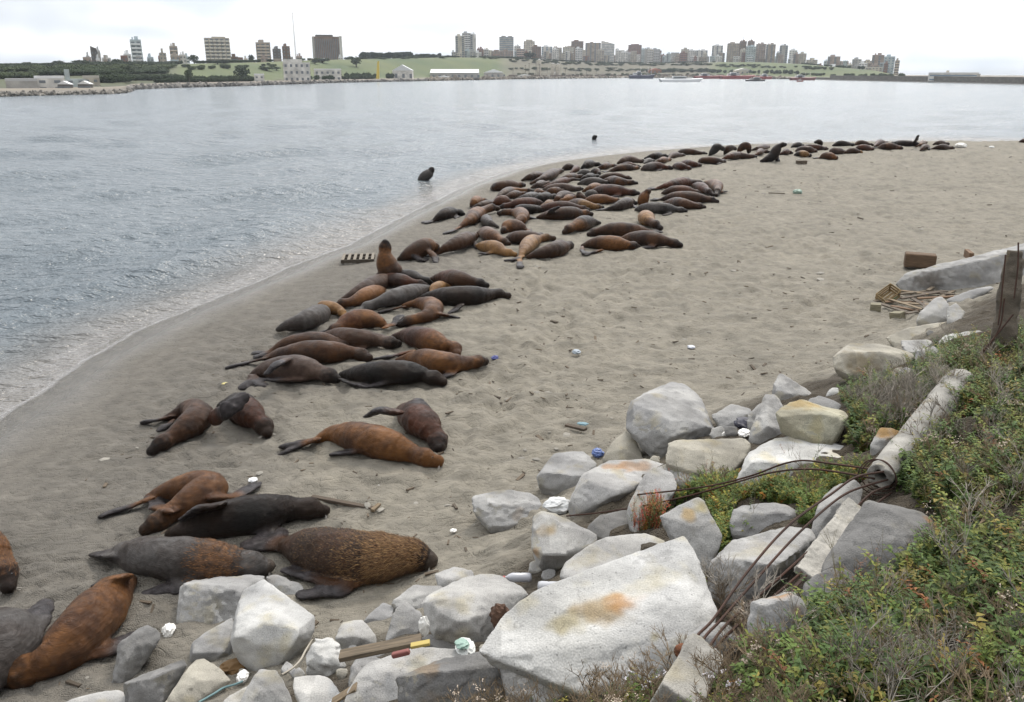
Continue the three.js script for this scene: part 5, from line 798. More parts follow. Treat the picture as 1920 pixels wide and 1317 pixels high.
B('tan-stained block overhanging a dark gap', 'l', '998,967 1014,959 1038,963 1076,987 1117,1002 1119,1014 1097,1040 1070,1052 1010,1050 998,1028', '1030,968,.35 1075,996,.5 1020,1040,.55 1060,1042,.6', { k: .5, rough: .8, stainsAndLitTops: [[1030, 1000, 26, OCHRE], [1060, 1030, 22, PINK], [1010, 1035, 14, PINK]], dz: -.2 });
B('flat rough slab lying on the sand at the left end of the rock pile', 'm', '886,933 900,927 945,919 963,925 998,923 1018,937 1014,955 996,973 955,987 915,987 903,971 886,955', '905,945,.35 990,945,.3', { rough: 1.3, k: 1.0, lichen: .22 });
B('grey rock with a dark broken front left of the orange-topped block', 'm', '1007,894 1039,852 1090,844 1118,871 1105,900 1077,921 1039,923 1010,910', '1010,893,.5 1045,890,.55 1090,893,.5', { k: .9 });
B('block with an orange-streaked flat top above the gap', 'l', '1096,887 1141,865 1211,863 1243,871 1222,905 1189,937 1141,953 1102,947 1075,968 1064,955', '1092,898,.5 1130,903,.6 1160,925,.75 1185,915,.7', { k: .9, stainsAndLitTops: [[1190, 876, 30, PINK, 1.6], [1150, 878, 20, PINK, 1.5]], thick: .8 });
B('dark slab lying in the gap under the lower rebar', 'd', '1100,989 1125,965 1175,957 1190,971 1180,1002 1140,1012 1110,1005', '', { k: .9 });
B('long tapering slab with red weeds growing over it', 'l', '1175,956 1194,920 1209,891 1230,875 1262,890 1270,915 1244,947 1205,982 1196,1000 1182,985', '1200,950,.15', { k: .8, rough: .7 });
B('cracked block right of the orange-topped one', 'l', '1232,877 1252,868 1273,862 1307,862 1327,877 1340,891 1323,905 1300,922 1268,918 1248,904', '1274,884,.3 1277,905,.45', { k: .9 });
B('largest dark-sided boulder with a white crest, standing on the sand', 'm', '1173,797 1184,753 1206,740 1249,735 1260,718 1286,718 1315,749 1326,778 1344,818 1293,828 1260,830 1246,850 1224,844 1195,818', '1190,757,.35 1213,746,.45 1242,766,.55 1257,789,.7 1278,777,.6 1300,788,.62 1330,799,.5 1258,820,.55', { k: 1.05, thick: .8, stainsAndLitTops: [[1286, 745, 36, [.55, .54, .52], 1.2], [1225, 742, 22, [.52, .51, .49], 1.6], [1310, 775, 24, [.55, .54, .52]]] });  // pale spots paint the brightness of the lit crest
B('pale triangular stone in front of the largest dark-sided boulder', 't', '1128,862 1147,830 1173,809 1189,820 1208,864 1170,872', '1170,845,.35', { k: .6, rough: .8 });
B('broad pale slab below the largest dark-sided boulder', 't', '1249,868 1255,833 1275,826 1344,829 1402,822 1410,840 1392,862 1355,900 1322,880 1286,868', '1262,838,.2 1345,850,.2', { k: 1.0, rough: .6 });
B('rounded white-topped boulder with a pitted dark side in the weeds', 'w', '1396,865 1404,849 1453,823 1497,818 1535,828 1590,838 1624,847 1600,875 1559,890 1471,915 1410,925 1385,900', '1408,866,.45 1440,868,.55 1500,866,.6 1560,868,.55', { cuts: 2, k: 1.0, rough: .9 });
B('wedge of pale rock at the left of the yellow-topped block', 'l', '1435,741 1455,743 1470,762 1466,800 1489,818 1458,820 1407,834 1404,820 1422,792 1433,763', '1440,768,.35 1440,800,.4', { k: .6 });
B('yellow-topped block with an undercut front at the right of the boulders', 'y', '1455,774 1482,754 1506,749 1537,758 1577,768 1590,781 1582,802 1562,825 1530,826 1490,806 1462,792', '1458,778,.45 1500,773,.5 1550,777,.5 1585,784,.4', { k: 1.0, dz: -.5, stainsAndLitTops: [[1505, 758, 34, [.42, .29, .10], 1.4], [1545, 800, 40, [.36, .35, .27], 1.3]] });
B('sharp triangular stone standing behind the yellow-topped block', 'l', '1446,745 1451,721 1460,701 1467,701 1482,717 1497,726 1531,743 1489,754 1470,757', '1466,725,.3 1475,738,.4', { k: .5 });
B('low grey stone right of the sharp triangular one', 'm', '1513,750 1535,743 1562,748 1577,759 1577,772 1537,766', '', { k: .9 });
B('low brownish stone half buried right of the largest boulder', 'm', '1333,779 1373,758 1406,767 1412,786 1395,797 1359,808', '1400,778,.3', { k: .9 });
B('narrow stone leaning between the buried one and the pale wedge', 'l', '1402,780 1429,754 1440,763 1420,803 1402,801', '', { k: .6 });
B('small white stone at the edge of the weeds', 'w', '1542,745 1559,725 1575,725 1576,740', '', { k: .6, rough: 1.3 });
B('orange-stained rock leaning against the fallen concrete pile', 'm', '1631,832 1650,803 1672,803 1692,812 1672,838 1641,852', '1660,822,.3', { lichen: .9, k: .7 });
B('tilted grey slab with yellow lichen along its upper edge', 'm', '1238,970 1265,952 1309,933 1321,941 1355,1006 1340,1045 1320,1075 1286,1020 1261,1004', '1300,985,.2', { k: .5, rough: .7, stainsAndLitTops: [[1318, 950, 22, LICH], [1290, 965, 20, OCHRE], [1340, 975, 12, LICH]] });
B('half-dome grey rock in the weeds below the rebar', 'm', '1369,982 1375,954 1396,946 1453,943 1498,952 1502,980 1473,1000 1420,1008 1375,1002', '1400,960,.3 1480,965,.3', { k: .7 });
B('large grey boulder with a pale top and dark front under the straight rods', 'm', '1348,1041 1375,1016 1432,1000 1482,989 1521,993 1530,1018 1500,1040 1470,1070 1440,1110 1380,1135 1335,1118 1326,1080 1336,1052', '1344,1048,.45 1390,1050,.6 1421,1058,.6 1459,1058,.55 1500,1030,.4', { k: 1.0, stainsAndLitTops: [[1420, 1025, 50, [.47, .46, .45], 1.6]] });  // pale spot painted for the light on the top face
B('massive dark grey boulder below the broken end of the pile', 'd', '1649,946 1678,942 1712,953 1740,972 1760,996 1753,1045 1708,1085 1617,1095 1560,1085 1537,1060 1576,1015 1608,969 1628,938', '1649,950,.35 1690,966,.45 1730,990,.5 1745,1010,.45', { k: .85, rough: .8, stainsAndLitTops: [[1748, 985, 22, RUST]] });
B('rounded grey boulder left of the thin concrete shard', 'm', '1521,988 1526,958 1544,928 1571,910 1601,901 1621,917 1612,950 1590,985 1567,1005 1544,1012 1526,1015', '1550,950,.4 1580,935,.4', { k: .7, rough: .8 });
B('upright grey stone streaked with rust beside the hanging rods', 'm', '1403,1172 1410,1124 1432,1117 1478,1102 1495,1104 1506,1122 1515,1150 1511,1192 1484,1228 1432,1250 1415,1225', '1425,1135,.4 1480,1122,.45', { k: .5, stainsAndLitTops: [[1455, 1112, 26, RUST, 1.3], [1490, 1150, 18, RUST], [1430, 1235, 20, PINK]] });
B('dark low boulder below the massive one, half hidden in weeds', 'd', '1510,1092 1560,1065 1594,1070 1617,1088 1608,1140 1537,1155 1505,1125', '', { k: .7 });
B('grey block in shadow under the ends of the straight rods', 'm', '1288,1194 1316,1168 1360,1166 1384,1188 1397,1210 1366,1232 1345,1230 1330,1235', '1350,1195,.3', { k: .7 });
// upper right
B('long brown-stained boulder lying flat beside the weeds', 't', '1563,670 1593,645 1648,645 1684,655 1714,665 1714,683 1679,692 1648,704 1595,702 1566,690', '1580,662,.4 1650,660,.5', { k: .9, stainsAndLitTops: [[1620, 688, 34, [.24, .19, .11], 1.6]], rough: .8 });
B('small grey stone behind the long brown-stained boulder', 'l', '1686,638 1739,637 1750,643 1722,662 1700,660', '', { k: 1 });
B('grey stone at the tip of the weeds', 'l', '1716,658 1748,646 1763,659 1738,683 1720,692', '', { k: .7 });
B('white blotchy block lying in front of the leaning pillar', 'w', '1757,640 1771,628 1818,620 1858,619 1860,638 1812,644 1771,648', '', { k: 1, rough: 1.4 });
B('long flat slab of pale rock below the wood pile', 't', '1664,632 1702,615 1791,602 1830,597 1790,628 1736,642 1679,650', '', { k: 1.1, rough: .7 });
B('pale upright rock right of the wood pile', 'l', '1718,602 1725,586 1746,579 1755,558 1766,555 1780,574 1776,598 1748,608', '1750,590,.4', { k: .6 });
B('pale broken rock leaning on the upright one', 'l', '1775,577 1793,568 1812,586 1795,606 1777,602', '', { k: .7 });
// loose stones
{
  const r = rng(41); let where; const spots = pts('1040,946 1055,955 1180,905 1228,862 1345,812 1360,818 1372,808 640,1262 660,1215 705,1222 775,1212 905,1212 540,1252 560,1262 430,1250 455,1262 1005,1062 1030,1078 1330,1020 1385,1150 1400,1240 1700,700 1745,625 1690,700');
  where = ['left of the dirty pale bag', 'right of the dirty pale bag', 'at the left edge of the red weeds', 'under the orange-topped block, right end', 'just right of the largest dark-sided boulder', 'second right of the largest dark-sided boulder', 'against the black plastic', 'left of the pebbly lump', 'under the plank by the half-dome rock', 'right of the half-dome rock', 'beside the crumpled white rag', 'between the white bag and the huge boulder', 'at the lower right of the white faceted boulder', 'between the faceted boulder and pebbly lump', 'in the hollow below the faceted boulder', 'next to the white round stone', 'below the tan-stained block, left', 'below the tan-stained block, right', 'at the foot of the tilted lichen slab', 'behind the rust-streaked stone', 'in front of the rust-streaked stone', 'right of the long brown-stained boulder', 'at the tip of the weeds by the white blotchy block', 'below the long brown-stained boulder'];
  spots.forEach(([x, y], i) => { const s = 7 + r() * 8, o = []; for (let k = 0; k < 7; k++) { const a = k / 7 * 6.283 + r() * .5; o.push((x + Math.cos(a) * s * (1 + .4 * r())).toFixed(1) + ',' + (y + Math.sin(a) * s * .75 * (1 + .3 * r())).toFixed(1)); } boulder('small loose stone ' + where[i], 'lmdt'[i % 4], o.join(' '), '', { name: 'stone', cat: 'stone', group: 'loose stones between the boulders', k: .7, rough: 1.2, sink: .05, cell: .8 }); });
}
console.log('rocks', rocks.length, 'tris', rocks.reduce((a, r) => a + r.tris, 0));
// ---------------------------------------------------------------- broken concrete and its reinforcement
const concMat = new THREE.MeshStandardMaterial({ color: new THREE.Color().setRGB(.40, .385, .35), map: T.rockMap, bumpMap: T.rockBump, bumpScale: .03, roughness: .95 });
const rustMat = mat([.075, .036, .023], .85, { map: T.rust, bumpMap: T.rockBump, bumpScale: .008 });
const woodMat = (c) => mat(c, .9, { map: T.wood, bumpMap: T.wood, bumpScale: .006 });
const WOODS = [[.20, .165, .125], [.15, .125, .10], [.27, .215, .15], [.23, .15, .095], [.12, .095, .075]].map(woodMat);
function solid(parent, name, f, lo, hi, h, material, origin) {          // a meshed distance field as a part, triplanar-like uv by dominant axis
  const { pos, idx } = skin(f, lo, hi, h), g = new THREE.BufferGeometry(); g.setAttribute('position', new THREE.Float32BufferAttribute(pos, 3)); g.setIndex(idx); const q = g.toNonIndexed(); g.computeVertexNormals(); const nn = g.attributes.normal, N = new Float32Array(idx.length * 3), U = new Float32Array(idx.length * 2), P = q.attributes.position;
  idx.forEach((v, i) => { N[i * 3] = nn.getX(v); N[i * 3 + 1] = nn.getY(v); N[i * 3 + 2] = nn.getZ(v); });
  for (let t = 0; t < idx.length; t += 3) { let a = 0, b = 0, c = 0; for (let k = 0; k < 3; k++) { a += N[(t + k) * 3]; b += N[(t + k) * 3 + 1]; c += N[(t + k) * 3 + 2]; } a = Math.abs(a); b = Math.abs(b); c = Math.abs(c); for (let k = 0; k < 3; k++) { const i = t + k, x = P.getX(i), y = P.getY(i), z = P.getZ(i); U[i * 2] = (a > b && a > c ? z : x) * .5; U[i * 2 + 1] = (b >= a && b >= c ? z : y) * .5; } }
  q.setAttribute('normal', new THREE.BufferAttribute(N, 3)); q.setAttribute('uv', new THREE.BufferAttribute(U, 2)); q.translate(-origin.x, -origin.y, -origin.z);
  return part(parent, name, q, material);
}
const boxD = (p, c, X, Y, Z, hx, hy, hz) => { const w = p.clone().sub(c), x = Math.abs(w.dot(X)) - hx, y = Math.abs(w.dot(Y)) - hy, z = Math.abs(w.dot(Z)) - hz; return Math.min(Math.max(x, y, z), 0) + Math.hypot(Math.max(x, 0), Math.max(y, 0), Math.max(z, 0)); };
const bounds = (list, r) => { const b = new THREE.Box3().setFromPoints(list).expandByScalar(r); return [b.min.toArray(), b.max.toArray()]; };
const px3 = (x, y, d) => atDepth(x, y, d);
// fallen hollow pile with its burst end
const PILE_A = px3(1650, 893, 8.15), PILE_B = px3(1800, 722, 10.6);
{
  const A = PILE_A, Bp = PILE_B, ax = Bp.clone().sub(A), len = ax.length(); ax.normalize(); const t = thing('concrete_pile', 'fallen round concrete pile lying down the weedy bank with its end burst open', 'pile', A.clone().lerp(Bp, .5));
  const v = new V3(), f = (x, y, z) => { v.set(x, y, z).sub(A); const s = v.dot(ax), r = Math.sqrt(Math.max(v.lengthSq() - s * s, 0)), k = clamp(s / len), R = lerp(.125, .215, k), n = fbm(x * 3, y * 3, z * 3, 3); let d = r - R - .02 * n; d = Math.max(d, -s + .22 * n + .06 * noise(x * 14, y * 14, z * 14), s - len); d = Math.max(d, -Math.max(r - R * (.50 + .3 * n), s - .35)); return d * .9; };
  const [lo, hi] = bounds([A, Bp], .36); solid(t, 'shaft', f, lo, hi, .016, concMat, t.position);
  const S = new V3(-1, .2, .2).addScaledVector(ax, -ax.dot(new V3(-1, .2, .2))).normalize(), U = new V3().crossVectors(ax, S).normalize();
  for (let k = 0; k < 3; k++) { const list = []; for (let i = 0; i <= 14; i++) { const a = i / 14 * 5.2 + k * 1.9; list.push(A.clone().addScaledVector(ax, .04 - .05 * k + .03 * Math.sin(a * 2)).addScaledVector(S, Math.cos(a) * (.145 + .02 * k)).addScaledVector(U, Math.sin(a) * (.145 + .02 * k)).sub(t.position)); } part(t, 'stirrup', rod(list, .006, 6, 50), rustMat); }
}
// reinforcement rods: pixel points with distances along the line of sight
function rebar(label, s, r = .0108, group = 'rusty reinforcement rods from the fallen pile') { const q = s.trim().split(/\s+/).map((a) => a.split(',').map(Number)).map(([x, y, d]) => px3(x, y, d)), o = single('rebar', rod(q.map((p) => p.clone().sub(q[0])), r, 8, q.length * 10), rustMat, label, 'rebar', group); o.position.copy(q[0]); }
rebar('rusty rod curving left over the weeds, upper of two', '1195,928,10.4 1270,920,10.1 1340,910,9.8 1410,892,9.5 1470,870,9.2 1505,864,9.0 1560,870,8.7 1625,879,8.35 1660,886,8.15');
rebar('rusty rod curving left over the weeds, lower of two', '1062,968,10.7 1130,961,10.5 1200,950,10.3 1300,928,9.9 1380,905,9.6 1450,886,9.2 1520,880,8.8 1580,887,8.5 1640,898,8.2');
rebar('straight rusty rod to the concrete stub, first from the left', '1660,884,8.1 1606,895,7.9 1560,926,7.6 1480,985,7.1 1400,1075,6.5 1335,1165,6.0 1308,1192,5.8 1292,1218,5.62');
rebar('straight rusty rod to the concrete stub, second from the left', '1664,900,8.1 1622,912,7.9 1580,930,7.6 1500,998,7.05 1420,1085,6.5 1350,1165,6.0 1322,1195,5.8 1312,1222,5.62');
rebar('straight rusty rod to the concrete stub, third from the left', '1668,912,8.1 1636,924,7.9 1590,968,7.5 1510,1040,7.0 1430,1112,6.5 1362,1172,6.0 1336,1205,5.75 1326,1226,5.62');
rebar('straight rusty rod lying along the thin concrete shard', '1672,924,8.1 1650,940,7.9 1600,985,7.5 1530,1050,7.0 1450,1120,6.5 1385,1172,6.05 1350,1205,5.8 1338,1222,5.65');
rebar('short rusty rod hanging down beside the rust-streaked stone, bent', '1512,1080,6.7 1488,1108,6.5 1470,1140,6.3 1448,1195,6.05 1440,1218,5.95 1432,1236,5.85');
rebar('short rusty rod hanging behind the bent one', '1508,1082,6.75 1470,1120,6.5 1420,1170,6.2 1385,1205,6.0 1360,1230,5.85');
// thin shard caught under the rods
{
  const A = px3(1606, 950, 7.62), Bp = px3(1510, 1082, 6.82), X = Bp.clone().sub(A), len = X.length(); X.normalize(); const V = ray(1555, 1010).normalize(), Z = V.clone().addScaledVector(X, -V.dot(X)).normalize(), Y = new V3().crossVectors(Z, X), C = A.clone().lerp(Bp, .5), t = thing('concrete_shard', 'thin pale strip of concrete with rusty edges hanging under the straight rods', 'concrete shard', C), p = new V3();
  const [lo, hi] = bounds([A, Bp], .2); solid(t, 'slab', (x, y, z) => { p.set(x, y, z); return boxD(p, C, X, Y, Z, len / 2, .105, .04) + .03 * fbm(x * 5, y * 5, z * 5, 3) + .008 * noise(x * 25, y * 25, z * 25); }, lo, hi, .012, mat([.60, .575, .52], .95, { map: T.rockMap, bumpMap: T.rockBump, bumpScale: .02 }), C);
  const edge = []; for (let i = 0; i <= 8; i++) edge.push(A.clone().lerp(Bp, i / 8).addScaledVector(Y, -.105 + .01 * Math.sin(i * 2)).addScaledVector(Z, -.03).sub(C)); part(t, 'rusted_edge', rod(edge, .013, 6, 30), rustMat);
}
// stub at the lower end of the rods
{
  const A = px3(1318, 1232, 5.6), Bp = px3(1262, 1330, 5.05), X = Bp.clone().sub(A), len = X.length(); X.normalize(); const V = ray(1290, 1270).normalize(), Z = V.clone().addScaledVector(X, -V.dot(X)).normalize(), Y = new V3().crossVectors(Z, X), C = A.clone().lerp(Bp, .5), t = thing('concrete_stub', 'broken square concrete stub with a rust-orange lump where the rods end', 'concrete stub', C), p = new V3();
  const [lo, hi] = bounds([A, Bp], .3); solid(t, 'shaft', (x, y, z) => { p.set(x, y, z); const n = fbm(x * 6, y * 6, z * 6, 3); return boxD(p, C, X, Y, Z, len / 2, .125, .11) - .01 + .05 * n * sstep(.0, -.3, p.sub(C).dot(X)) + .012 * n; }, lo, hi, .012, concMat, C);
  const l = new THREE.IcosahedronGeometry(.058, 4), q = l.attributes.position; for (let i = 0; i < q.count; i++) { const k = 1 + .5 * fbm(q.getX(i) * 12, q.getY(i) * 12, q.getZ(i) * 12, 3); q.setXYZ(i, q.getX(i) * k * 1.25, q.getY(i) * k, q.getZ(i) * k); } l.computeVertexNormals(); const m = part(t, 'rust_lump', l, mat([.20, .085, .04], .95, { map: T.rust }), 'rust-orange lump of corroded iron'); m.position.copy(px3(1284, 1222, 5.5).sub(C));
  const st = part(t, 'rust_stain_strip', new RoundedBoxGeometry(.03, .30, .02, 2, .008), mat([.24, .10, .045], .95, { map: T.rust })); st.position.copy(px3(1268, 1262, 5.25).sub(C)); st.quaternion.setFromUnitVectors(new V3(0, 1, 0), X.clone().negate());
}
// pillar leaning at the right edge
{
  const g = onGround(1880, 672), D = toPixel(g)[2], A = px3(1877, 680, D), Bp = px3(1903, 470, D + .1), X = Bp.clone().sub(A), len = X.length(); X.normalize(); const V = ray(1890, 580).normalize(), Z = V.clone().addScaledVector(X, -V.dot(X)).normalize(), Y = new V3().crossVectors(Z, X), C = A.clone().lerp(Bp, .5), t = thing('concrete_pillar', 'weathered square concrete pillar leaning at the right edge with bared iron', 'pillar', C), p = new V3();
  const [lo, hi] = bounds([A, Bp], .45); solid(t, 'shaft', (x, y, z) => { p.set(x, y, z); const s = p.clone().sub(C).dot(X) / len, n = fbm(x * 3, y * 3, z * 3, 4), wid = lerp(.17, .115, s + .5); return boxD(p, C, X, Y, Z, len / 2, wid, .16) + .05 * n + .02 * noise(x * 11, y * 11, z * 11) + .04 * sstep(.2, .5, s) * ridge(x * 3, y * 3, z * 3, 2); }, lo, hi, .03, mat([.135, .112, .085], .95, { map: T.rockMap, bumpMap: T.rockBump, bumpScale: .05 }), C);
  const bar = (s) => part(t, 'rebar', rod(pts(s).map(([x, y]) => px3(x, y, D - .24).sub(C)), .012, 6, 24), rustMat);
  bar('1886,478 1882,520 1876,580 1872,610'); bar('1910,455 1909,500 1902,560'); bar('1900,590 1880,615 1855,645 1838,664');  bar('1884,560 1876,610 1856,648 1842,664');
}
// fallen concrete beam behind it, laid along the foot of the bank
boulder('long grey concrete beam lying behind the leaning pillar, upper edge pale', 'm', '1681,532 1700,512 1757,503 1830,484 1925,459 2010,436 2010,560 1900,548 1800,546 1700,547', '1757,506,.18 1830,490,.2 1925,466,.2', { name: 'concrete_beam', cat: 'concrete beam', k: .35, rough: .7, thick: .6, at: [1740, 546], cell: .9, stainsAndLitTops: [[1735, 526, 24, [.14, .12, .10], 1.5]] });
boulder('thin tilted concrete slab between the wood pile and the pillar', 'm', '1770,563 1823,542 1862,535 1866,540 1837,550 1802,568', '', { name: 'concrete_slab', cat: 'concrete slab', k: 1, rough: .5, thick: .3 });
// ---------------------------------------------------------------- timber
function beam(A, Bp, w, h, material, rnd = .1) { const L = A.distanceTo(Bp), g = new RoundedBoxGeometry(L, h, w, 2, Math.min(w, h) * rnd); const u = g.attributes.uv, p = g.attributes.position; for (let i = 0; i < p.count; i++) { u.setXY(i, p.getX(i) * .9, (p.getZ(i) + p.getY(i)) * .9 + w * 3.1); const s = 1 + .10 * noise(p.getX(i) * 3, h * 90, w * 90); p.setY(i, p.getY(i) * s); } const m = new THREE.Mesh(g, material); m.position.copy(A).lerp(Bp, .5); m.quaternion.setFromUnitVectors(new V3(1, 0, 0), Bp.clone().sub(A).normalize()); return m; }
function plank(label, x0, y0, x1, y1, w, h, k = 0, up = 0, up2 = up, group) { const m = beam(onGround(x0, y0, up + h / 2), onGround(x1, y1, up2 + h / 2), w, h, WOODS[k]); shade(m); m.name = numbered('wooden_plank'); tag(m, label, 'plank', group); scene.add(m); return m; }
plank('dark wet plank lying alone on the sand right of the dark sea lion', 585, 932, 700, 954, .09, .05, 4, .02);
plank('short end piece nailed across the lone dark plank', 698, 958, 711, 946, .07, .05, 2, .03);
plank('grey weathered plank bridging the rocks below the cracked boulder', 637, 1231, 790, 1200, .13, .05, 0, .38, .3);
plank('brown flat board stuck upright at the bottom between slabs', 622, 1318, 668, 1288, .10, .02, 2, .15, .25);
plank('dark stick lying on the sand behind the largest boulder', 1062, 797, 1098, 806, .1, .05, 4, .02);
plank('long dark stick high on the open sand', 1441, 362, 1472, 363, .06, .05, 4, .02);
plank('grey squared log on the sand right of the black bull', 1493, 304, 1513, 304, .3, .26, 1, .0);
{ // squared block
  const m = beam(onGround(1696, 486, .28), onGround(1755, 490, .28), .5, .5, woodMat([.17, .115, .075]), .12); shade(m); m.name = numbered('timber_block'); tag(m, 'big brown squared timber block on the sand left of the concrete beam', 'timber block'); scene.add(m);
}
plank('brown post stump sticking up behind the concrete beam', 1812, 474, 1822, 482, .16, .3, 3, .1);
{ // heap of boards
  const r = rng(12), rows = [[1640, 565, 1690, 556], [1652, 570, 1700, 586], [1665, 560, 1730, 580], [1672, 574, 1722, 583], [1690, 560, 1760, 548], [1685, 552, 1750, 545], [1700, 546, 1790, 552], [1690, 568, 1745, 572], [1720, 560, 1790, 556], [1730, 550, 1775, 546], [1740, 545, 1760, 532], [1700, 588, 1722, 584], [1676, 543, 1740, 552], [1660, 566, 1735, 566], [1705, 556, 1742, 578], [1745, 565, 1790, 545], [1734, 580, 1736, 566]];
  const lab = ['sticking out at the left end', 'at the front left', 'crossing the middle', 'along the front edge', 'under the crate', 'behind the crate', 'longest at the back', 'below the crate in the centre', 'on the right side', 'at the back right', 'leaning against the beam', 'nearest the right wooden box', 'right behind the crate corner', 'lying lengthwise through the heap', 'slanting down to the right', 'poking up by the pale rock', 'short and upright at the right'];
  rows.forEach(([a, b, c, d], i) => plank('broken board of the wood heap, ' + lab[i], a, b, c, d, .09 + .06 * r(), .025 + .02 * r(), i % 5, .02 + .03 * (i % 6), .02 + .03 * ((i * 2) % 5), 'boards of the wood heap'));
  [[1642, 576, 'left'], [1683, 592, 'right']].forEach(([x, y, n]) => { const m = beam(onGround(x - 10, y, .12), onGround(x + 10, y + 1, .12), .26, .22, woodMat([.30, .29, .22]), .05); shade(m); m.name = numbered('wooden_box'); tag(m, `small wooden box on the sand below the wood heap, ${n} of two`, 'box'); scene.add(m); });
}
{ // slatted fruit crate tipped on its side
  const O = onGround(1664, 561, .02), t = thing('fruit_crate', 'slatted wooden fruit crate with green print, tipped up on the wood heap', 'crate', O), w = woodMat([.47, .36, .20]), g = mat([.03, .22, .13], .8); t.rotation.set(.45, .55, .28);
  const W = .62, Dp = .42, Hh = .36, bar = (n, a, b, c, x, y, z) => part(t, n, new RoundedBoxGeometry(a, b, c, 1, .004), w).position.set(x, y, z);
  for (let i = 0; i < 3; i++) { const y = .06 + i * .12; bar('slat', W, .085, .014, 0, y, Dp / 2); bar('slat', W, .085, .014, 0, y, -Dp / 2); bar('slat', .014, .085, Dp, W / 2, y, 0); bar('slat', .014, .085, Dp, -W / 2, y, 0); }
  for (let i = 0; i < 4; i++) bar('bottom_slat', W, .012, .085, 0, .006, -Dp / 2 + .055 + i * .104); for (const x of [-1, 1]) for (const z of [-1, 1]) bar('corner_post', .035, Hh, .035, x * (W / 2 - .025), Hh / 2, z * (Dp / 2 - .025));
  for (const [x, y, l] of [[-.04, .19, .30], [.02, .165, .34]]) part(t, 'green_print', new THREE.BoxGeometry(l, .022, .004), g).position.set(x, y, Dp / 2 + .0095);
}
{ // pallet by the water
  const O = onGround(672, 488, .02), t = thing('pallet', 'old wooden pallet lying near the waterline left of the upright sea lion', 'pallet', O); t.rotation.y = .12; const w = woodMat([.30, .28, .25]), dk = woodMat([.10, .085, .07]);
  for (let i = 0; i < 3; i++) part(t, 'stringer', new RoundedBoxGeometry(1.35, .12, .09, 1, .01), dk).position.set(0, .08, -.55 + i * .55); for (let i = 0; i < 6; i++) part(t, 'deck_board', new RoundedBoxGeometry(.12, .025, 1.25, 1, .006), w).position.set(-.6 + i * .24, .155, 0); for (let i = 0; i < 3; i++) part(t, 'base_board', new RoundedBoxGeometry(.12, .022, 1.25, 1, .006), dk).position.set(-.6 + i * .6, .012, 0);
}
// ---------------------------------------------------------------- litter
function crumple(label, cat, name, x, y, r, c, o = {}) {
  const g = new THREE.IcosahedronGeometry(r, 4), p = g.attributes.position, s = x * .13; for (let i = 0; i < p.count; i++) { const a = p.getX(i) / r, b = p.getY(i) / r, d = p.getZ(i) / r, k = 1 + .55 * ridge(a * 1.3 + s, b * 1.3, d * 1.3, 3) - .25; p.setXYZ(i, p.getX(i) * k * (o.sx || 1), p.getY(i) * k * (o.sy || .5), p.getZ(i) * k * (o.sz || 1)); } g.computeVertexNormals();
  const m = single(name, g, mat(c, o.rough ?? .6), label, cat, o.group); m.position.copy(onGround(x, y, (o.up || 0) + r * (o.sy || .5) * .6)); m.rotation.y = x; return m;
}
crumple('crumpled white rag hanging between the cracked boulder and the tall slab', 'rag', 'rag', 795, 1175, .09, [.62, .61, .58], { sx: .55, sy: 1.2, sz: .6, up: .32, rough: .9 });
crumple('white plastic bag with a green patch in front of the cracked boulder', 'bag', 'plastic_bag', 872, 1215, .08, [.58, .59, .57], { sx: 1.6, sy: .5, up: .18 });
crumple('sea-green patch of plastic on the white bag', 'plastic scrap', 'plastic_scrap', 866, 1208, .06, [.25, .36, .31], { sx: 1.2, up: .25 });
crumple('dirty pale plastic bag between the flat slab and the orange-topped block', 'bag', 'plastic_bag', 1046, 948, .15, [.52, .53, .53], { sx: 1.4, sy: .7, up: .03 });
crumple('blue plastic canister behind the pale triangular stone', 'canister', 'plastic_canister', 1121, 850, .10, [.08, .13, .32], { sx: 1.1, sy: .8, up: .05, rough: .4 });
crumple('yellow wrapper on the sand left of the front row', 'wrapper', 'wrapper', 421, 720, .07, [.50, .43, .16], { sy: .4 });
crumple('crumpled blue plastic by the head of the orange-brown sea lion', 'plastic scrap', 'plastic_scrap', 928, 671, .09, [.06, .07, .22], { sy: .6 });
crumple('shiny crumpled foil above the raised flipper of the bent ochre sea lion', 'foil', 'foil', 474, 900, .08, [.72, .73, .74], { sy: .35, rough: .3 });
crumple('white paper scrap on the open sand right of the shaggy bull', 'paper scrap', 'paper_scrap', 850, 995, .05, [.68, .67, .64], { sy: .4 });
crumple('green plastic scrap in the middle of the middle group', 'plastic scrap', 'plastic_scrap', 704, 598, .08, [.07, .22, .15], { sy: .3, sx: 1.5 });
crumple('grey crumpled wrapper on the open sand', 'wrapper', 'wrapper', 1081, 660, .11, [.28, .32, .36], { sy: .5 });
crumple('pale wrapper with a blue edge on the open sand further right', 'wrapper', 'wrapper', 1296, 651, .10, [.45, .47, .52], { sy: .4 });
crumple('turquoise scrap left of the largest boulder', 'plastic scrap', 'plastic_scrap', 1093, 795, .07, [.10, .19, .23], { sy: .3, sx: 1.6 });
crumple('green bag on the far open sand', 'bag', 'plastic_bag', 1496, 360, .26, [.22, .30, .25], { sy: .6 });
crumple('white block of foam near the right end of the colony', 'foam block', 'foam_block', 1802, 273, .5, [.62, .61, .58], { sy: .5 });
crumple('white lump of foam on the far right sand', 'foam lump', 'foam_lump', 1860, 276, .22, [.66, .66, .64]);
crumple('chalky white stone beside the dark pointed rock', 'stone', 'stone', 316, 1182, .085, [.66, .65, .62], { sx: 1.3, sy: .8, rough: .9 });
crumple('white round stone under the overhang of the white faceted boulder', 'stone', 'stone', 454, 1269, .065, [.74, .73, .71], { sx: 1.3, sy: .8, up: .02, rough: .9 });
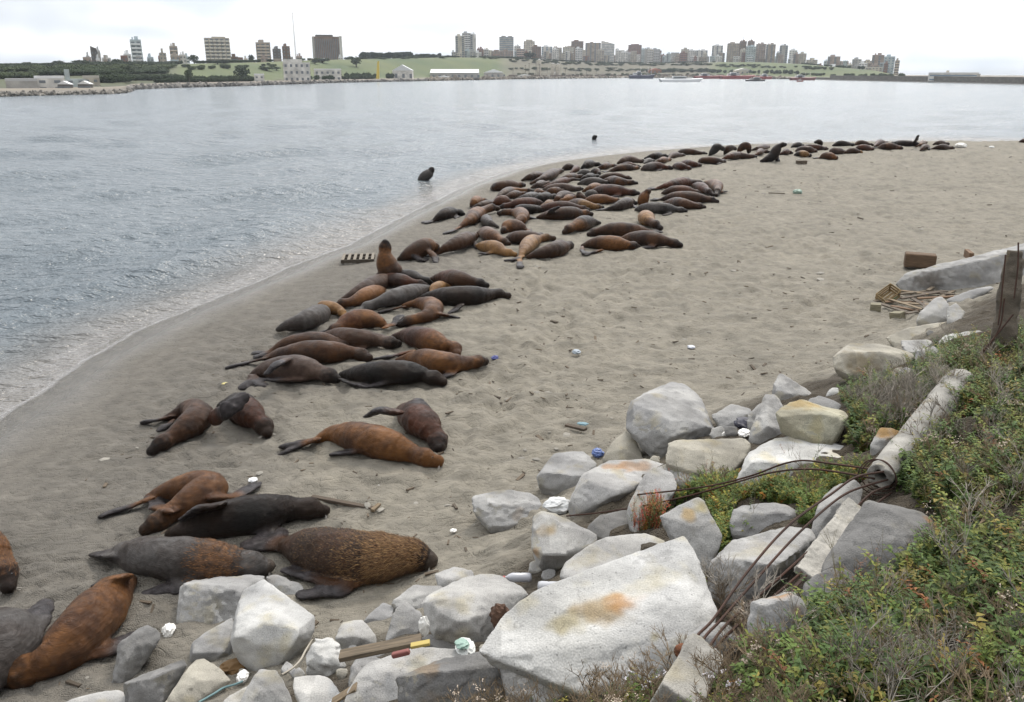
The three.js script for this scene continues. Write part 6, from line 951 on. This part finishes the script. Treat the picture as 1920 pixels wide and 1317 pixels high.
crumple('brown kelp clump in the hollow under the white faceted boulder', 'kelp', 'kelp', 440, 1252, .13, [.12, .065, .02], { sx: 1.3, rough: .8 });
crumple('rusty dark tangle between the cracked boulder and the huge white one', 'tangle', 'tangle', 940, 1160, .13, [.07, .035, .02], { sy: 1.1, sx: .7, up: .12, rough: .9 });
crumple('orange and blue scrap beside the dark pointed rock', 'plastic scrap', 'plastic_scrap', 240, 1258, .05, [.42, .22, .06], { sy: 1.2 });
crumple('small blue scrap beside the orange one', 'plastic scrap', 'plastic_scrap', 250, 1248, .04, [.05, .10, .34]);
crumple('black plastic heap in the gap right of the largest boulder', 'plastic sheet', 'plastic_sheet', 1400, 796, .16, [.02, .02, .035], { sx: 1.2, sy: .6 });
crumple('white cup in the litter right of the largest boulder', 'cup', 'cup', 1362, 815, .07, [.70, .69, .66]);
crumple('white scrap in the litter beneath the black plastic', 'paper scrap', 'paper_scrap', 1396, 812, .09, [.68, .67, .65], { sx: 1.4 });
function bottle(label, x, y, L, r, c, capC, ry, up = 0) {
  const q = [[0, 0], [r * .9, 0], [r, .03], [r, L * .3], [r * .93, L * .36], [r, L * .42], [r, L * .66], [r * .75, L * .78], [r * .3, L * .88], [r * .3, L * .94]].map(([a, b]) => new THREE.Vector2(a, b)), t = thing('plastic_bottle', label, 'bottle', onGround(x, y, r + up)); t.rotation.set(0, ry, 1.45);
  part(t, 'shell', new THREE.LatheGeometry(q, 20), new THREE.MeshPhysicalMaterial({ color: new THREE.Color().setRGB(...c), roughness: .25, transmission: .35, thickness: 0, side: THREE.DoubleSide })); part(t, 'cap', new THREE.CylinderGeometry(r * .36, r * .36, L * .08, 14).translate(0, L * .96, 0), mat(capC, .5));
}
bottle('grey plastic bottle with a red cap in the dark gap, upper of two', 995, 1083, .34, .055, [.55, .56, .60], [.35, .03, .03], .2, .02);
bottle('clear dented bottle lying in front of the red-capped one', 1010, 1100, .32, .06, [.62, .63, .66], [.5, .5, .5], 2.9, .05);
bottle('clear water bottle with a blue band at the bottom between slabs', 640, 1306, .24, .04, [.55, .60, .66], [.08, .15, .45], 1.2, .1);
bottle('small blue-capped bottle beside the dirty pale bag', 1028, 944, .22, .035, [.55, .57, .6], [.04, .06, .5], 2.8, .02);
{ const m = beam(onGround(735, 1230, .42), onGround(768, 1222, .42), .05, .05, mat([.20, .07, .06], .7), .3); shade(m); m.name = 'pipe'; tag(m, 'short red pipe under the weathered plank', 'pipe'); scene.add(m);
  const y = beam(onGround(770, 1212, .42), onGround(806, 1205, .40), .06, .03, mat([.40, .31, .09], .7), .2); shade(y); y.name = 'plastic_strip'; tag(y, 'yellow plastic strip at the right end of the weathered plank', 'strip'); scene.add(y);
  const q = pts('372,1318 400,1302 420,1290 440,1284 455,1278').map(([a, b]) => onGround(a, b, .2)), o = single('rope', rod(q.map((p) => p.clone().sub(q[0])), .012, 6, 40), mat([.12, .20, .21], .9), 'frayed blue-green rope over the slabs at the bottom edge', 'rope'); o.position.copy(q[0]);
  const q2 = pts('528,1266 545,1256 562,1240 572,1222 585,1200').map(([a, b]) => onGround(a, b, .1)), o2 = single('rope', rod(q2.map((p) => p.clone().sub(q2[0])), .012, 6, 40), mat([.33, .30, .25], .9), 'pale thin rope running between the white boulder and the pebbly lump', 'rope'); o2.position.copy(q2[0]);
}
// chips of driftwood, shells and pebbles scattered over the sand: past counting
function scatter(name, label, geo, n, seed, put, colour) {
  const r = rng(seed), im = new THREE.InstancedMesh(geo, mat([1, 1, 1], .9), n), o = new THREE.Object3D(), c = new THREE.Color(); let i = 0, guard = 0;
  while (i < n && guard++ < n * 30) { const q = put(r, o); if (!q) continue; o.updateMatrix(); im.setMatrixAt(i, o.matrix); im.setColorAt(i++, c.setRGB(...colour(r))); }
  im.count = i; shade(im); im.name = name; tag(im, label, 'litter', null, 'stuff'); scene.add(im);
}
{
  const chip = new THREE.BoxGeometry(1, .22, .28), flat = new THREE.IcosahedronGeometry(.5, 0);
  const sand = (r, o, lo, hi, bias) => { const py = lerp(268, 1290, Math.pow(r(), bias)), px = r() * 1980 - 30, g = onGround(px, py); const sd = shoreDist(g.x, g.z), bd = bankDist(g.x, g.z); if (sd < 4 || bd > .4) return 0; if (sd < 9 && r() < .7) return 0; if (fbm(g.x * .35, 5, g.z * .35, 3) + .22 * r() < .02) return 0; const D = -g.z, s = lerp(lo, hi, r() * r()) * (1 + D * .015); o.position.set(g.x, ground(g.x, g.z) + s * .05, g.z); o.rotation.set((r() - .5) * .5, r() * 6.28, (r() - .5) * .3); o.scale.set(s, s * .6, s * (.5 + r() * .6)); return 1; };
  scatter('driftwood_chips', 'dark chips of driftwood and weed scattered over the sand', chip, 1100, 51, (r, o) => sand(r, o, .03, .20, 1.3), (r) => { const k = .5 + r(); return [.085 * k, .065 * k, .045 * k]; });
  scatter('pebbles', 'small pale pebbles and shells scattered over the sand', flat, 70, 52, (r, o) => sand(r, o, .02, .06, 1.2), (r) => { const k = .6 + .4 * r(); return [.48 * k, .46 * k, .42 * k]; });
  scatter('sand_clods', 'clods of kicked-up damp sand', flat, 120, 53, (r, o) => { const q = sand(r, o, .05, .26, 1.35); o.scale.y *= .4; return q; }, (r) => { const k = .75 + .35 * r(); return [.24 * k, .225 * k, .195 * k]; });
}
// ---------------------------------------------------------------- weeds on the bank
function leafGeo(list, stemList) {              // list: [pos, dir, length, width, bend]; two-face leaves folded along the midrib
  const P = [], I = []; const up = new V3(0, 1, 0);
  for (const [p, d, L, W] of list) { const s = new V3().crossVectors(d, up).normalize(), n = new V3().crossVectors(s, d).normalize(), b = P.length / 3, m = p.clone().addScaledVector(d, L * .45), tip = p.clone().addScaledVector(d, L).addScaledVector(n, -L * .18); for (const q of [p, m.clone().addScaledVector(s, W / 2).addScaledVector(n, W * .16), m.clone().addScaledVector(n, -W * .04), m.clone().addScaledVector(s, -W / 2).addScaledVector(n, W * .16), tip]) P.push(q.x, q.y, q.z); I.push(b, b + 2, b + 1, b, b + 3, b + 2, b + 1, b + 2, b + 4, b + 2, b + 3, b + 4); }
  for (const [a, c, r] of stemList || []) { const d = c.clone().sub(a).normalize(), s = new V3().crossVectors(d, new V3(.3, .2, 1)).normalize(), t = new V3().crossVectors(d, s), b = P.length / 3; for (let k = 0; k < 3; k++) { const q = s.clone().multiplyScalar(Math.cos(k * 2.094) * r).addScaledVector(t, Math.sin(k * 2.094) * r); P.push(a.x + q.x, a.y + q.y, a.z + q.z, c.x + q.x * .5, c.y + q.y * .5, c.z + q.z * .5); } for (let k = 0; k < 3; k++) { const i = b + k * 2, j = b + ((k + 1) % 3) * 2; I.push(i, j, i + 1, j, j + 1, i + 1); } }
  const g = new THREE.BufferGeometry(); g.setAttribute('position', new THREE.Float32BufferAttribute(P, 3)); g.setIndex(I); g.computeVertexNormals(); return g;
}
function sprig(seed, H, n, L, W, lean = .3, droop = .3) {           // leafy shoot
  const r = rng(seed), lv = [], st = []; let a = new V3(), d = new V3((r() - .5) * lean * 2, 1, (r() - .5) * lean * 2).normalize(); const seg = 4;
  for (let s = 0; s < seg; s++) { const b = a.clone().addScaledVector(d, H / seg); st.push([a.clone(), b.clone(), .0035 * (1.2 - s / seg)]); for (let k = 0; k < n / seg; k++) { const t = r(), q = a.clone().lerp(b, t), an = r() * 6.283, f = 1 - .35 * (s + t) / seg; lv.push([q, new V3(Math.cos(an), .55 - droop * r() * 2, Math.sin(an)).normalize(), L * f * (.7 + .6 * r()), W * f * (.7 + .6 * r())]); } a = b; d.add(new V3((r() - .5) * .7, -.08, (r() - .5) * .7)).normalize(); }
  return leafGeo(lv, st);
}
function twig(seed, H, depth = 3, seeds = 0) {
  const r = rng(seed), st = [], sd = []; const grow = (a, d, L, k) => { const b = a.clone().addScaledVector(d, L); st.push([a, b, .0016 + .0009 * k]); if (k === 0) { for (let i = 0; i < seeds; i++) sd.push([a.clone().lerp(b, .3 + .7 * r()), new V3(r() - .5, r() - .3, r() - .5).normalize(), .011, .009]); return; } const n = 2 + (r() > .5 ? 1 : 0); for (let i = 0; i < n; i++) grow(b, d.clone().add(new V3((r() - .5) * 1.5, (r() - .35) * .6, (r() - .5) * 1.5)).normalize(), L * (.62 + .3 * r()), k - 1); };
  grow(new V3(), new V3((r() - .5) * .8, 1, (r() - .5) * .8).normalize(), H * .4, depth); return [leafGeo([], st), sd.length ? leafGeo(sd) : null];
}
const inPoly = (L, x, y) => { let c = false; for (let i = 0, j = L.length - 1; i < L.length; j = i++) if ((L[i][1] > y) !== (L[j][1] > y) && x < (L[j][0] - L[i][0]) * (y - L[i][1]) / (L[j][1] - L[i][1]) + L[i][0]) c = !c; return c; };
const leafMat2 = new THREE.MeshPhysicalMaterial({ color: 0xffffff, roughness: .6, specularIntensity: .22, side: THREE.DoubleSide }), dryMat = mat([1, 1, 1], .95, { side: THREE.DoubleSide });
const REG = {
  bank: pts('1570,742 1640,715 1690,690 1730,655 1775,645 1850,640 1990,590 2300,640 2400,1500 1500,1500 1395,1285 1500,1235 1520,1150 1610,1135 1650,1095 1715,1080 1758,1035 1768,985 1712,945 1672,915 1690,865 1815,738 1700,800 1625,840 1590,820 1596,780'),
  pocket: pts('1235,975 1285,928 1335,893 1390,900 1430,912 1540,890 1610,872 1648,886 1600,900 1545,930 1520,985 1455,1000 1500,1000 1380,1015 1345,1050 1325,1105 1312,1060 1340,1040 1357,1005 1322,940 1305,935 1265,952'),
  red: pts('1178,1005 1188,960 1212,905 1238,872 1252,880 1262,930 1240,985 1232,1005'),
  strip: pts('880,1330 905,1300 985,1290 1020,1275 1060,1290 1130,1300 1245,1292 1330,1255 1400,1245 1480,1240 1560,1330 1600,1480 800,1480'),
  rods: pts('1325,1120 1345,1110 1440,1100 1420,1130 1405,1180 1425,1240 1385,1230 1370,1190 1345,1170'),
  top: pts('1735,690 1770,650 1850,640 1990,600 2050,700 1840,740'),
  brush: pts('1590,760 1600,800 1625,835 1690,812 1780,740 1700,735'),
};
function scatterPlants(name, label, geos, n, seed, regs, size, colour, material, cat = 'weeds', sink = .02) {
  const r = rng(seed); const boxes = regs.map(([k, w]) => [REG[k], w]), tot = boxes.reduce((a, b) => a + b[1], 0);
  geos.forEach((geo, gi) => {
    const m = Math.ceil(n / geos.length), im = new THREE.InstancedMesh(geo, material, m), o = new THREE.Object3D(), c = new THREE.Color(); let i = 0, guard = 0;
    while (i < m && guard++ < m * 40) {
      let k = r() * tot, reg; for (const [p, w] of boxes) { reg = p; k -= w; if (k < 0) break; }
      // even over the ground: pick in pixels, keep by the ground area one pixel covers
      const xs = reg.map((p) => p[0]), ys = reg.map((p) => p[1]), px = lerp(Math.min(...xs), Math.max(...xs), r()), py = lerp(Math.min(...ys), Math.max(...ys), r()); if (!inPoly(reg, px, py)) continue;
      const g = onGround(px, py), D = toPixel(g)[2]; if (r() > Math.pow(D / 14, 1.1)) continue;
      if (rocks.some((q) => D > q.D0 - .35 && inPoly(q.out, px, py))) continue;
      const dn = fbm(g.x * 1.1 + seed, 3, g.z * 1.1, 3), s = size(r, dn); if (!s) continue;
      o.position.set(g.x, ground(g.x, g.z) - sink, g.z); o.rotation.set((r() - .5) * .5, r() * 6.283, (r() - .5) * .5); o.scale.setScalar(s); o.updateMatrix(); im.setMatrixAt(i, o.matrix); im.setColorAt(i++, c.setRGB(...colour(r, dn, px, py)));
    }
    im.count = i; shade(im); im.name = numbered(name); tag(im, label[gi] || label[0], cat, null, 'stuff'); scene.add(im);
  });
}
const green = (r, dn, px, py) => { const k = .55 + .8 * r(), q = r(); if (q < .012) return [.18 * k, .075 * k, .03 * k]; if (q < .10) return [.17 * k, .14 * k, .035 * k]; if (q < .3) return [.135 * k, .150 * k, .036 * k]; return q < .65 ? [.080 * k, .120 * k, .030 * k] : [.050 * k, .082 * k, .026 * k]; };
const lively = (r, dn) => { const k = .6 + .8 * r(), q = r(); if (q < .05) return [.24 * k, .11 * k, .02 * k]; if (q < .30) return [.21 * k, .19 * k, .035 * k]; return [.085 * k, .125 * k, .032 * k]; };
const reddish = (r) => { const k = .6 + .8 * r(), q = r(); return q < .45 ? [.30 * k, .075 * k, .045 * k] : q < .6 ? [.30 * k, .15 * k, .03 * k] : [.085 * k, .10 * k, .035 * k]; };
const straw = (r) => { const k = .45 + .8 * r(); return [.22 * k, .165 * k, .105 * k]; };
scatterPlants('leafy_weeds', ['dark green leafy weeds covering the bank', 'broad-leaved green weeds covering the bank', 'low small-leaved weeds covering the bank'], [sprig(1, .30, 24, .052, .024), sprig(2, .22, 16, .070, .042), sprig(3, .20, 30, .028, .013)], 17500, 5, [['bank', 1]], (r, dn) => dn + .20 * r() < .015 ? 0 : .58 + .85 * r() + .5 * Math.max(dn, 0), green, leafMat2);
scatterPlants('creeping_weeds', ['yellow-green creeping weeds in the pocket between the boulders', 'small-leaved green weeds in the pocket between the boulders'], [sprig(11, .22, 22, .036, .017), sprig(12, .17, 26, .026, .013)], 4200, 6, [['pocket', 1]], (r) => .6 + .7 * r(), lively, leafMat2);
scatterPlants('red_weeds', ['reddish weeds growing over the tapering slab'], [sprig(21, .30, 26, .026, .011, .5)], 420, 7, [['red', 1]], (r) => .6 + .8 * r(), reddish, leafMat2);
{
  const tw = [31, 32, 33, 34].map((s) => twig(s, .26, 4, 3));
  scatterPlants('dry_stalks', ['dry branching stalks standing among the weeds', 'grey dry stalks tangled among the weeds', 'thin dry twigs among the weeds', 'brown dry twigs among the weeds'], tw.map((t) => t[0]), 1250, 8, [['bank', 5], ['strip', 2], ['rods', .5], ['pocket', .3]], (r, dn) => .5 + .9 * r(), straw, dryMat);
  scatterPlants('seed_heads', ['tiny pale seed heads on the dry stalks', 'tiny pinkish seed heads on the dry stalks'], tw.slice(0, 2).map((t) => t[1]), 110, 8, [['bank', 5], ['strip', 2.5], ['rods', .5]], (r) => .5 + .9 * r(), (r) => { const k = .6 + .5 * r(); return [.42 * k, .35 * k, .28 * k]; }, dryMat);
  const tw2 = [41, 42].map((s) => twig(s, .36, 4, 0)); scatterPlants('dead_brush', ['bare grey dead brush beside the fallen pile', 'bare tangled dead brush beside the fallen pile'], tw2.map((t) => t[0]), 260, 9, [['brush', 1], ['rods', .5], ['bank', 2.5]], (r) => .6 + .8 * r(), (r) => { const k = .6 + .6 * r(); return [.30 * k, .27 * k, .23 * k]; }, dryMat);
  scatterPlants('strip_weeds', ['low green weeds along the bottom edge'], [sprig(51, .17, 22, .030, .012)], 1700, 10, [['strip', 1]], (r, dn) => dn + .3 * r() < .0 ? 0 : .5 + .7 * r(), lively, leafMat2);
}
// single plants one can point to
function plant(name, label, cat, px, py, build, group) { const g = onGround(px, py), t = thing(name, label, cat, new V3(g.x, ground(g.x, g.z) - .02, g.z), group); build(t, rng(Math.round(px * 7 + py))); return t; }
const fernMat = mat([.16, .205, .035], .7, { side: THREE.DoubleSide }), fernRust = mat([.22, .13, .03], .7, { side: THREE.DoubleSide }), stemMat = mat([.12, .10, .045], .9);
function frond(r, H) { const lv = [], st = []; let a = new V3(), d = new V3((r() - .5) * .8, 1, (r() - .5) * .8).normalize(); for (let s = 0; s < 9; s++) { const b = a.clone().addScaledVector(d, H / 9); st.push([a.clone(), b.clone(), .003]); const w = H * .30 * Math.sin((s + 1.2) / 10.5 * 3.1); for (let k = 0; k < 9; k++) { const an = r() * 6.283; lv.push([a.clone().lerp(b, r()), new V3(Math.cos(an), .5 + .5 * r(), Math.sin(an)).normalize(), w * (.5 + .6 * r()), .008]); } a = b; d.add(new V3((r() - .5) * .25, 0, (r() - .5) * .25)).normalize(); } return [leafGeo(lv), leafGeo([], st)]; }
for (const [x, y, h, l] of [[1712, 1316, .30, 'feathery yellow-green plant at the bottom, leftmost of the feathery ones'], [1762, 1330, .36, 'feathery yellow-green plant at the bottom, second of the feathery ones'], [1818, 1310, .34, 'tall feathery plant with rusty lower leaves near the bottom right'], [1832, 1345, .26, 'short feathery plant below the tall rusty one'], [1905, 1325, .30, 'feathery plant in the bottom right corner'], [1662, 1350, .22, 'low feathery plant at the bottom edge, left of the others'], [1770, 1290, .20, 'small feathery plant behind the second one']]) plant('feathery_plant', l, 'plant', x, y, (t, r) => { for (let k = 0; k < 5; k++) { const [f, s] = frond(r, h * (.6 + .5 * r())); const q = part(t, 'frond', f, k === 4 ? fernRust : fernMat), e = part(t, 'stem', s, stemMat); const dx = (r() - .5) * .16, dz = (r() - .5) * .16; q.position.set(dx, 0, dz); e.position.set(dx, 0, dz); } }, 'feathery plants at the bottom right');
const petal = mat([.70, .68, .72], .7, { side: THREE.DoubleSide }), budG = new THREE.IcosahedronGeometry(.007, 0), herb = mat([.10, .16, .035], .7, { side: THREE.DoubleSide });
for (const [x, y, l] of [[1225, 1306, 'small white-flowered herb left of the concrete stub'], [1280, 1318, 'white-flowered herb in front of the concrete stub'], [1318, 1312, 'white-flowered herb right of the concrete stub'], [1352, 1330, 'pale round-headed herb at the bottom edge'], [1190, 1312, 'white-flowered herb at the foot of the huge white boulder'], [1400, 1325, 'pale flowering herb right of the round-headed one'], [1440, 1318, 'pale flowering herb furthest right along the bottom edge']]) plant('flowering_herb', l, 'plant', x, y, (t, r) => { const lv = sprig(Math.round(x), .16, 40, .034, .010, .5); part(t, 'leaves', lv, herb); const lv2 = part(t, 'leaves', sprig(Math.round(x) + 1, .14, 40, .030, .009, .6), herb); lv2.position.set(.05, 0, .03); for (let k = 0; k < 4; k++) { const b = []; const cx = (r() - .5) * .18, cz = (r() - .5) * .18, cy = .13 + .06 * r(); for (let i = 0; i < 6; i++) b.push(budG.clone().translate((r() - .5) * .035, (r() - .5) * .016, (r() - .5) * .035)); const f = part(t, 'flower_head', mergeGeometries(b), petal); f.position.set(cx, cy, cz); } }, 'flowering herbs along the bottom edge');
for (const [x, y, l] of [[1258, 930, 'tall red-tinged weed stalk in front of the tapering slab, left'], [1278, 925, 'tall weed stalk before the cracked block'], [1320, 925, 'tall weed stalk with small leaves below the broad pale slab'], [1405, 1000, 'thin upright weed before the half-dome rock'], [1480, 880, 'dark leafy stalk against the white-topped boulder, left of two'], [1526, 880, 'dark leafy stalk against the white-topped boulder, right of two'], [1580, 1150, 'tall dry stalk in front of the massive dark boulder'], [1632, 1130, 'thin stalk with pale seeds before the massive dark boulder']]) plant('weed_stalk', l, 'plant', x, y, (t, r) => { const s = Math.round(x); part(t, 'stem', twig(s, .62, 2)[0], stemMat); const q = part(t, 'leaves', sprig(s + 3, .48, 34, .032, .012, .15), mat(x % 4 ? [.06, .085, .03] : [.16, .07, .035], .8, { side: THREE.DoubleSide })); });
renderer.render(scene, camera);
